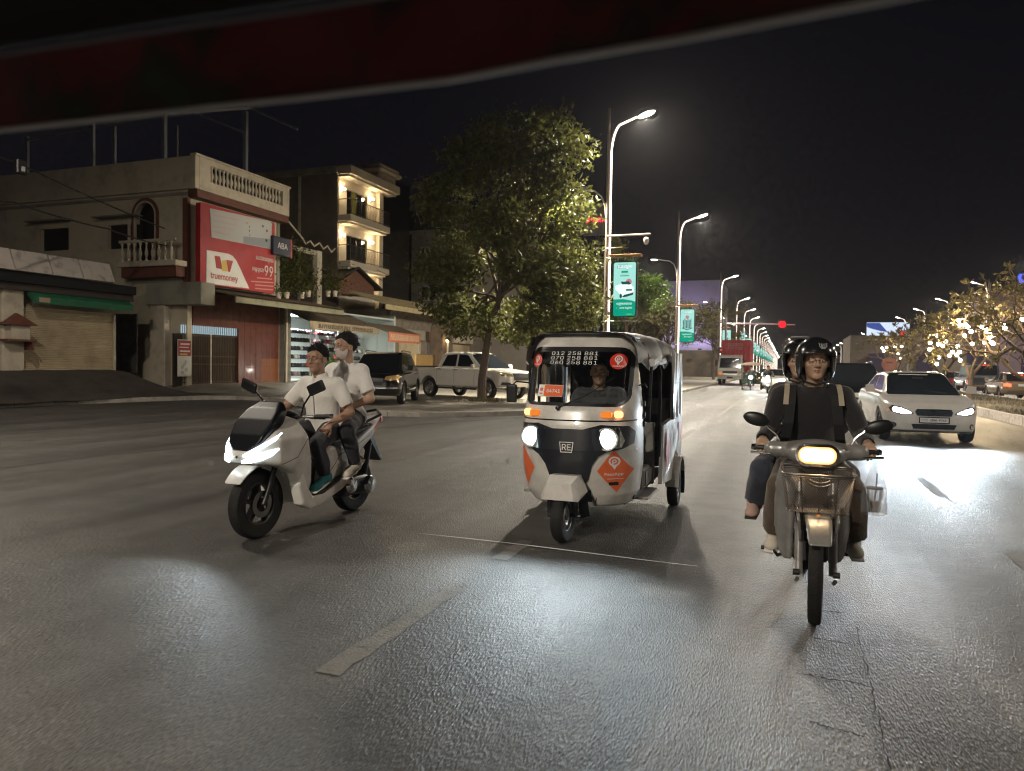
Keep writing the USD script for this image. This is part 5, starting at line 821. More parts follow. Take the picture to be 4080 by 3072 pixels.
# white double-cab pickup seen from its side
low = [(.04, .5), (0, .62), (.0, .86), (.05, 1.0), (.3, 1.08), (1.2, 1.16), (3.72, 1.2), (5.25, 1.2), (5.3, 1.15), (5.28, .62), (5.1, .5), (4.9, .46), (.6, .44)]; gh = [(1.1, 1.12), (1.5, 1.4), (1.95, 1.70), (2.25, 1.79), (2.9, 1.81), (3.4, 1.78), (3.62, 1.70), (3.8, 1.18)]
T, f, fy, ry, sx = car('white double-cab pickup truck parked behind the leaning tree trunk', low, gh, 1.86, (.92, 4.14), M_whitep, (-9.2, 25.9, .14), 68, gw=(.80, .64), r=.385, name='pickup_truck', cat_='pickup truck', screen=[(.74, 1.2), (.62, 1.68), (.3, 1.71), (0, 1.71)], win_side=([(1.62, 1.22), (2.12, 1.66), (2.62, 1.70), (2.62, 1.23)], [(2.72, 1.23), (2.72, 1.70), (3.3, 1.67), (3.52, 1.24)]), back=[(.58, 1.3), (.56, 1.66), (0, 1.68)], front=.72, rear=.94, arch=.075, tumble=.03)
for s in (-1, 1): obj('headlight', lay(mir([(.45, .88), (.50, .98), (.78, 1.04), (.86, 1.03), (.82, .9)], s), fy, '-y', .012, .04), M_headoff, T); obj('bumper_intake', lay(mir([(.55, .55), (.58, .66), (.82, .68), (.84, .57)], s), fy, '-y', .01, .04), M_dk, T); obj('sill', bx(s*.80, s*.93, 1.5, 3.6, .36, .42, .02), M_dk, T)
for s in (-1, 1):
    for y, z in ((2.45, 1.08), (3.4, 1.10)): obj('door_handle', bx(s*.915, s*.95, y, y+.2, z, z+.035, .008), M_chrome, T)
    obj('door_seam', lay(unary_union([LineString([(a, .55), (a+.02, 1.15)]).buffer(.006) for a in (1.55, 2.67, 3.66)]), sx[s], '+x' if s > 0 else '-x', .003, .1), M_dk, T, kind='stuff'); obj('fuel_flap_mark', lay(centred(letters('4X4', .07, bold=True), 4.9, 1.03), sx[s], '+x' if s > 0 else '-x', .004, .1), M_dk, T)
obj('grille', lay(sym([(.4, .74), (.44, 1.0), (0, 1.02)]), fy, '-y', .01, .06), M_dk, T); obj('bed_liner', bx(-.72, .72, 3.85, 5.2, 1.19, 1.215, .005), M_black, T); obj('bed_rail', [bx(s*.74, s*.9, 3.8, 5.27, 1.195, 1.235, .012) for s in (-1,)], M_black, T); obj('bed_rail', [bx(.74, .9, 3.8, 5.27, 1.195, 1.235, .012)], M_black, T)
# traffic beyond the median, seen from behind
boxy = dict(low=[(.05, .5), (0, .6), (.0, 1.05), (.1, 1.12), (4.3, 1.16), (4.4, 1.1), (4.4, .55), (4.2, .48), (.4, .45)], gh=[(1.3, 1.1), (1.6, 1.85), (1.8, 1.93), (4.2, 1.93), (4.36, 1.86), (4.39, 1.12)], W=1.86, wheels=(.85, 3.6), r=.39, gw=(.86, .76), front=.9, rear=.97, tumble=.01)
T, f, fy, ry, sx = car('boxy dark blue-grey off-roader with red tail lamps queuing beyond the median', paint=M_bluegrey, loc=(11.5, 57.2, 0), rz=180, back=[(.66, 1.28), (.62, 1.78), (0, 1.8)], name='offroad_car', h=.04, **boxy)
for s in (-1, 1): obj('tail_lamp', lay(mir([(.72, .72), (.72, .92), (.90, .92), (.90, .72)], s), ry, '+y', .03), M_brake, T)
obj('brake_lamp', lay(sbox(-.3, 1.83, .3, 1.86), ry, '+y', .02), M_tail, T); obj('number_plate', lay(sbox(-.55, .85, -.05, 1.02), ry, '+y', .03), M_plate, T); obj('spare_wheel_panel', lay(rrect(.02, .62, .78, 1.06, .03), ry, '+y', .03), M_dk, T); obj('bumper', [bx(-.9, .9, 4.38, 4.52, .5, .66, .02)], M_chrome, T); obj('bumper', bx(-.5, .5, 4.36, 4.46, .3, .46, .02), M_dk, T)
sed = dict(low=[(.05, .26), (0, .42), (.01, .6), (.08, .70), (.4, .80), (1.2, .92), (3.6, .98), (4.4, .98), (4.52, .9), (4.55, .5), (4.4, .28), (.4, .22)], gh=[(1.05, .9), (1.5, 1.15), (1.95, 1.36), (2.4, 1.43), (3.0, 1.42), (3.5, 1.3), (4.0, .98), (4.1, .92)], W=1.78, wheels=(.88, 3.5), r=.32)
sdw = ([(1.6, 1.0), (2.05, 1.31), (2.55, 1.37), (2.55, 1.0)], [(2.63, 1.0), (2.63, 1.37), (3.1, 1.33), (3.6, 1.03)])
T, f, fy, ry, sx = car('beige gold sedan at the right edge behind the plumeria trunk', paint=M_gold, loc=(11.5, 49.3, 0), rz=180, back=[(.58, 1.0), (.5, 1.33), (0, 1.36)], win_side=sdw, name='sedan_car', h=.035, **sed)
for s in (-1, 1): obj('tail_lamp', lay(mir([(.55, .70), (.55, .84), (.84, .86), (.84, .72)], s), ry, '+y', .02), M_brake, T)
obj('brake_lamp', lay(sbox(-.2, 1.27, .2, 1.31), ry, '+y', .02), M_brake, T); obj('number_plate', lay(sbox(-.25, .72, .25, .84), ry, '+y', .03), M_plate, T)
redcar, f, fy, ry, sx = car('dark red sedan with red tail lamps left of the boxy off-roader', paint=M_redp, loc=(11.4, 64.5, 0), rz=180, back=[(.58, 1.0), (.5, 1.33), (0, 1.36)], win_side=sdw, name='sedan_car', h=.05, **sed)
for s in (-1, 1): obj('tail_lamp', lay(mir([(.55, .70), (.55, .84), (.84, .86), (.84, .72)], s), ry, '+y', .02), M_brake, T)
obj('brake_lamp', lay(sbox(-.2, 1.27, .2, 1.31), ry, '+y', .02), M_brake, T)
for k, (x, y, lb) in enumerate(((14.6, 56, 'dark red car with a raised brake lamp right of the boxy off-roader'), (8.2, 92, 'small red car far down the road above the helmeted rider\'s shoulder'), (14.8, 70, 'dark red car queuing far behind the plumeria branches'), (12.2, 78, 'red car with lit tail lamps beyond the end of the median'))): dup(redcar, (x, y, 0), 180, lb)
# far oncoming cars with dazzling headlamps
fc, f, fy, ry, sx = car('far oncoming car with dazzling white headlamps behind the passenger\'s shoulder', paint=M_pearl, loc=(-.78, 56, 0), rz=0, screen=[(.66, .98), (.54, 1.36), (0, 1.38)], name='oncoming_car', h=.06, **hatch)
for s in (-1, 1): obj('headlight', lay(mir([(.40, .58), (.44, .68), (.70, .74), (.74, .64), (.60, .58)], s), fy, '-y', .09, .06), glow('dazzling_headlamp', (1., .93, .82), 220.), fc)
for k, (x, y, lb) in enumerate(((-.75, 71, 'second far oncoming car with headlamps on'), (-2.8, 108, 'oncoming car with headlamps on far behind the container truck'), (3.6, 96, 'far oncoming car in the lane beside the median'), (.9, 130, 'tiny oncoming car far along the road'), (-2.6, 160, 'farthest tiny oncoming car below the lamp row'))): dup(fc, (x, y, 0), 0, lb)
# white truck and the red container on it
M_cab = mat('truck_cab_white', (.6, .58, .54), .35, coat=.4, var=.1); M_cont = mat('red_container_paint', (.40, .022, .03), .5, var=.2, vscale=2)
tk = thing('cargo_truck', 'white cab-over truck standing at the junction below the red container', 'truck', (-4.5, 66.5, 0)); W = 2.2
cb = [(0.02, .55), (0, 1.3), (.06, 1.42), (.28, 2.45), (.5, 2.6), (1.7, 2.62), (1.75, 2.5), (1.75, .6), (1.2, .5)]
fcab = lambda P: smax(s_poly(P[:, 1], P[:, 2], cb), np.abs(P[:, 0])-1.05+.1*np.clip((P[:, 2]-1.4)/1.2, 0, 1), .08); obj('cab', nets(fcab, (-1.2, -.1, .4), (1.2, 1.85, 2.7), .05), M_cab, tk, smooth=True); fy = surf(fcab, '-y', -.2, 1.2); sx_ = surf(fcab, '+x', 1.2, .3)
obj('windscreen', lay(sym([(.88, 1.5), (.80, 2.3), (0, 2.32)]).buffer(.03), fy, '-y', .012, .1), M_glassd, tk); obj('side_window', lay(Polygon([(.35, 1.5), (.5, 2.3), (1.3, 2.3), (1.3, 1.5)]), sx_, '+x', .01, .1), M_glassd, tk)
obj('grille', lay(sym([(.6, 1.02), (.6, 1.2), (0, 1.2)]), fy, '-y', .012, .1), M_dk, tk); obj('grille', lay(sym([(.6, .86), (.6, .97), (0, .97)]), fy, '-y', .012, .1), M_chrome, tk); obj('bumper', bx(-1.08, 1.08, -.12, .2, .5, .78, .03), M_cab, tk); obj('number_plate', bx(-.25, .25, -.14, -.125, .6, .72), M_dk, tk)
for s in (-1, 1): obj('headlight', lay(mir([(.68, .88), (.68, 1.08), (.98, 1.08), (.98, .88)], s), fy, '-y', .02, .1), M_amber if s < 0 else M_headoff, tk); wheel(tk, (s*.88, .9, .42), .42, .26, .26, spokes=0, n=24); wheel(tk, (s*.88, 5.2, .42), .42, .26, .26, spokes=0, n=24); obj('side_mirror', [bx(s*1.12, s*1.28, .25, .33, 1.6, 2.15, .02), tube([(s*1.0, .4, 2.25), (s*1.2, .3, 2.2), (s*1.2, .3, 2.1)], .02, 5)], M_dk, tk)
obj('chassis', [bx(-.5, .5, 1.2, 7.9, .6, .95), bx(-1.15, 1.15, 1.9, 8.0, .95, 1.1)], M_dk, tk)
ct = thing('shipping_container', 'red corrugated shipping container with faded white lettering on the white truck', 'shipping container', (-4.5+.35, 68.5, 1.1))
n = 15; fr = [ (x, (0 if k % 2 == 0 else .06)) for k, x in enumerate(np.linspace(-1.2, 1.2, n*2)) ]
def corr(x0, x1, z0, z1, n, d=.05): # corrugated front sheet
    pts = []; w = (x1-x0)/n
    for k in range(n): a = x0+k*w; pts += [(a, 0), (a+w*.35, 0), (a+w*.5, d), (a+w*.85, d)]
    pts.append((x1, 0)); pts = np.array(pts); V = np.vstack([np.c_[pts, np.full(len(pts), z0)], np.c_[pts, np.full(len(pts), z1)]]); m = len(pts); i = np.arange(m-1); return trimesh.Trimesh(V, np.vstack([np.stack([i, i+1, i+1+m], 1), np.stack([i, i+1+m, i+m], 1)]), process=False)
obj('front_wall', [corr(-1.15, 1.15, .08, 2.78, 9)], M_cont, ct, smooth=False); m = corr(.0, 6.0, .08, 2.78, 22); v = m.vertices; obj('side_wall', trimesh.Trimesh(np.stack([1.18-v[:, 1], v[:, 0]+.03, v[:, 2]], 1), m.faces, process=False), M_cont, ct, smooth=False); obj('side_wall', trimesh.Trimesh(np.stack([-1.18+v[:, 1], v[:, 0]+.03, v[:, 2]], 1), m.faces[:, ::-1], process=False), M_cont, ct, smooth=False)
obj('frame', [bx(a, b, -.06, .08, 0, 2.86) for a, b in ((-1.22, -1.12), (1.12, 1.22))]+[bx(-1.12, 1.12, -.05, .07, z, z+.08) for z in (0, 2.78)], M_cont, ct, smooth=False); obj('roof', bx(-1.2, 1.2, .08, 6.1, 2.78, 2.86), M_cont, ct); obj('rear_wall', bx(-1.2, 1.2, 6.03, 6.1, 0, 2.78), M_cont, ct)
obj('lettering', ext(affinity.scale(centred(letters('CEIIEID', .26, bold=True), -.1, 2.45, 1.3), 1, .9), .02, 'xz', -.08), mat('faded_white_print', (.42, .2, .21), .7), ct); obj('lettering', ext(centred(letters('FFITIIB', .26, bold=True), -.1, 2.12, 1.2), .02, 'xz', -.08), _mats['faded_white_print'], ct)
# motorbike-drawn open carriage with a green-white lamp
rk = thing('motor_carriage', 'small open-sided motor carriage with a greenish headlamp in front of the white truck', 'motor carriage', (-2.16, 51.6, 0)); M_rk = mat('dark_green_carriage', (.02, .035, .025), .5)
obj('canopy', [nets(lambda P: np.maximum(s_ell(P, (0, 1.3, 1.62), (.78, 1.35, .26)), 1.66-P[:, 2]), (-.85, -.1, 1.55), (.85, 2.7, 1.95), .04)], mat('beige_canopy', (.20, .16, .11), .8), rk)
for x in (-.62, .62):
    for y in (.45, 2.1): obj('post', cyl((x, y, .6), (x, y, 1.68), .022, 6), M_rk, rk)
    wheel(rk, (x, 1.9, .28), .28, .1, .2, spokes=12, n=20)
obj('carriage_body', [bx(-.62, .62, .9, 2.3, .4, .75, .03), bx(-.6, .6, 2.15, 2.3, .7, 1.2, .03), bx(-.12, .12, .0, .9, .45, .8, .03), bx(-.2, .2, -.06, .1, .7, .95, .04)], M_rk, rk); wheel(rk, (0, 0, .28), .28, .09, .2, spokes=12, n=20); obj('headlight', lathe([(0, -.03), (.08, -.02), (.1, .02)], (0, -.09, .86), 'y', 16), glow('greenish_headlamp', (.75, 1., .85), 260.), rk); obj('indicator', [bx(s*.5, s*.56, .35, .4, .8, .86) for s in (1,)], M_amberon, rk)
light(rk, 'SphereLight', (0, -.2, .86), 160, (.75, 1., .9), .07, (0, -1, -.05), 45, .5)
# round-headlamp scooter riding beside it
def far_scooter(label, loc, lens, rz=0, beam=0):
    T = thing('far_scooter', label, 'scooter', loc, rz); wheel(T, (0, 0, .25), .25, .1, .15, spokes=5, n=20); wheel(T, (0, 1.25, .25), .25, .1, .15, spokes=5, n=20)
    obj('front_shield', nets(lambda P: smin(prof([(-.02, .45), (.1, .3), (.32, .28), (.3, .9), (.12, .98)], lambda P: np.interp(P[:, 2], [.28, .5, .8, 1.], [.16, .24, .2, .1]), .06)(P), s_ell(P, (0, .1, .95), (.15, .13, .11)), .05), (-.3, -.1, .2), (.3, .45, 1.12), .03), M_silver, T, smooth=True)
    obj('fender', hull([(-.08, -.2, .45), (.08, -.2, .45), (-.09, .1, .58), (.09, .1, .58), (-.08, .22, .45), (.08, .22, .45)]), M_silver, T); obj('body', nets(prof([(.3, .28), (.75, .3), (.8, .7), (1.6, .78), (1.65, .6), (1.3, .35), (.6, .2)], .16, .06), (-.22, .2, .12), (.22, 1.75, .9), .035), M_silver, T, smooth=True); obj('seat', bx(-.14, .14, .75, 1.5, .72, .82, .04), M_seat, T); obj('handlebar', tube([(-.36, .35, 1.0), (0, .25, .98), (.36, .35, 1.0)], .02, 6), M_dk, T); obj('headlight', lathe([(0, -.03), (.06, -.02), (.085, .02)], (0, -.03, .95), 'y', 16), lens, T)
    return T
M_rhead = glow('round_headlamp', (.95, .97, 1.), 220.); fs = far_scooter('scooter with a round white headlamp riding beside the motor carriage', (-.96, 45.7, 0), M_rhead); light(fs, 'SphereLight', (0, -.15, .95), 160, (.92, .96, 1.), .07, (0, -1, -.06), 45, .5)
for x, y, lb in ((-1.7, 60, 'scooter with a pinkish lamp behind the motor carriage'), (-.3, 72, 'far scooter with a white lamp behind the nearer scooter'), (-3.3, 84, 'far scooter with its lamp on beside the container')): dup(fs, (x, y, 0), 0, lb)
sj = lambda o: dict(hipA=(-.1, .95, .82), hipB=(.1, .95, .82), knA=(-.16, .58, .74), knB=(.16, .58, .74), anA=(-.16, .62, .38), anB=(.16, .62, .38), toeA=(-.17, .47, .33), toeB=(.17, .47, .33), shA=(-.19, .92, 1.26), shB=(.19, .92, 1.26), elA=(-.3, .75, 1.05), elB=(.3, .75, 1.05), wrA=(-.32, .5, 1.03), wrB=(.32, .5, 1.03), head=(0, .86, 1.48))
person('dark-clothed rider on the scooter beside the motor carriage', (-.96, 45.7, 0), 0, sj(0), top=C_blk2, sleeve='long', legs=C_black, shoes=(M_seat, M_seat)); person('driver in dark clothes under the canopy of the motor carriage', (-2.16, 51.5, 0), 0, sj(0), top=C_grey, sleeve='long', legs=C_black, shoes=(M_seat, M_seat))
# motorcycles parked on the left pavement
pk = far_scooter('motorcycle parked side-on on the pavement left of the second lamp', (-7.6, 49, .14), M_headoff, 100)
for x, y, a, lb in ((-8.4, 51.5, 80, 'parked motorcycle with its front wheel turned out, behind the first parked one'), (-7.4, 54, 95, 'third parked motorcycle along the pavement'), (-8.8, 57, 70, 'parked motorcycle beside the second tree trunk'), (-16.6, 33.5, 20, 'motorcycle parked in front of the orange awning'), (-17.5, 32.8, 30, 'motorcycle with a bright mirror parked beside the helmet shop')): dup(pk, (x, y, .14), a, lb)
# ================================================================ BUILDINGS on the left
def qx(px, py, X): p = on_x(px, py, X); return p[1], p[2]
def qy(px, py, Y): p = on_y(px, py, Y); return p[0], p[2]
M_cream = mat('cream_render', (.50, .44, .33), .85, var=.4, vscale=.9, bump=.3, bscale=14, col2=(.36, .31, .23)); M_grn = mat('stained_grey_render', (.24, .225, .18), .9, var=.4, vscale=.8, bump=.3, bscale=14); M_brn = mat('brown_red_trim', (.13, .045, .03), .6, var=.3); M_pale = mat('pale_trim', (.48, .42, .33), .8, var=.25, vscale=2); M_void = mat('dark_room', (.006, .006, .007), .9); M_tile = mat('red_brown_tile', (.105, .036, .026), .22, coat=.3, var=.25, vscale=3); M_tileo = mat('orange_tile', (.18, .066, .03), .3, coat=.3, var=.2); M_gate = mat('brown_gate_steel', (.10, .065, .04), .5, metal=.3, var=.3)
M_roofs = mat('rusty_sheet', (.12, .09, .065), .7, metal=.2, var=.5, vscale=1.5); M_pane_dk = mat('dark_window_glass', (.008, .009, .011), .06, coat=.5); M_frame = mat('white_window_frame', (.5, .48, .44), .5); M_signred = mat('sign_red', (.33, .018, .02), .4, var=.15); M_signw = mat('sign_white', (.62, .60, .56), .45, var=.08); M_signg = mat('sign_grey', (.42, .41, .40), .45); M_signy = mat('sign_gold', (.5, .35, .07), .4); M_navy = mat('sign_navy', (.01, .014, .03), .4); M_shut = mat('tan_roller_shutter', (.42, .34, .22), .6, var=.25, vscale=1.2); M_awng = mat('green_awning', (.012, .12, .055), .7, var=.3); M_wirec = mat('black_cable', (.01, .01, .01), .6)
def wy(Y0, Y1, z0, z1, X, holes=(), t=.25):
    """upright wall along the road at X, with openings"""
    p = sbox(min(Y0, Y1), z0, max(Y0, Y1), z1)
    for h in holes: p = p.difference(h)
    return ext(p, t, 'yz', X)
def wx(x0, x1, z0, z1, Y, holes=(), t=.25):
    p = sbox(min(x0, x1), z0, max(x0, x1), z1)
    for h in holes: p = p.difference(h)
    return ext(p, t, 'xz', Y)
def baluster(h, r=.07, n=10): return lathe([(r*.8, 0), (r*.8, h*.06), (r*.45, h*.12), (r, h*.38), (r*.9, h*.5), (r*.42, h*.72), (r*.5, h*.86), (r*.8, h*.92), (r*.8, h)], n=n)
# ---- cream corner shophouse with the red payment sign
XF, YC, YE = -24., 24.9, 31.0
cb = thing('corner_shophouse', 'cream two-storey corner shophouse with a roof balustrade above the large red sign', 'building')
zt = 10.1; zp = 8.72; zs = 4.75
arch = unary_union([sbox(-26.95, 5.6, -25.75, 7.75), Point(-26.35, 7.75).buffer(.6)]); archo = arch.buffer(.16, join_style=2)
w1 = sbox(*[min(qy(162, 907, YC)[0], 0), qy(162, 1002, YC)[1]], *[qy(274, 907, YC)[0], qy(274, 907, YC)[1]]); w2 = sbox(qy(430, 994, YC)[0], qy(430, 994, YC)[1], qy(555, 890, YC)[0], qy(555, 890, YC)[1])
obj('side_wall', wx(-42, XF-.02, .0, zp, YC, [arch, w1, w2]), M_cream, cb, smooth=False); obj('front_wall', wy(YC+.25, YE, zs, zp, XF-.05, [sbox(YC+.5, 5.6, YC+1.3, 8.0)]), M_cream, cb, smooth=False)
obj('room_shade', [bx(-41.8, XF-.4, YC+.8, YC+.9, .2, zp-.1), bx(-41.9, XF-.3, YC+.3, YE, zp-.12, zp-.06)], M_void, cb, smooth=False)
obj('rear_wall', bx(-42, XF, YE-.2, YE, .2, zp), M_grn, cb)
obj('side_parapet', [bx(-42.1, XF+.52, YC-.14, YC+.12, zp, zt, .02)], M_cream, cb, smooth=False); obj('string_course', bx(-42.1, XF-.02, YC-.06, YC-.001, zp-.22, zp-.1), M_grn, cb)
op = sbox(YC+.75, 9.15, YE-.45, 9.86); obj('front_parapet', wy(YC+.12, YE+.05, zp, zt, XF+.52, [op], .2), M_pale, cb, smooth=False); obj('parapet_coping', [bx(XF+.26, XF+.6, YC-.18, YE+.1, zt, zt+.09, .02)], M_pale, cb)
for k in range(20): obj('baluster', moved(baluster(.71, .085, 8), None, (XF+.42, YC+.92+(YE-YC-1.55)*k/19, 9.15)), M_pale, cb)
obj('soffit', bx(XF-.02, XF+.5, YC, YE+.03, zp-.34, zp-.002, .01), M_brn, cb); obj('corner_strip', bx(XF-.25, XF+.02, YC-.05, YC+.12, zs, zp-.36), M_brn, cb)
obj('arch_surround', wx(-42, 0, 0, 12, YC-.05, [sbox(-99, -9, 99, 99).difference(archo.difference(arch))], .05) if False else ext(archo.difference(arch), .06, 'xz', YC-.058), M_brn, cb, smooth=False); obj('arch_trim', ext(arch.buffer(.02).difference(arch.buffer(-.05)), .1, 'xz', YC-.07), M_pale, cb, smooth=False)
for w in (w1, w2): 
    x0, z0, x1, z1 = w.bounds; wp = sub(cb, 'window'); obj('window_recess', bx(x0+.01, x1-.01, YC+.16, YC+.2, z0+.01, z1-.01), M_void, wp); obj('rain_hood', bx(x0-.45, x1+.2, YC-.5, YC-.002, z1+.28, z1+.34), M_grn, wp)
obj('pilaster', [bx(-27.35, -27.2, YC-.04, YC-.002, 1, zp-.24)], M_pale, cb)
bc = sub(cb, 'balcony'); obj('balcony_slab', bx(-27.15, XF+.06, YC-.75, YC-.08, 5.42, 5.66, .02), M_pale, bc); obj('hand_rail', bx(-27.1, XF+.02, YC-.74, YC-.62, 6.45, 6.56, .01), M_pale, bc)
for k in range(9): obj('baluster', moved(baluster(.79, .07, 8), None, (-26.95+.34*k, YC-.68, 5.66)), M_pale, bc)
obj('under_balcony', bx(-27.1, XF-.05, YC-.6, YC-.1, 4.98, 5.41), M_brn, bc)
# ground floor: canopy slab, pillar, tiled wall, folding gate with a bright fanlight
obj('canopy_slab', bx(-25.9, -22.9, YC-.42, YC+.4, zs-.95, zs, .02), M_grn, cb); cv = sub(cb, 'sheet_canopy')
m = corr(YC+.4, 33.4, 0, 1, 40, .06); v = m.vertices; obj('corrugated_sheet', trimesh.Trimesh(np.stack([XF+.1+(v[:, 2])*2.2, v[:, 0], zs-.15-.42*v[:, 2]+v[:, 1]], 1), m.faces, process=False), M_roofs, cv, smooth=False); obj('fascia_board', bx(-21.86, -21.8, YC+.4, 33.4, zs-.82, zs-.56), mat('dull_olive_fascia', (.2, .19, .12), .7, var=.3), cv)
obj('pillar', [bx(-25.75, -24.9, YC-.38, YC+.3, .2, zs-.95, .03)], M_pale, cb)
g0, g1 = qx(730, 1500, XF)[0], qx(950, 1500, XF)[0]; gz0 = .42; gz1 = qx(730, 1293, XF)[1]; gzm = qx(730, 1326, XF)[1]; gate = sbox(g0, gz0-.2, g1, gz1)
rg = np.random.default_rng(12); tw = wy(YC+.3, 30.95, .1, zs-.3, XF, [gate], .15); obj('tiled_wall', tw, M_tile, cb, smooth=False); nt = 0
for c, y in enumerate(np.arange(YC+.32, 30.9, .40)):
    for z in np.arange(.4, zs-.75, .40):
        t = sbox(y, z, min(y+.392, 30.94), z+.392)
        if t.intersects(gate.buffer(.03)): continue
        obj('tile', bx(XF+.001, XF+.012+rg.uniform(0, .003), y, min(y+.392, 30.94), z, z+.392), M_tileo if z < 1.5 and y > 29.5 else M_tile, cb, smooth=False); nt += 1
gt = sub(cb, 'folding_gate'); k = 0
for y in np.arange(g0+.05, g1-.03, .105): obj('gate_bar', bx(XF-.09, XF-.075, y, y+.022, gz0, gzm-.04), M_gate, gt, smooth=False)
for z in (gz0+.05, (gz0+gzm)/2-.25, (gz0+gzm)/2+.1, gzm-.1): obj('gate_rail', bx(XF-.115, XF-.095, g0+.03, g1-.03, z, z+.05), M_gate, gt)
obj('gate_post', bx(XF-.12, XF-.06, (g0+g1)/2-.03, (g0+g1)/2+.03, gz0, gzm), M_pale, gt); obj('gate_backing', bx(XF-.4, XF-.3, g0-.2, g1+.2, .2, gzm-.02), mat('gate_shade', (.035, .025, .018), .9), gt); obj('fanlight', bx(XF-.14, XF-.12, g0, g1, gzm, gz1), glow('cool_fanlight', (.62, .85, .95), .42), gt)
for y in np.arange(g0+.02, g1, .12): obj('fanlight_bar', bx(XF-.10, XF-.085, y, y+.035, gzm-.02, gz1), M_gate, gt, smooth=False)
po = thing('poster', 'red and white poster hanging on the tiled wall left of the folding gate', 'poster'); p0, p1 = qx(708, 1400, XF+.05)[0], qx(762, 1400, XF+.05)[0]; pz1, pzm, pz0 = qx(708, 1352, XF+.05)[1], qx(708, 1418, XF+.05)[1], qx(708, 1500, XF+.05)[1]
obj('sheet', bx(XF+.03, XF+.05, p0, p1, pz0, pz1), M_signw, po, smooth=False); obj('red_field', bx(XF+.05, XF+.054, p0+.02, p1-.02, pzm, pz1-.03), M_signred, po, smooth=False)
flat_yz = lambda shp, X, t=.004: ext(shp, t, 'yz', X)
for k, (a, b, c, d, m) in enumerate(((.15, .9, .25, .34, M_signw), (.12, .8, .5, .56, M_signw), (.2, .85, .68, .78, M_signw), (.15, .7, .05, .16, M_signy))): obj('print', flat_yz(sbox(p0+(p1-p0)*a, pzm+(pz1-pzm)*c, p0+(p1-p0)*b, pzm+(pz1-pzm)*d), XF+.058), m, po, smooth=False)
rg = np.random.default_rng(3)
for k in range(5): obj('print', flat_yz(Point(p0+(p1-p0)*rg.uniform(.3, .7), pz0+(pzm-pz0)*(.2+.13*k)).buffer(.07+.03*rg.random()), XF+.054+.001*k), M_signg, po, smooth=False)
# the red sign board
XS = -23.3; S = lambda x, y: qx(780+x/4.385, 800+y/4.385, XS); sg = thing('shop_sign', 'large red sign board with a white logo panel on the cream corner shophouse', 'sign')
y0, z1 = S(80, 15); y1, _ = S(1380, 330); z0 = S(80, 1440)[1]; bd = rrect(y0, y1, z0, z1, .12); obj('board', ext(bd, .25, 'yz', XS), M_signred, sg, smooth=False); P = lambda pts: Polygon([S(*p) for p in pts])
obj('upper_panel', flat_yz(P([(240, 130), (1300, 360), (1325, 400), (1310, 845), (270, 640)]), XS+.02, .02), M_signg, sg, smooth=False); obj('grey_block', flat_yz(P([(830, 620), (1300, 670), (1305, 838), (830, 742)]), XS+.026, .004), mat('sign_slate', (.25, .27, .29), .5), sg, smooth=False)
for k, (x, y, r, m) in enumerate(((885, 390, 26, M_signy), (930, 455, 14, M_navy), (930, 525, 16, M_navy), (935, 600, 12, M_navy), (1165, 445, 24, M_navy), (1235, 525, 26, M_brn), (1225, 695, 30, M_navy))): c = S(x, y); obj('print_spot', flat_yz(Point(c).buffer(r/4.385/100), XS+.031, .004), m, sg, smooth=False)
for k in range(4): obj('print_line', flat_yz(P([(300, 240+95*k), (760-60*k, 335+95*k-10*k), (760-60*k, 352+95*k-10*k), (300, 258+95*k)]), XS+.026, .004), mat('sign_pinkish', (.48, .33, .31), .5), sg, smooth=False)
obj('logo_panel', flat_yz(P([(185, 860), (560, 925), (640, 965), (700, 1040), (770, 1180), (930, 1535), (180, 1440)]), XS+.02, .02), M_signw, sg, smooth=False)
for pts, m in (([(320, 960), (415, 972), (460, 1200), (350, 1175)], M_signred), ([(440, 1045), (525, 1035), (560, 1240), (450, 1225)], M_signy), ([(535, 1030), (645, 1052), (590, 1245), (470, 1225)], M_signred)): obj('logo_shape', flat_yz(P(pts), XS+.026+.003*(m is M_signy)-.002*(pts[0][0] > 500), .004), m, sg, smooth=False)
def on_sign(shp, a, b, hscale=1.):
    (ya, za), (yb, zb) = S(*a), S(*b); s = affinity.scale(centred(shp, (ya+yb)/2, (za+zb)/2, yb-ya), 1, hscale, origin=((ya+yb)/2, (za+zb)/2)); return s
obj('logo_letters', flat_yz(on_sign(letters('truemoney', .3, bold=True), (250, 1320), (725, 1385), 1.05), XS+.03, .006), M_signred, sg, smooth=False)
KH = lambda t, alt: (lambda: letters(t, .3, 'NotoSansKhmer'))
def khmer(t):
    try: return letters(t, .3, 'NotoSansKhmer')
    except Exception: return letters('um', .3)
obj('sign_letters', flat_yz(on_sign(khmer('សេវាវេរលុយ'), (1050, 1030), (1350, 1030)), XS+.02, .02), M_signw, sg, smooth=False); obj('sign_letters', flat_yz(on_sign(khmer('កម្ពុជា'), (985, 1190), (1180, 1230), .9), XS+.02, .02), M_signw, sg, smooth=False); obj('sign_letters', flat_yz(on_sign(letters('99', .3), (1200, 1215), (1345, 1245), 1.2), XS+.02, .02), M_signw, sg, smooth=False)
for k, (a, b) in enumerate(((1065, 1330), (960, 1350), (1030, 1350), (1030, 1340))): obj('print_line', flat_yz(P([(a, 1335+62*k), (b, 1360+62*k), (b, 1380+62*k), (a, 1355+62*k)]), XS+.02, .02), mat('sign_pink_print', (.55, .25, .22), .5), sg, smooth=False)
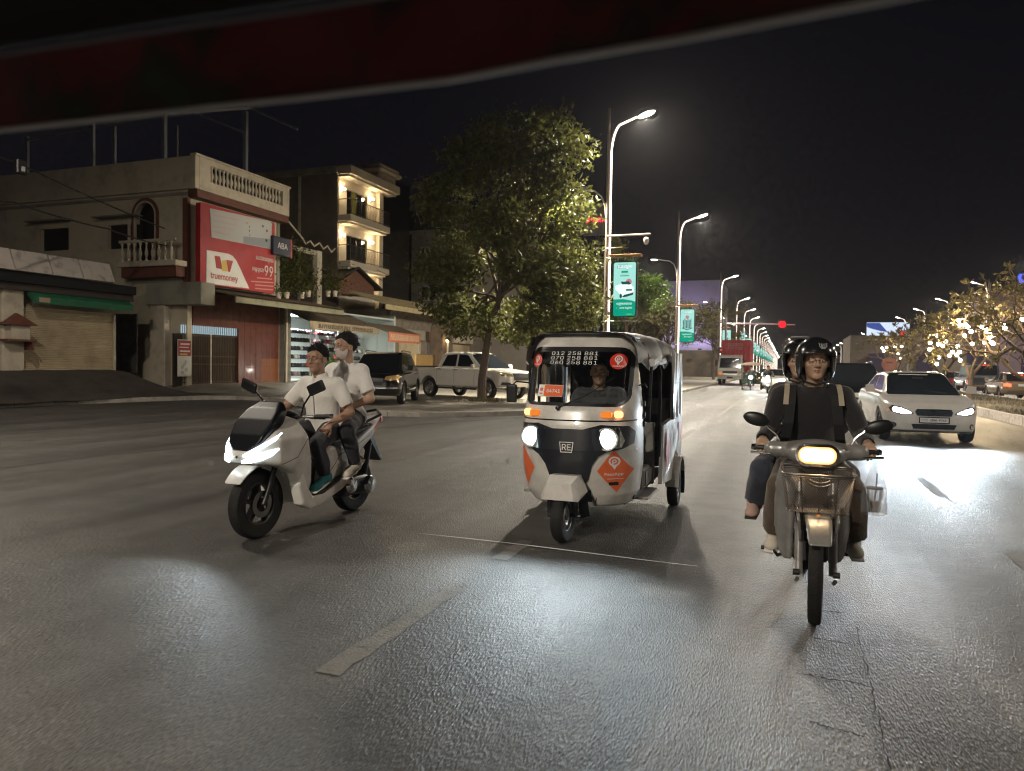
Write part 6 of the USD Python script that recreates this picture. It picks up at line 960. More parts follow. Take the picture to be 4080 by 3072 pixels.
ab = thing('bank_sign', 'small black hanging sign with white letters beside the red sign board', 'sign'); a, b = qx(1090, 1000, -23.1), qx(1160, 955, -23.1); obj('box', bx(-23.3, -23.1, a[0], b[0], a[1]-.15, b[1], .03), M_navy, ab); obj('letters', flat_yz(centred(letters('ABA', .25), (a[0]+b[0])/2, (a[1]+b[1])/2-.05, (b[0]-a[0])*.55), -23.08, .01), M_signw, ab); obj('end_strip', bx(-23.3, -23.12, b[0]+.002, b[0]+.12, a[1]-.15, b[1]), M_signred, ab)
# steel roof frame on the terrace
rf = thing('roof_frame', 'bare steel posts and sloping beams standing on the roof terrace of the cream shophouse', 'roof frame'); M_steel = mat('grey_painted_steel', (.26, .27, .29), .5, metal=.3)
for (px, py0, py1, X, r) in ((655, 640, 455, -27.2, .085), (978, 690, 485, -24.6, .085), (372, 660, 500, -31, .06), (457, 655, 520, -31.5, .06), (705, 640, 515, -29.5, .05), (110, 660, 560, -36, .06)):
    a, b = on_x(px, py0, X), on_x(px, py1, X); obj('post', bx(X-r, X+r, a[1]-r, a[1]+r, zt-1.2, b[2]+(.5 if r > .08 else .2)), M_steel, rf)
for (p, X0, q, X1, r) in (((975, 530), -24.6, (770, 445), -27.0, .05), ((1185, 515), -22.2, (990, 425), -24.7, .07)): obj('beam', tube([on_x(*p, X0), on_x(*q, X1)], r, 6), M_steel, rf)
a, b = on_x(1000, 430, -24.6), on_x(100, 560, -36); obj('top_beam', tube([a, on_x(655, 452, -27.2), b], .07, 6), M_steel, rf)
# ---- shutter shop on the far left
XL = -24.4; sh = thing('shutter_shop', 'low shop with a closed tan roller shutter under white fascia panels at the far left', 'building')
s0, s1 = qx(100, 1400, XL)[0], qx(458, 1400, XL)[0]; zb = 1.02; ztop = qx(280, 1240, XL)[1]; zg = qx(300, 1190, XL)[1]
m = corr(0, 1, 0, 1, 30, .02); nrow = 34; pts = []
for k in range(nrow): z = zb+.06+(ztop-zb)*k/nrow; h = (ztop-zb)/nrow; pts += [(z, 0), (z+h*.6, .018), (z+h*.9, .012)]
pts = np.array(pts); V = np.vstack([np.c_[XL-.12+pts[:, 1], np.full(len(pts), y), pts[:, 0]] for y in (s0, s1)]); i = np.arange(len(pts)-1); n = len(pts); rs = sub(sh, 'roller_shutter'); obj('slats', trimesh.Trimesh(V, np.vstack([np.stack([i, i+n, i+1+n], 1), np.stack([i, i+1+n, i+1], 1)]), process=False), M_shut, rs, smooth=False, kind='stuff'); obj('bottom_rail', bx(XL-.14, XL-.06, s0, s1, zb-.02, zb+.06), M_pale, rs); obj('guide_rail', bx(XL-.14, XL-.04, s1, s1+.08, zb, ztop), M_pale, rs); obj('guide_rail', bx(XL-.14, XL-.04, s0-.08, s0, zb, ztop), M_pale, rs)
obj('wall', [wy(8, s1+.1, .2, 4.6, XL-.16, [], .25)], M_grn, sh, smooth=False); obj('end_wall', bx(-34, XL-.17, s1-.1, s1+.1, .2, 4.6), M_grn, sh); obj('pillar', [bx(XL-.2, XL+.25, s0-.95, s0-.2, .9, 3.75, .03)], M_pale, sh); obj('plinth', bx(XL-.3, XL+.02, 8, s1+.1, .3, zb-.03), M_dirt, sh)
aw = sub(sh, 'green_awning'); obj('awning_sheet', hull([(XL, s0-.1, zg+.3), (XL, s1+.35, zg+.3), (XL+.55, s0-.1, zg-.1), (XL+.55, s1+.35, zg-.1), (XL+.55, s0-.1, zg-.32), (XL+.55, s1+.35, zg-.32), (XL, s0-.1, zg+.2), (XL, s1+.35, zg+.2)]), M_awng, aw, smooth=False); obj('awning_mark', bx(XL+.552, XL+.556, s0+.1, s0+.5, zg-.28, zg-.12), mat('faded_pink', (.4, .28, .2), .7), aw)
XP = XL+.7; za, zb2 = qx(300, 1035, XP)[1], qx(300, 1108, XP)[1]; ed = [qx(p, 1050, XP)[0] for p in (-160, -60, 64, 213, 335, 462)]; fp = sub(sh, 'fascia')
for a, b in zip(ed[:-1], ed[1:]): obj('fascia_panel', hull([(XP-.1, a+.03, zb2), (XP, a+.03, zb2+.02), (XP-.3, a+.03, za+.08), (XP-.4, a+.03, za+.04), (XP-.1, b-.03, zb2), (XP, b-.03, zb2+.02), (XP-.3, b-.03, za+.08), (XP-.4, b-.03, za+.04)]), mat('stained_white_panel', (.46, .41, .37), .8, var=.4, vscale=2.5, col2=(.27, .22, .19)), fp, smooth=False)
obj('eave', bx(XL-.3, XP-.15, 8, s1+.5, zb2-.35, zb2-.02), M_void, sh); obj('eave_board', bx(XL-.16, XP-.3, 8, s1+.5, zb2-.6, zb2-.36), mat('dark_timber', (.04, .03, .025), .8), sh)  # near-black eave box paints the shadow under the fascia panels
sp = thing('spirit_house', 'small red-roofed shrine shelf fixed to the pillar left of the roller shutter', 'shrine'); c = (XL+.5, s0-.55, qx(50, 1345, XL+.4)[1]); obj('shelf', bx(c[0]-.3, c[0]+.15, c[1]-.5, c[1]+.5, c[2]-.12, c[2]-.05), M_brn, sp); obj('roof', hull([(c[0]-.35, c[1]-.52, c[2]+.42), (c[0]+.2, c[1]-.52, c[2]+.42), (c[0]-.35, c[1]+.52, c[2]+.42), (c[0]+.2, c[1]+.52, c[2]+.42), (c[0]-.1, c[1], c[2]+.82), (c[0]-.35, c[1], c[2]+.82)]), M_brn, sp, smooth=False); obj('body', bx(c[0]-.25, c[0]+.05, c[1]-.32, c[1]+.32, c[2]-.05, c[2]+.42), M_pale, sp); obj('bracket', [bx(c[0]-.3, c[0]+.1, c[1]+d-.03, c[1]+d+.03, c[2]-.4, c[2]-.12) for d in (.4,)], M_brn, sp)
al = thing('sheet_metal_door', 'grey sheet metal door closing the dark alley between the shutter shop and the corner shophouse', 'door'); obj('door_sheet', bx(-27.6, -25.9, 24.0, 24.06, .9, 3.4), mat('dull_zinc', (.14, .13, .12), .6, metal=.4, var=.3), al); obj('wall_patch', bx(-33, -27.6, 23.9, 24.0, .9, 4.6), mat('alley_brick', (.05, .022, .02), .9), al); obj('green_indicator', bx(-27.5, -27.2, 23.97, 23.995, 2.0, 2.14), glow('green_indicator', (.3, .9, .6), .8), al)
# ---- open-fronted helmet shop, brightly lit
hs = thing('helmet_shop', 'open-fronted shop lit by cool tubes, its shelves full of helmets, right of the folding gate', 'shop'); hy0, hy1 = 31.7, 43.; M_shopw = mat('mint_shop_wall', (.42, .46, .44), .7)
obj('back_wall', bx(-29.6, -29.4, hy0, hy1, .3, 4.4), M_shopw, hs); obj('partition_wall', bx(-29.4, -24.0, hy0-.15, hy0, .3, 4.6), M_shopw, hs); obj('partition_wall', bx(-29.4, -24.2, hy1, hy1+.2, .3, 4.6), M_shopw, hs); obj('ceiling', bx(-29.4, -24.2, hy0, hy1, 4.25, 4.35), M_shopw, hs); obj('shop_floor', bx(-29.4, -23.2, hy0, hy1, .3, .45), M_conc, hs); obj('entrance_pillar', bx(-24.6, -23.7, 31.0, hy0-.16, .3, 4.6), mat('grey_pillar', (.16, .145, .12), .8, var=.3), hs); obj('gutter_pipe', tube([(-23.6, 31.05, .4), (-23.6, 31.05, 4.2)], .05, 8), M_pale, hs); obj('counter', bx(-24.2, -23.6, 34.5, 37.4, .45, 1.05, .02), mat('tan_counter', (.3, .22, .13), .6), hs)
M_tube = glow('cool_tube', (.78, 1., .95), 16.)
for k, (y, x, z) in enumerate(((33.3, -25.2, 3.98), (36.6, -25.4, 3.72))): tl = thing('tube_light', ('upper' if k == 0 else 'lower')+' cool tube lamp hanging at the front of the helmet shop', 'lamp', (x, y, z)); obj('tube', cyl((0, -.8, 0), (0, .8, 0), .045, 10), M_tube, tl); obj('reflector', hull([(-.02, -.85, .05), (-.02, .85, .05), (-.12, -.85, .11), (-.12, .85, .11), (.1, -.85, .11), (.1, .85, .11)]), M_signw, tl); obj('hanger', cyl((0, 0, .1), (0, 0, .4), .01, 5), M_dk, tl); light('/World', 'RectLight', (x+.05, y, z-.1), 220, (.90, 1., .98), size=(.3, 1.6), aim=(-.25, 0, -1))
HM = [mat('helmet_'+n, c, .2, coat=.8) for n, c in (('black', (.03, .03, .035)), ('navy', (.035, .05, .11)), ('silver', (.35, .36, .38)), ('white', (.6, .6, .6)), ('red', (.4, .03, .05)), ('pink', (.5, .22, .28)))]; HN = ['black', 'dark navy', 'silver', 'white', 'red', 'pink']
def shop_helmet(k):
    T = thing('helmet', HN[k]+' helmet', 'helmet', (0, 0, -50)); sp_ = trimesh.creation.icosphere(2); v = np.array(sp_.vertices)*[.15, .135, .15]; v[:, 2] = np.maximum(v[:, 2], -.075); v[:, 0] += .03*(v[:, 2] < 0)*0; obj('shell', trimesh.Trimesh(v, sp_.faces, process=False), HM[k], T, smooth=50)
    a = np.linspace(-1., 1., 8); V = [((.137)*math.cos(t), .128*math.sin(t), z) for z in (-.04, .05) for t in a]; i = np.arange(7); obj('visor', trimesh.Trimesh(V, np.vstack([np.stack([i, i+1, i+9], 1), np.stack([i, i+9, i+8], 1)]), process=False), M_glassd, T); return T
RKN = ('wide', 'narrow', 'rearmost'); protos = {}; rg = np.random.default_rng(21); ORDS = ['top', 'second', 'third', 'fourth', 'fifth', 'lowest']
for r, (ya, yb, X) in enumerate(((31.95, 35.1, -24.9), (35.5, 37.6, -25.1), (38.2, 42.2, -26.2))):
    rk_ = thing('helmet_rack', RKN[r]+' steel shelf rack of helmets inside the lit shop, '+('leftmost', 'middle', 'rightmost')[r]+' of three', 'shelf rack'); 
    for s in range(6):
        z = .72+.46*s; obj('shelf', bx(X-.2, X+.17, ya, yb, z-.02, z), M_dk, rk_, smooth=False)
        n = int((yb-ya)/.27)
        for k in range(n):
            c = rg.choice(6, p=[.62, .14, .1, .05, .05, .04] if r == 0 else [.3, .1, .15, .15, .15, .15]); lab = f'{HN[c]} helmet on the {ORDS[5-s]} shelf of the {RKN[r]} rack in the lit shop'; loc = (X+rg.uniform(-.02, .04), ya+.15+.27*k, z+.078)
            if c not in protos: protos[c] = shop_helmet(c); pp = stage.GetPrimAtPath(protos[c]); UsdGeom.Xformable(pp).GetOrderedXformOps()[0].Set(Gf.Vec3d(*map(float, loc))); tag(protos[c], lab, None, 'helmets on the shop racks')
            else: dup(protos[c], loc, rg.uniform(-25, 25), lab, 'helmets on the shop racks')
    for y in (ya, yb): obj('upright', bx(X+.17, X+.2, y-.015, y+.015, .45, 3.5), M_galv, rk_, smooth=False)
# ---- awnings, sign bands and small shops further along
def awning(name, label, px0, px1, ptop, pbot, X, m, depth=1.6, rise=.75, txt=None, mt=None):
    T = thing(name, label, 'awning'); y0, y1 = qx(px0, pbot, X)[0], qx(px1, pbot, X)[0]; z1, z0 = qx(px0, ptop, X)[1], qx(px0, pbot, X)[1]
    obj('roof_sheet', hull([(X-depth, y0, z1+rise), (X-depth, y1, z1+rise), (X, y0, z1), (X, y1, z1), (X-depth, y0, z1+rise-.05), (X-depth, y1, z1+rise-.05), (X, y0, z1-.05), (X, y1, z1-.05)]), M_roofs, T, smooth=False); obj('valance', bx(X-.03, X+.01, y0, y1, z0, z1), m, T)
    if txt: s = letters(txt, .3, 'NotoSansKhmer', True); h = (z1-z0)*.62; b = s.bounds; w = min((y1-y0)*.9, h/(b[3]-b[1])*(b[2]-b[0])*1.6); s = centred(s, (y0+y1)/2, (z0+z1)/2, w); b = s.bounds; s = affinity.scale(s, 1, h/(b[3]-b[1])); obj('valance_letters', flat_yz(s, X+.02, .006), mt, T, smooth=False, kind='stuff')
    obj('prop', [tube([(X-.05, y1-.1, z0+.05), (X-.05, y1-.1, .45)], .04, 7)], M_galv, T); obj('prop', [tube([(X-.05, y0+.1, z0+.05), (X-.05, y0+.1, .45)], .04, 7)], M_galv, T); return y0, y1
awning('awning', 'beige lettered awning band over the right part of the helmet shop', 1236, 1508, 1278, 1310, -22.6, mat('beige_band', (.36, .29, .19), .7, var=.3), 1.9, .7, 'សកមតរទកគប ១២៣ខតជ', mat('band_dark_print', (.07, .05, .04), .7))
awning('awning', 'orange and cream lettered awning behind the black parked car', 1548, 1674, 1322, 1362, -19.6, mat('orange_awning', (.42, .13, .07), .7, var=.2), 1.5, .5, 'កសតរទមនបខគល', mat('cream_print', (.5, .38, .26), .7))
rs2 = thing('lean_to_roof', 'pale corrugated lean-to roof running over the shops below the grey house', 'roof'); a = qx(1530, 1212, -23.2); b = qx(1800, 1265, -23.2); m = corr(a[0], b[0]+4, 0, 1, 40, .07); v = m.vertices; zr = a[1]; obj('sheet', trimesh.Trimesh(np.stack([-26+2.9*v[:, 2], v[:, 0], zr+.9-.9*v[:, 2]+v[:, 1]], 1), m.faces, process=False), mat('pale_roof_sheet', (.34, .29, .18), .6, var=.3), rs2, smooth=False); obj('edge_board', bx(-23.12, -23.06, a[0], b[0]+4, zr-.3, zr+.02), mat('yellowish_board', (.34, .28, .15), .7, var=.3), rs2)
ss = thing('low_shop_row', 'row of low shuttered shops behind the two parked cars', 'building'); obj('wall', [wy(43.2, 62, .2, zr+.2, -24.6, [], .3)], mat('dingy_wall', (.17, .14, .11), .9, var=.4), ss, smooth=False); obj('end_wall', bx(-34, -24.9, 43.2, 43.4, .2, zr), M_grn, ss)
for k, y in enumerate((44.3, 48.6, 53)): obj('shutter', [bx(-24.6, -24.55, y, y+3.2, .4, 3.0)], (M_shut, mat('grey_shutter', (.1, .095, .09), .6), M_shut)[k], ss); obj('shop_board', bx(-24.58, -24.3, y-.2, y+3.4, 3.1, 3.8, .03), (M_grn, mat('board_brown', (.12, .07, .05), .7), M_pale)[k], ss)
fg = thing('lit_folding_gate', 'folding gate with a self-glowing warm yellow backing behind the black parked car', 'gate'); a, b = qx(1672, 1470, -19.2), qx(1736, 1415, -19.2); obj('lit_wall', bx(-19.5, -19.4, a[0]-.05, b[0]+.05, .3, b[1]), glow('warm_lit_wall', (1., .58, .17), .42), fg)  # wall emits by itself to paint the warm light behind the gate
for y in np.arange(a[0]-.2, b[0]+.05, .13): obj('gate_bar', bx(-19.3, -19.27, y, y+.03, .3, b[1]+.04), M_gate, fg, smooth=False)
po_ = thing('brick_pier', 'stained pier with a pipe standing right of the warm glowing folding gate', 'pillar'); y = qx(1750, 1400, -19.)[0]; obj('pier', bx(-19.6, -18.8, y, y+.9, .2, qx(1750, 1300, -19)[1], .03), mat('brown_pier', (.13, .09, .06), .85, var=.4), po_); obj('pipe', tube([(-18.72, y+.55, .3), (-18.72, y+.55, 3.)], .07, 8), M_pale, po_); wl_ = obj('wall_lamp', trimesh.creation.icosphere(2, .1), glow('warm_bulb', (1., .7, .35), 12.), po_); stage.GetPrimAtPath(wl_); UsdGeom.Xformable(stage.GetPrimAtPath(wl_)).AddTranslateOp().Set(Gf.Vec3d(-18.6, y+.3, qx(1758, 1355, -18.6)[1]))
# ---- zigzag-edged canopy, brick gable and pots
zc = thing('zigzag_canopy', 'white-edged gabled canopy with a zigzag valance right of the small black sign', 'canopy'); X = -24.6; Q = lambda px, py: qx(px, py, X); pts = [(1122, 850), (1205, 950), (1218, 972), (1236, 960), (1252, 982), (1272, 968), (1288, 992), (1304, 980), (1320, 1005), (1335, 990)]; T3 = [np.array((X, *Q(*p))) for p in pts]
obj('edge_trim', tube(T3, .05, 6), M_pale, zc); obj('edge_trim', tube([T3[0], np.array((X, *Q(1095, 870)))], .05, 6), M_pale, zc)
V = [t for t in T3]+[t+np.array([-2.2, 0, .25]) for t in T3]; n = len(T3); i = np.arange(n-1); f = np.vstack([np.stack([i, i+1, i+1+n], 1), np.stack([i, i+1+n, i+n], 1)]); obj('roof_sheet', trimesh.Trimesh(V+[v-[0, 0, .04] for v in V], np.vstack([f, f[:, ::-1]+2*n]), process=False), M_roofs, zc, smooth=False); a, b = Q(1170, 990), Q(1275, 1012); obj('beam', tube([(X-.1, *Q(1168, 985)), (X-.1, *Q(1276, 1010))], .14, 4), M_pale, zc); a = Q(1270, 1160); obj('post', bx(X-.25, X+.05, a[0]-.22, a[0]+.22, 4.4, Q(1270, 1000)[1]), M_pale, zc)
bg_ = thing('brick_gable', 'small brown brick gable with a dark tiled roof in front of the lit balconies', 'building'); X = -27.2; Q = lambda px, py: qx(px, py, X); gp_ = [Q(1350, 1170), Q(1350, 1125), Q(1420, 1078), Q(1490, 1148), Q(1490, 1178)]; obj('gable_wall', ext(Polygon(gp_), .3, 'yz', X), mat('brown_brick', (.16, .075, .05), .85, var=.35, vscale=5), bg_, smooth=False)
r0 = [np.array((X+.4, *Q(*p))) for p in ((1325, 1115), (1412, 1072), (1505, 1160))]; V = r0+[v+[-3.2, 0, 0] for v in r0]; V = V+[v+[0, 0, .14] for v in V]; obj('roof', [hull([V[k] for k in (0, 1, 3, 4, 6, 7, 9, 10)]), hull([V[k] for k in (1, 2, 4, 5, 7, 8, 10, 11)])], mat('dark_roof_tile', (.035, .028, .025), .8), bg_, smooth=False)
# ---- four-storey house with lit balconies
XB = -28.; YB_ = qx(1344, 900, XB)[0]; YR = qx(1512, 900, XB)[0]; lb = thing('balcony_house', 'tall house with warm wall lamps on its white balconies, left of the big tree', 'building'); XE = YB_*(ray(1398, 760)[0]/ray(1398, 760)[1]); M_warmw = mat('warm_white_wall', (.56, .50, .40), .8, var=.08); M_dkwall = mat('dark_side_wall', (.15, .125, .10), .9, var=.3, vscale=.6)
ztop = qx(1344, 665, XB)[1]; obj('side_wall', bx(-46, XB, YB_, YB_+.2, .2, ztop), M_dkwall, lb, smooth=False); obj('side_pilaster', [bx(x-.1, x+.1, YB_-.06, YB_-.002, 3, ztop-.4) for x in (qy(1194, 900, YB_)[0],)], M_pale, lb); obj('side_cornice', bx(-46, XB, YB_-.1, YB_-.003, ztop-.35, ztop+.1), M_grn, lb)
def fl_(px, py): return qx(px, py, XB)
doors = [sbox(fl_(1381, 869)[0], fl_(1381, 872)[1]-.4, fl_(1463, 869)[0], fl_(1381, 753)[1]), sbox(fl_(1379, 1045)[0], fl_(1379, 1050)[1]-.4, fl_(1462, 1045)[0], fl_(1379, 934)[1])]
obj('front_wall', wy(YB_+.2, YR, .2, ztop, XB, doors, .25), M_warmw, lb, smooth=False); obj('rear_rooms', bx(-46, XB-.8, YB_+.2, YR, .2, ztop-.1), M_void, lb)
obj('dark_bay', bx(-46, XB-.02, YR, YR+4.6, .2, fl_(1511, 752)[1]+1.2), mat('black_glass_bay', (.008, .008, .01), .15, coat=.3), lb); obj('corner_pilaster', bx(XB-.1, XB+.3, YR-.5, YR+.02, .2, ztop), M_warmw, lb)
for k, (pt, pb, x1) in enumerate(((655, 690, 1594), (852, 879, 1556), (1037, 1062, 1554))):
    z1, z0 = qx(1400, pt, XE)[1], qx(1400, pb, XE)[1]; ye = qx(x1, 800, XE)[0]; nm = ('eave', 'balcony_slab', 'balcony_slab')[k]; obj(nm, [bx(XB+.002, XE, YB_+.02, ye, z0, z1-.001, .03)], M_warmw, lb); obj(nm+'_moulding', [bx(XB+.002, XE-.25, YB_+.1, ye-.1, z0-.14, z0-.003, .02)], M_warmw, lb)
    if k:
        rl = sub(lb, 'railing'); h = 1.05; obj('hand_rail', tube([(XE-.12, YB_+.2, z1+h), (XE-.12, YR-.1, z1+h)], .03, 6), M_dk, rl); obj('hand_rail', tube([(XE-.12, YB_+.2, z1+.1), (XE-.12, YR-.1, z1+.1)], .025, 6), M_dk, rl)
        for y in np.arange(YB_+.25, YR-.1, .2): obj('baluster', tube([(XE-.12, y, z1), (XE-.12, y+.06, z1+.35), (XE-.12, y-.05, z1+.65), (XE-.12, y, z1+h)], .014, 5), M_dk, rl)
        obj('end_rail', [tube([(XB, YB_+.2, z1+zz), (XE-.12, YB_+.2, z1+zz)], .025, 5) for zz in (h,)], M_dk, rl)
for k, d in enumerate(doors):
    y0, z0, y1, z1 = d.bounds; dp = sub(lb, 'balcony_door'); w = (y1-y0)/4
    for q in range(4): obj('door_leaf', bx(XB-.16, XB-.1, y0+w*q+.03, y0+w*(q+1)-.03, z0, z1-.05), M_pane_dk if not (k == 0 and q == 1) else glow('curtain_glow', (.55, .42, .08), .12), dp); obj('door_frame', bx(XB-.18, XB-.06, y0+w*q-.03, y0+w*q+.03, z0, z1), M_dk, dp)
for k, (px, py) in enumerate(((1366, 752), (1480, 793), (1364, 935), (1478, 966), (1465, 1135))):
    y, z = qx(px, py, XB+.15); wl = sub(lb, 'wall_lamp'); 
    for d in (-.13, .13): obj('lamp_globe', moved(trimesh.creation.icosphere(2, .095), None, (XB+.2, y+d, z)), glow('warm_globe', (1., .76, .45), 9.), wl)
    obj('lamp_bracket', [tube([(XB, y, z-.25), (XB+.2, y, z-.2), (XB+.2, y+.13, z-.08)], .02, 5), tube([(XB+.2, y, z-.2), (XB+.2, y-.13, z-.08)], .02, 5)], M_dk, wl); light('/World', 'SphereLight', (XB+.36, y, z), 110, (1., .74, .42), .10)
tb = sub(lb, 'roof_turret'); y0, y1 = qx(1508, 720, XB+.5)[0], qx(1596, 720, XB+.5)[0]; zz0, zz1 = qx(1508, 722, XB)[1], qx(1508, 690, XB)[1]; obj('turret_drum', bx(XB-2.5, XB+.4, y0+.4, y1-.4, zz0-.5, zz1, .2), M_pale, tb); obj('turret_cornice', [bx(XB-2.8, XB+.7, y0, y1, zz1, zz1+.35, .15), bx(XB-2.6, XB+.55, y0+.2, y1-.2, zz1+.35, zz1+.6, .1)], M_pale, tb)
# ---- grey house behind the tree
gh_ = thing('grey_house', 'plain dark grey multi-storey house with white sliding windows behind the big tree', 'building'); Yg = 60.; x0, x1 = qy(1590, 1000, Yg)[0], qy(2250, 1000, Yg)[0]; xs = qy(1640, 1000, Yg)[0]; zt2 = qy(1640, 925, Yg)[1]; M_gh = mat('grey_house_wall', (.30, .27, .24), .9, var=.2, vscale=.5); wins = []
for (a, b, c, d) in ((1677, 1711, 987, 1022), (1676, 1738, 1142, 1195)): u, v = qy(a, d, Yg), qy(b, c, Yg); wins.append(sbox(u[0], u[1], v[0], v[1]))
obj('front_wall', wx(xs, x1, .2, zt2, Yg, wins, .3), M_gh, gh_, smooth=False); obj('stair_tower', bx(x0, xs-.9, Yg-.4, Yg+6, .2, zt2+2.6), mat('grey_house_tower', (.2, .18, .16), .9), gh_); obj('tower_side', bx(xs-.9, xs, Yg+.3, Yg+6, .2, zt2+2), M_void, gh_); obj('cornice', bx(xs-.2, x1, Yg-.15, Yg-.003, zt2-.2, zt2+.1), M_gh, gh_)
for w in wins:
    a, b, c, d = w.bounds; wp = sub(gh_, 'window'); obj('pane', bx(a, (a+c)/2-.03, Yg+.1, Yg+.13, b, d), M_pane_dk, wp); obj('pane', bx((a+c)/2+.03, c, Yg+.1, Yg+.13, b, d), M_pane_dk, wp); obj('frame', [bx(a-.1, a+.02, Yg-.06, Yg+.1, b-.1, d+.1), bx(c-.02, c+.1, Yg-.06, Yg+.1, b-.1, d+.1), bx((a+c)/2-.05, (a+c)/2+.05, Yg-.05, Yg+.12, b, d), bx(a, c, Yg-.06, Yg+.1, d, d+.1), bx(a, c, Yg-.06, Yg+.1, b-.1, b)], M_frame, wp, smooth=False); obj('sill', bx(a-.25, c+.25, Yg-.3, Yg-.003, b-.25, b-.12), M_gh, wp)
# ---- far buildings
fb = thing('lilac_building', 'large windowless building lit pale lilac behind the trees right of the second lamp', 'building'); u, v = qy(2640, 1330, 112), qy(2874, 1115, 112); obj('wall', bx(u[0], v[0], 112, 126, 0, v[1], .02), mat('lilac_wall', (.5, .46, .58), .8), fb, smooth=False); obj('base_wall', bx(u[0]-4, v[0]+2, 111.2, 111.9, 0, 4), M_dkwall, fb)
for k in range(3): wlh = obj('floodlight', bx(u[0]+2+3.5*k, u[0]+2.5+3.5*k, 109.2, 109.5, 4.0, 4.2), M_dk, fb); light('/World', 'DiskLight', (u[0]+2.2+3.5*k, 109, 5.), 160, (.72, .62, 1.), .3, (0, .45, 1))
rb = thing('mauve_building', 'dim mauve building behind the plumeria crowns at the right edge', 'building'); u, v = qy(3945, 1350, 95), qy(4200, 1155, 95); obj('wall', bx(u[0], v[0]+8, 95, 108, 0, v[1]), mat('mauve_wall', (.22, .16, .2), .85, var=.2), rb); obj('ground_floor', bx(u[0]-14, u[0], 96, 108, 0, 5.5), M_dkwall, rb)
for k in range(5): obj('lit_window', bx(u[0]-12+5*k, u[0]-10.5+5*k, 94.9 if k > 2 else 95.9, 95.1, 1.2, 3.4), glow('purple_shop_glow', (.45, .33, .5), .05), rb)
lv = thing('low_building', 'low dark building under the blue and white billboard', 'building'); obj('wall', bx(14.5, 40, 138, 150, 0, 8.5), M_dkwall, lv); obj('band', bx(14.4, 40.1, 137.8, 137.99, 6.6, 7.2), M_grn, lv)
for k in range(6): obj('lit_shopfront', bx(15.5+2.6*k, 17.6+2.6*k, 137.9, 137.99, .8, 3.6), glow('teal_shop_glow', (.35, .75, .62), .25), lv)
# ================================================================ TREES, STREET FURNITURE, THE CANOPY OVERHEAD
M_bark = mat('tree_bark', (.085, .062, .045), .9, var=.4, vscale=6, bump=1., bscale=18, stretch=(1, 1, .3)); M_leaf = leafmat('tree_leaves', (.085, .14, .025), .4, trans=.45, col2=(.085, .09, .022)); M_leaf2 = leafmat('dry_tree_leaves', (.09, .115, .035), .4, col2=(.095, .085, .035)); M_leaf3 = leafmat('fresh_leaves', (.10, .17, .025), .4, trans=.45); M_plum = leafmat('plumeria_leaves', (.12, .135, .045), .4, col2=(.13, .11, .045)); M_flower = leafmat('plumeria_flowers', (.75, .68, .5), .15)
def leaves(C, size, rg, asp=.45, droop=.3):
    n = len(C); d = rg.normal(0, 1, (n, 3)); d[:, 2] -= droop; d /= np.linalg.norm(d, axis=1, keepdims=True); s = np.cross(d, rg.normal(0, 1, (n, 3))); s /= np.linalg.norm(s, axis=1, keepdims=True); u = np.cross(d, s); L = size*rg.uniform(.6, 1.3, (n, 1)); W = L*asp
    V = np.stack([C, C+d*L*.45+s*W*.5+u*L*.06, C+d*L, C+d*L*.45-s*W*.5+u*L*.06], 1).reshape(-1, 3); i = np.arange(n)*4; return trimesh.Trimesh(V, np.vstack([np.stack([i, i+1, i+2], 1), np.stack([i, i+2, i+3], 1)]), process=False)
def tree(name, label, base, path, clumps, nl, size, m, seed, r0=.24, group=None, extra=0):
    """trunk along path, a limb to every clump, leaves in uneven tufts through the clumps"""
    rg = np.random.default_rng(seed); T = thing(name, label, 'tree', base, 0, group); path = np.asarray(path, float); obj('trunk', tube(path, np.linspace(r0, r0*.5, len(path)), 10), M_bark, T); top = path[-1]; C = []
    limbs = []
    for c, r in clumps:
        c = np.asarray(c, float); st = path[max(1, len(path)-1-int(rg.integers(0, 2)))]; mid = st*.5+c*.5+rg.normal(0, .18, 3); limbs.append(tube([st, st*.75+mid*.25+[0, 0, .1], mid, c], [r0*.42, r0*.33, r0*.22, .02], 6))
        k = int(nl*(r[0]*r[1]*r[2])/sum(q[0]*q[1]*q[2] for _, q in clumps)); nt = max(6, k//28); d = rg.normal(0, 1, (nt, 3)); d /= np.linalg.norm(d, axis=1, keepdims=True); tc = c+d*np.asarray(r)*rg.uniform(.35, 1.05, (nt, 1))**.6
        for t in tc[::9]: limbs.append(tube([mid, mid*.4+t*.6+rg.normal(0, .1, 3), t], [.035, .02, .008], 4))
        idx = rg.integers(0, nt, k); C.append(tc[idx]+rg.normal(0, 1, (k, 3))*[.20, .20, .13]*(size/.19))
    for l in limbs[:len(clumps)]: pass
    obj('branches', limbs, M_bark, T, kind='stuff'); obj('crown', leaves(np.vstack(C), size, rg), m, T, smooth=False); return T
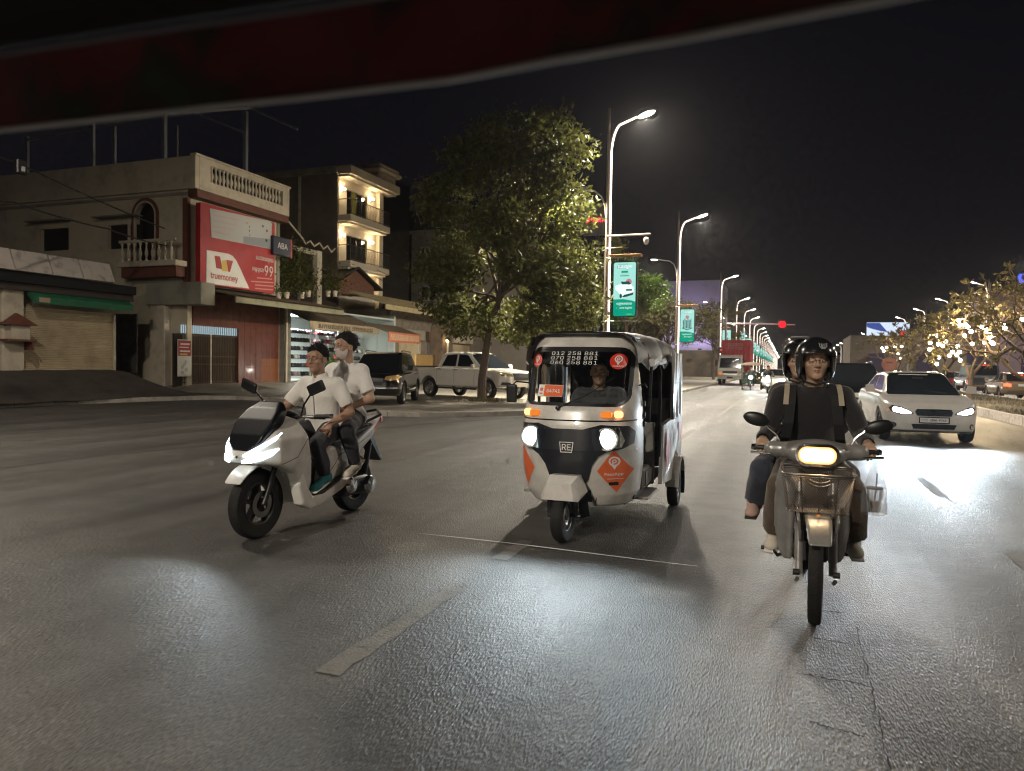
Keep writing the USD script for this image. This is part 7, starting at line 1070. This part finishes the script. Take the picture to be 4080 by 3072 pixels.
# big street tree on the corner: leaning trunk, open uneven crown
B = on_ground(1918, 1598, .14); Yt = B[1]
def loc(px, py, dy=0.): p = on_y(px, py, Yt+dy); return p-B
big = [((1780, 1080), -.8, (1.1, 1.3, .8)), ((1760, 800), .6, (1.0, 1.2, .9)), ((1900, 640), 0, (1.2, 1.3, 1.0)), ((1960, 520), .5, (.45, .5, .8)), ((2080, 560), -.5, (1.0, 1.2, .8)), ((2200, 520), .6, (.8, 1., .75)), ((2250, 610), .3, (1.0, 1.0, .5)), ((2335, 590), .6, (.35, .6, .3)), ((2120, 760), .8, (1.3, 1.4, 1.0)), ((2240, 820), .6, (1.1, 1.2, .9)), ((2000, 900), -1.2, (1.1, 1.2, .9)), ((1880, 1250), .9, (1.3, 1.2, .8)), ((2120, 1050), -1.3, (1.2, 1.1, .9)), ((2250, 1040), .6, (1.1, 1.2, 1.0)), ((2210, 1240), -.3, (1.3, 1.3, .75)), ((2030, 1290), .3, (1.3, 1.2, .4)), ((1850, 960), 1.3, (1., 1., .8)), ((2320, 1230), .9, (.6, .9, .9)), ((1760, 1210), -.2, (.7, .9, .45))]
tree('street_tree', 'big leafy street tree with a leaning trunk in front of the white pickup', B, [(0, 0, -.1), (.02, 0, .8), (.12, .1, 1.8), (.25, .1, 2.7), (.55, .2, 3.6), (.8, .2, 4.6)], [(loc(*p, dy), r) for p, dy, r in big], 22000, .23, M_leaf, 3, .17)
gr = np.random.default_rng(9); gpts = B[:2]+gr.normal(0, .35, (500, 2)); obj('tree_pit_grass', blades(gpts, .14, .16, .012, gr), M_grass, smooth=False, label='tuft of dry grass round the foot of the leaning street tree', cat='grass', kind='stuff')
# further trees behind the lamps
def round_clumps(rg, n, R, zc, H): return [((rg.normal(0, R*.45), rg.normal(0, R*.45), zc+rg.uniform(-H, H)), (R*.42*rg.uniform(.7, 1.2), R*.42, R*.36*rg.uniform(.7, 1.2))) for _ in range(n)]
rg = np.random.default_rng(17); tb_ = [(0, 0, -.1), (.05, 0, 1.2), (.1, .05, 2.4), (.1, 0, 3.6)]
TR = [('bright green tree lit by the side lamp between the first two lamps', (-8.6, 41.5), 5.6, 9, M_leaf3, 2.4, 9000), ('dusty tree behind the banner of the second lamp', (-8.2, 55), 5.0, 10, M_leaf2, 2.8, 8000), ('dark tree whose crown tops the lilac building wall', (-11.5, 66), 7.2, 9, M_leaf, 2.6, 6000), ('olive tree over the arm of the traffic light', (-7.6, 86), 6.2, 10, M_leaf2, 3.2, 8000), ('sparse tree behind the camera arm of the first lamp', (-10.2, 38), 6.6, 7, M_leaf, 1.8, 4500), ('dark tree behind the white pickup', (-14.5, 42), 4.6, 10, M_leaf, 3.0, 8000), ('low leafy tree between the pickup and the first lamp', (-11.0, 34), 3.6, 8, M_leaf, 2.2, 6500), ('far roadside tree by the red container', (-9.5, 110), 6.2, 9, M_leaf2, 3.2, 5000)]
for k, (lb_, (x, y), zc, n, m, R, nl) in enumerate(TR): tree('roadside_tree', lb_, (x, y, .14), tb_, round_clumps(rg, n, R, zc, R*.55), nl, .22, m, 50+k, .17)
fm = obj('far_trees', leaves(np.vstack([np.array((-9.5-1.5*(k % 3), 128+12*k, 4.6))+rg.normal(0, 1, (900, 3))*[1.5, 2.2, 1.2] for k in range(14)]), .5, rg), M_leaf2, smooth=False, label='far-off row of roadside trees fading along the left pavement', cat='trees', kind='stuff')
# climbers and pot plants on the shop roofs
obj('climbing_plant', leaves(np.vstack([on_x(px, py, -24.2)+rg.normal(0, 1, (520, 3))*[.3, .55, .4] for px, py in ((1140, 1070), (1185, 1060), (1150, 1120), (1225, 1125), (1170, 1010), (1330, 1120))]), .16, rg), M_leaf, smooth=False, label='dark climbing plants on the shop roof below the zigzag canopy', cat='plants', kind='stuff')
for k, px in enumerate((1110, 1142, 1203, 1228, 1307, 1335)): c = on_x(px, 1172-6*(k > 2), -23.4); pt = thing('plant_pot', f'white plant pot on the shop roof edge, {(["leftmost"]+ORD)[k]} from the left of the row' if k else 'white plant pot at the left end of the row on the shop roof', 'plant pot', c); obj('pot', lathe([(0, -.22), (.11, -.22), (.15, .1), (.13, .1), (.1, .05), (0, .05)], n=10), M_pale, pt); obj('plant', leaves(np.array([0, 0, .22])+rg.normal(0, .13, (60, 3)), .16, rg), M_leaf, pt, smooth=False)
pp = thing('palm_pot', 'bushy green pot plant standing before the helmet racks', 'pot plant', (-22.6, 33.1, .4)); obj('pot', lathe([(0, 0), (.2, 0), (.27, .5), (.24, .5), (0, .45)], n=14), M_dk, pp); obj('leaves', leaves(np.array([0, 0, .85])+rg.normal(0, .25, (380, 3)), .3, rg, .25), M_leaf3, pp, smooth=False)
# plumeria on the median: forked bare branches, leaf tufts at the tips, flowers
def plumeria(label, base, H, seed, lean=0.):
    rg = np.random.default_rng(seed); T = thing('plumeria_tree', label, 'tree', base, 0, 'plumeria trees on the median' if False else None); br = []; tips = []
    def grow(p, d, L, r, n):
        q = p+d*L; m = (p+q)/2+rg.normal(0, L*.07, 3); br.append(tube([p, m, q], [r, r*.85, r*.75], 7))
        if n == 0 or q[2] > H: tips.append((q, d)); return
        k = 3 if rg.random() < .5 else 2; a0 = rg.uniform(0, 2*PI)
        for i in range(k):
            a = a0+2*PI*i/k+rg.normal(0, .3); e = np.cross(d, [math.cos(a), math.sin(a), .3]); e /= np.linalg.norm(e); nd = d*.72+e*rg.uniform(.5, .9)+[0, 0, .16]; grow(q, nd/np.linalg.norm(nd), L*rg.uniform(.68, .92), r*.68, n-1)
    obj('trunk', tube([(0, 0, -.1), (.03, 0, .4), (lean*.4, 0, .9)], [.15, .12, .10], 9), M_bark, T); d0 = np.array([lean, 0, 1.]); d0 /= np.linalg.norm(d0)
    for i in range(3): a = 2*PI*i/3+.5; d = d0+np.array([math.cos(a), math.sin(a), 0])*.65; grow(np.array((lean*.4, 0, .9)), d/np.linalg.norm(d), 1.15*H/5.6, .075, 4)
    obj('branches', br, M_bark, T, kind='stuff'); Cs, Fl = [], []
    V, Fc = [], []
    for q, d in tips:
        for _ in range(6):
            e = rg.normal(0, 1, 3); e = e+d*.9; e[2] += .1; e /= np.linalg.norm(e); L = rg.uniform(.16, .30); s = np.cross(e, rg.normal(0, 1, 3)); s /= np.linalg.norm(s); u = np.cross(e, s); k = len(V); W = L*.17; V += [q, q+e*L*.35+s*W+u*.02, q+e*L*.7+s*W*1.05+u*.01, q+e*L-u*.03, q+e*L*.7-s*W*1.05+u*.01, q+e*L*.35-s*W+u*.02]; Fc += [(k, k+1, k+2), (k, k+2, k+3), (k, k+3, k+4), (k, k+4, k+5)]
        if rg.random() < .16: Fl.append(q+d*.12+rg.normal(0, .05, (5, 3)))
    obj('crown', trimesh.Trimesh(V, Fc, process=False), M_plum, T, smooth=False); obj('flowers', leaves(np.vstack(Fl), .13, rg, .9), M_flower, T, smooth=False, kind='stuff'); return T
plumeria('plumeria tree with a dark trunk nearest the right edge, hung with bulbs', (8.25, 31.0, .2), 6.2, 4, -.35); plumeria('leafy plumeria tree rising above the white hatchback', (7.6, 37.5, .2), 5.4, 8, .1); plumeria('plumeria tree third from the right edge on the median', (7.9, 45, .2), 5.2, 12, .0); plumeria('smaller plumeria tree hung with bulbs in front of the billboard', (7.2, 55, .2), 4.8, 15, -.1); plumeria('plumeria tree partly outside the frame at the right edge', (9.6, 29, .2), 6.8, 23, .1)
M_bulb = glow('string_bulb', (1., .80, .50), 40.); BUL = [[(222, 790), (232, 823), (272, 822), (290, 840), (313, 872), (392, 840), (418, 848), (427, 870), (552, 825), (562, 846), (690, 783)], [(12, 955), (72, 965), (102, 978), (126, 945), (213, 980), (263, 902), (320, 963), (410, 951), (447, 912), (462, 950), (475, 960)], [(8, 1003), (75, 1062), (60, 1112), (153, 1050), (175, 1022), (207, 1042), (227, 1022), (233, 1084)]]; sphere = trimesh.creation.icosphere(1, .07)
rg = np.random.default_rng(6); NM = ['upper string of warm bulbs in the plumeria at the right edge', 'middle string of warm bulbs across the plumeria crowns', 'lower string of warm bulbs above the white hatchback roof', 'string of warm bulbs in the smaller plumeria before the billboard']
BUL = [[(3700+x*.5405, 850+y*.5405) for x, y in b] for b in BUL]+[[(3100+x*.443, 900+y*.443) for x, y in ((937, 1100), (977, 1095), (950, 1125), (1080, 1147), (1105, 1190), (1052, 1087), (1113, 1085))]]
for k, b in enumerate(BUL):
    st = thing('string_light', NM[k], 'string lights'); Y0 = (31.5, 33.5, 36, 53)[k]; pts = [on_y(x, y, Y0+rg.uniform(-1.2, 1.2)) for x, y in b]
    for p in pts: obj('bulb', moved(sphere, None, p), M_bulb, st, smooth=True)
    o = sorted(pts, key=lambda p: p[0]); w = []
    for a, c in zip(o[:-1], o[1:]): w += [a+[0, 0, .07], (a+c)/2+[0, 0, .0]]
    obj('wire', tube(w+[o[-1]+[0, 0, .07]], .008, 4), M_wirec, st)
    for p in pts[1::4]: light('/World', 'SphereLight', p+[0, -.3, .1], 220, (1., .74, .42), .1)
# traffic lights
tl = thing('traffic_light', 'traffic light with a long arm over the left lanes showing red', 'traffic light'); a = on_y(2893, 1290, 76); b = on_y(3168, 1294, 76); c = on_y(3117, 1293, 76); M_red_on = glow('signal_red', (1., .004, .008), 3.)
obj('mast', tube([(a[0], 76, .1), (a[0], 76, a[2]+.7)], .1, 8), M_galv, tl); obj('arm', tube([a, (a+b)/2+[0, 0, .05], b], [.09, .07, .04], 8), M_galv, tl); obj('signal_box', bx(c[0]-.34, c[0]+.34, 75.75, 75.95, c[2]-.36, c[2]+.36, .04), M_black, tl); obj('red_lens', lathe([(0, -.1), (.24, -.06), (.30, 0)], (c[0], 75.74, c[2]), 'y', 20), M_red_on, tl); obj('signal_box', bx(a[0]+.5, a[0]+.95, 75.8, 76, a[2]-.75, a[2]-.1, .04), M_black, tl)
light(tl, 'SphereLight', (c[0], 75.3, c[2]), 160, (1., .05, .06), .15)
t2 = thing('traffic_light', 'traffic light showing red among the plumeria branches, in front of the billboard', 'traffic light'); c = on_y(3597, 1327, 63); obj('mast', tube([(c[0]+.4, 63, .1), (c[0]+.4, 63, c[2]+.4)], .07, 8), M_galv, t2); obj('signal_box', bx(c[0]-.18, c[0]+.18, 62.85, 63.05, c[2]-.65, c[2]+.2, .04), M_black, t2); obj('red_lens', lathe([(0, -.08), (.15, -.05), (.18, 0)], (c[0], 62.84, c[2]), 'y', 20), M_red_on, t2)
t3 = thing('pedestrian_signal', 'small signal box with red marks on the third lamp pole', 'signal'); c = on_y(2872, 1396, 76.4); obj('box', bx(c[0]-.28, c[0]+.28, 76.2, 76.45, c[2]-.3, c[2]+.35, .03), M_black, t3); obj('red_mark', bx(c[0]-.05, c[0]+.18, 76.15, 76.19, c[2]-.05, c[2]+.12), glow('dim_signal_red', (1., .12, .08), .5), t3)
# lit advertising boxes on the lamp poles
GA = glow('box_mint', (.42, .86, .76), .62); GB = glow('box_green', (.0, .36, .22), .62); GD = glow('box_dark_print', (.03, .13, .11), .4); GW = glow('box_white_print', (.8, .95, .9), .75); GY = glow('box_yellow_print', (.5, .75, .1), .6); GR = glow('box_pink_print', (.75, .28, .36), .5); GG = glow('box_grey_print', (.22, .45, .42), .5); M_gfr = mat('green_frame', (.0, .06, .04), .5); M_wood = mat('wood_slat', (.42, .20, .07), .6, var=.3, vscale=8, stretch=(1, 8, 8))
try: K1, K2, K3 = letters('ឈះឡាន', .3, 'NotoSansKhmer', True), letters('បញចលលយ', .3, 'NotoSansKhmer'), letters('ឌលារ ឥឡវនេះ', .3, 'NotoSansKhmer')
except Exception: K1 = K2 = K3 = letters('sign', .3)
def ad_box(label, pic, w=.92, h=2.05):
    T = thing('advert_box', label, 'advertising box', (0, 0, 0)); obj('frame', [ext(rrect(-w/2, w/2, 0, h, .1), .16, 'xz', -.08)], M_gfr, T, smooth=False); f = lambda shp, m, d, n='print': obj(n, ext(shp, .004, 'xz', -.08-d), m, T, smooth=False)
    pnl = rrect(-w/2+.055, w/2-.055, .05, h-.05, .07); f(pnl, GA, .006, 'lit_panel'); wave = Polygon([(-.5, 0), (.5, 0), (.5, h*.26), (.25, h*.30), (-.05, h*.325), (-.5, h*.32)]).intersection(pnl); f(wave, GB, .012, 'green_wave')
    f(centred(K1, 0, h*.885, w*.58), GD, .013); f(affinity.translate(centred(K1, 0, h*.885, w*.56), .01, .008), GW, .018); f(centred(K2, -.06, h*.935, w*.4), GG, .013); f(centred(K2, 0, h*.235, w*.62), GW, .018); f(centred(K3, .06, h*.165, w*.5), GW, .018); f(centred(letters('1', .1), -w*.3, h*.165, .03), GY, .018); f(centred(letters('Smart', .1), w*.2, h*.055, w*.2), GY, .018)
    f(Point(w*.17 if pic == 0 else 0, h*.63 if pic == 0 else h*.75).buffer(w*.12), GR, .016)
    if pic == 0:
        f(sbox(-.12, h*.79, .12, h*.825), GB, .014); f(sbox(-.17, h*.73, .17, h*.745), GB, .014); f(sbox(-.13, h*.765, .17, h*.770), GG, .014)
        f(Polygon([(-.34, h*.56), (-.12, h*.60), (-.06, h*.645), (.2, h*.645), (.26, h*.57), (.34, h*.53), (.34, h*.42), (.1, h*.37), (-.05, h*.36), (-.12, h*.33), (-.18, h*.42), (-.34, h*.5)]), GW, .013, 'car_picture'); f(Polygon([(-.13, h*.635), (.16, h*.64), (.24, h*.585), (-.1, h*.585)]), GD, .018, 'car_picture'); f(sbox(.06, h*.47, .28, h*.50), GD, .018, 'car_picture'); f(Polygon([(-.1, h*.36), (.0, h*.40), (.34, h*.44), (.32, h*.40), (.05, h*.36)]), GD, .018, 'car_picture'); f(affinity.scale(Point(-.13, h*.38).buffer(.07), .7, 1.2), GD, .02, 'car_picture')
    elif pic == 1:
        for k in range(8): f(sbox(-.25+.065*k, h*.42, -.20+.065*k, h*(.66+.05*((k*5) % 3)/2)), GG if k % 3 else GD, .014, 'tower_picture')
        f(Polygon([(-.32, h*.44), (0, h*.39), (.32, h*.44), (.3, h*.42), (0, h*.365), (-.3, h*.42)]), GD, .018, 'tower_picture')
    else:
        f(sbox(-.1, h*.79, .1, h*.825), GB, .014); f(Polygon([(-.2, h*.45), (-.1, h*.55), (.02, h*.52), (.08, h*.62), (.14, h*.6), (.1, h*.5), (.18, h*.42), (.1, h*.38), (-.12, h*.38)]), GD, .014, 'scooter_picture'); f(Point(.24, h*.56).buffer(.08), GR, .016)
    r = sub(T, 'timber_roof')
    for k in range(4): obj('timber_slat', bx(-w/2-.12, w/2+.13, -.2+.1*k, -.11+.1*k, h+.16+.02*(k % 2), h+.235, .008), M_wood, r)
    obj('hanger', [cyl((x, 0, h), (x, 0, h+.16), .018, 6) for x in (-w*.3,)], M_galv, T); obj('hanger', [cyl((w*.3, 0, h), (w*.3, 0, h+.16), .018, 6)], M_galv, T); obj('lower_bracket', [tube([(-w/2-.25, 0, -.12), (w/2, 0, -.12)], .02, 6)], M_galv, T); obj('upper_bracket', tube([(-w/2-.25, 0, h+.15), (w/2, 0, h+.15)], .02, 6), M_galv, T)
    return T
zb_ = on_y(2490, 1265, 26.9)[2]; zx = on_y(2490, 1150, 26.9)[0]
A0 = ad_box('lit green advertising box with a car picture on the first lamp pole', 0); A1 = ad_box('lit green advertising box with tower pictures on the second lamp pole', 1); A2 = ad_box('lit green advertising box with a scooter picture on the third lamp pole', 2)
setloc = lambda p, l: UsdGeom.Xformable(stage.GetPrimAtPath(p)).GetOrderedXformOps()[0].Set(Gf.Vec3d(*map(float, l)))
setloc(A0, (zx, 26.9, zb_)); z1_ = on_y(2737, 1365, 45.9); setloc(A1, (z1_[0], 45.9, z1_[2])); z2_ = on_y(2894, 1395, 76.9); setloc(A2, (z2_[0], 76.9, z2_[2]))
for k, y in enumerate(LAMPS_L[3:16]): dup((A0, A1, A2)[k % 3], (-5.45, y-.1, 4.1), 0, f'lit green advertising box on the {ORD[k+2]} lamp pole of the left row' if k < 6 else 'tiny lit green advertising box in the far lamp row', 'advertising boxes on the far lamps')
for k, y in enumerate(LAMPS_R[2:9]): dup((A0, A1, A2)[k % 3], (18.5, y-.1, 4.1), 0, f'lit green advertising box on the right row of lamps, {ORD[k]} from the near end', 'advertising boxes on the right lamps')
# surveillance camera arm on the first lamp
cc = thing('camera_arm', 'arm with a white dome camera fixed to the first lamp pole', 'security camera'); a = on_y(2438, 940, 26.9); b = on_y(2592, 932, 26.9); obj('arm', tube([(-6.3, 26.9, a[2]), b], .04, 7), M_pale, cc); d = on_y(2575, 952, 26.9); obj('dome', nets(lambda P: np.maximum(s_ell(P, d+[0, 0, -.05], (.10, .10, .16)), P[:, 2]-d[2]-.06), d-.25, d+.2, .02), M_signw, cc, smooth=True); obj('rod', tube([(-6.3, 26.9, a[2]-.45), (-5.7, 26.9, a[2]-.42)], .02, 5), M_galv, cc)
rsn = thing('red_neon_sign', 'red glowing sign letters seen through the top right of the big tree', 'sign'); c = on_y(2378, 870, 48); obj('neon_letters', ext(centred(khmer('លកពាន'), c[0], c[2]-.1, 1.4), .05, 'xz', 48), glow('neon_red', (1., .03, .07), 2.), rsn, smooth=False); obj('backing', bx(c[0]-.9, c[0]+1.0, 48.06, 48.2, c[2]-1.1, c[2]+1.), mat('sign_grey_back', (.2, .2, .2), .7), rsn); obj('sign_post', bx(c[0]-.1, c[0]+.1, 48.2, 48.4, 0, c[2]+.5), M_dk, rsn)
# blue and white billboard on the right
bb = thing('billboard', 'large lit blue and white billboard beyond the right row of lamps', 'billboard'); u, v = on_y(3452, 1372, 136), on_y(3625, 1284, 136); obj('lit_face', bx(u[0], v[0], 136, 136.3, u[2], v[2]), glow('billboard_white', (.62, .74, .95), .75), bb); w_, h_ = v[0]-u[0], v[2]-u[2]; obj('blue_curve', ext(Polygon([(u[0], u[2]+h_*.8), (u[0]+w_*.1, u[2]+h_*.72), (u[0]+w_*.3, u[2]+h_*.62), (u[0]+w_*.5, u[2]+h_*.55), (u[0]+w_*.3, u[2]+h_*.98), (u[0], u[2]+h_*.98)]), .02, 'xz', 135.96), glow('billboard_blue', (.05, .09, .35), .6), bb, smooth=False); obj('frame', [bx(u[0]-.2, v[0]+.2, 136.05, 136.35, a, a+.25) for a in (u[2]-.27,)]+[bx(a, a+.2, 136.05, 136.35, u[2], v[2]) for a in (u[0]-.21, v[0]+.01)], M_dk, bb, smooth=False); obj('leg', bx(u[0]+2, u[0]+2.4, 136.4, 136.8, 0, u[2]), M_dk, bb); obj('leg', bx(v[0]-2.4, v[0]-2, 136.4, 136.8, 0, u[2]), M_dk, bb)
bs = thing('blue_sign', 'small glowing blue sign cut by the right edge of the frame', 'sign'); c = on_y(4076, 1108, 70); obj('face', bx(c[0]-.3, c[0]+1.2, 70, 70.2, c[2]-.35, c[2]+.35), glow('sign_blue', (.08, .12, 1.), 1.), bs); obj('post', bx(c[0]+.8, c[0]+1, 70.25, 70.45, 0, c[2]+.3), M_dk, bs)
ng = thing('no_entry_sign', 'round back of a road sign, reddish, standing just above the hatchback roof', 'road sign'); c = on_y(3543, 1452, 40); obj('disc', lathe([(0, -.02), (.33, -.02), (.34, 0), (.33, .02), (0, .02)], c, 'y', 28), mat('sign_back_red', (.17, .06, .045), .6), ng); obj('post', tube([(c[0], 40.05, .2), (c[0], 40.05, c[2]+.1)], .03, 7), M_dk, ng); obj('clamp', bx(c[0]-.14, c[0]+.14, 39.93, 39.97, c[2]+.06, c[2]+.12), M_dk, ng)
# cables
def cable(label, pts, r=.028, sag=.06):
    P = []
    for a, b in zip(pts[:-1], pts[1:]):
        for t in np.linspace(0, 1, 10)[:-1]: P.append(np.asarray(a)*(1-t)+np.asarray(b)*t-[0, 0, 4*sag*t*(1-t)])
    obj('overhead_cable', tube(P+[np.asarray(pts[-1], float)], r, 5), M_wirec, smooth=True, label=label, cat='cable')
cable('upper black cable sloping across the cream side wall to the corner', [on_x(-60, 590, -20.5), on_x(60, 645, -21.), on_x(655, 910, -24.2)]); cable('lower black cable crossing the dark windows of the cream side wall', [on_x(-60, 780, -21), on_x(50, 805, -21.5), on_x(430, 912, -23.8), on_x(660, 978, -24.2)])
cable('pale cable sagging before the grey house', [on_x(1490, 1100, -27), on_x(1680, 1180, -24)], .02, .1); cable('second pale cable before the grey house', [on_x(1500, 1075, -27), on_x(1660, 1130, -24)], .02, .1)
jb = thing('cable_box', 'black cable junction box with white marks at the top left, on the upper cable', 'junction box'); c = on_x(82, 665, -21.); obj('box', bx(c[0]-.1, c[0]+.1, c[1]-.17, c[1]+.15, c[2]-.22, c[2]+.2, .03), M_black, jb); obj('label_plate', bx(c[0]+.1, c[0]+.11, c[1]-.05, c[1]+.06, c[2]-.14, c[2]+.0), M_signg, jb)
# ---------------------------------------------------------------- fringe of the carriage roof the picture is taken from
M_fab = usdkit.material(stage, '/World/Looks/red_floral_fringe', {'tc': ('texture_coordinate', {}), 'n': ('noise_texture', {'scale': 7., 'detail': 2.}), 'r': ('rgb_ramp', {'ramp': [(.3, (.012, .024, .011)), (.42, (.022, .011, .010)), (.5, (.085, .008, .011)), (.75, (.115, .013, .02))]}), 'p': ('principled_bsdf', {'roughness': .8, 'sheen_weight': .2})}, [('tc.object', 'n.vector'), ('n.fac', 'r.fac'), ('r.color', 'p.base_color')], surface='p.BSDF')
M_pipe = mat('grey_piping', (.38, .36, .36), .7); M_lining = mat('dark_roof_lining', (.012, .009, .009), .9); M_trim = mat('purple_grey_trim', (.10, .09, .11), .8)
cp = thing('carriage_canopy', 'dark red floral roof fringe with grey piping hanging across the top of the picture', 'canopy'); ZC = CAM_H+.34; low_px = [(-700, 590), (0, 522), (650, 450), (1200, 393), (1800, 322), (2200, 246), (2750, 152), (3500, 8), (4200, -130)]
lowp = np.array([on_ground(x, y-4, ZC) for x, y in low_px]); tt = np.linspace(0, 1, 60); s_ = np.r_[0, np.cumsum(np.linalg.norm(np.diff(lowp, axis=0), axis=1))]; s_ /= s_[-1]; Lp = np.stack([np.interp(tt, s_, lowp[:, k]) for k in range(3)], 1); d_ = np.gradient(Lp, axis=0); nrm = np.c_[-d_[:, 1], d_[:, 0]]; nrm /= np.linalg.norm(nrm, axis=1, keepdims=True); nrm *= np.sign((nrm*Lp[:, :2]).sum(1, keepdims=True))
wav = .010*np.sin(tt*40)[:, None]; Up = Lp+np.c_[-nrm*(.012), np.full(60, .105)]; Md = (Lp+Up)/2+np.c_[nrm*wav, np.zeros(60)]
V = np.vstack([Lp, Md, Up]); i = np.arange(59); f = np.vstack([np.stack([i+60*k, i+1+60*k, i+61+60*k], 1) for k in (0, 1)]+[np.stack([i+60*k, i+61+60*k, i+60+60*k], 1) for k in (0, 1)]); back = V+np.r_[np.c_[nrm, np.zeros(60)], np.c_[nrm, np.zeros(60)], np.c_[nrm, np.zeros(60)]]*.004; obj('fringe', trimesh.Trimesh(np.vstack([V, back]), np.vstack([f, f[:, ::-1]+180]), process=False), M_fab, cp, smooth=60)
obj('piping', tube(Lp, .0042, 10), M_pipe, cp, smooth=True); obj('upper_trim', tube(Up, .006, 8), M_trim, cp, smooth=True)
Bk = Up+np.c_[-nrm*2.2, np.full(60, .02)]; V = np.vstack([Up+[0, 0, .008], Bk, Up+[0, 0, .03], Bk+[0, 0, .03]]); f = np.vstack([np.stack([i, i+1, i+61], 1), np.stack([i, i+61, i+60], 1), np.stack([i+120, i+181, i+121], 1), np.stack([i+120, i+180, i+181], 1)]); obj('roof_lining', trimesh.Trimesh(V, f, process=False), M_lining, cp, smooth=False)
# ---------------------------------------------------------------- thin haze volume added to give the lamps soft halos
M_haze = usdkit.material(stage, '/World/Looks/halo_haze', {'v': ('principled_volume', {'color': (.9, .9, .92), 'density': .00028, 'anisotropy': .72})}, volume='v.volume')
obj('haze', bx(-110, 80, -70, 760, -1.2, 22.), M_haze, smooth=False, kind='stuff')
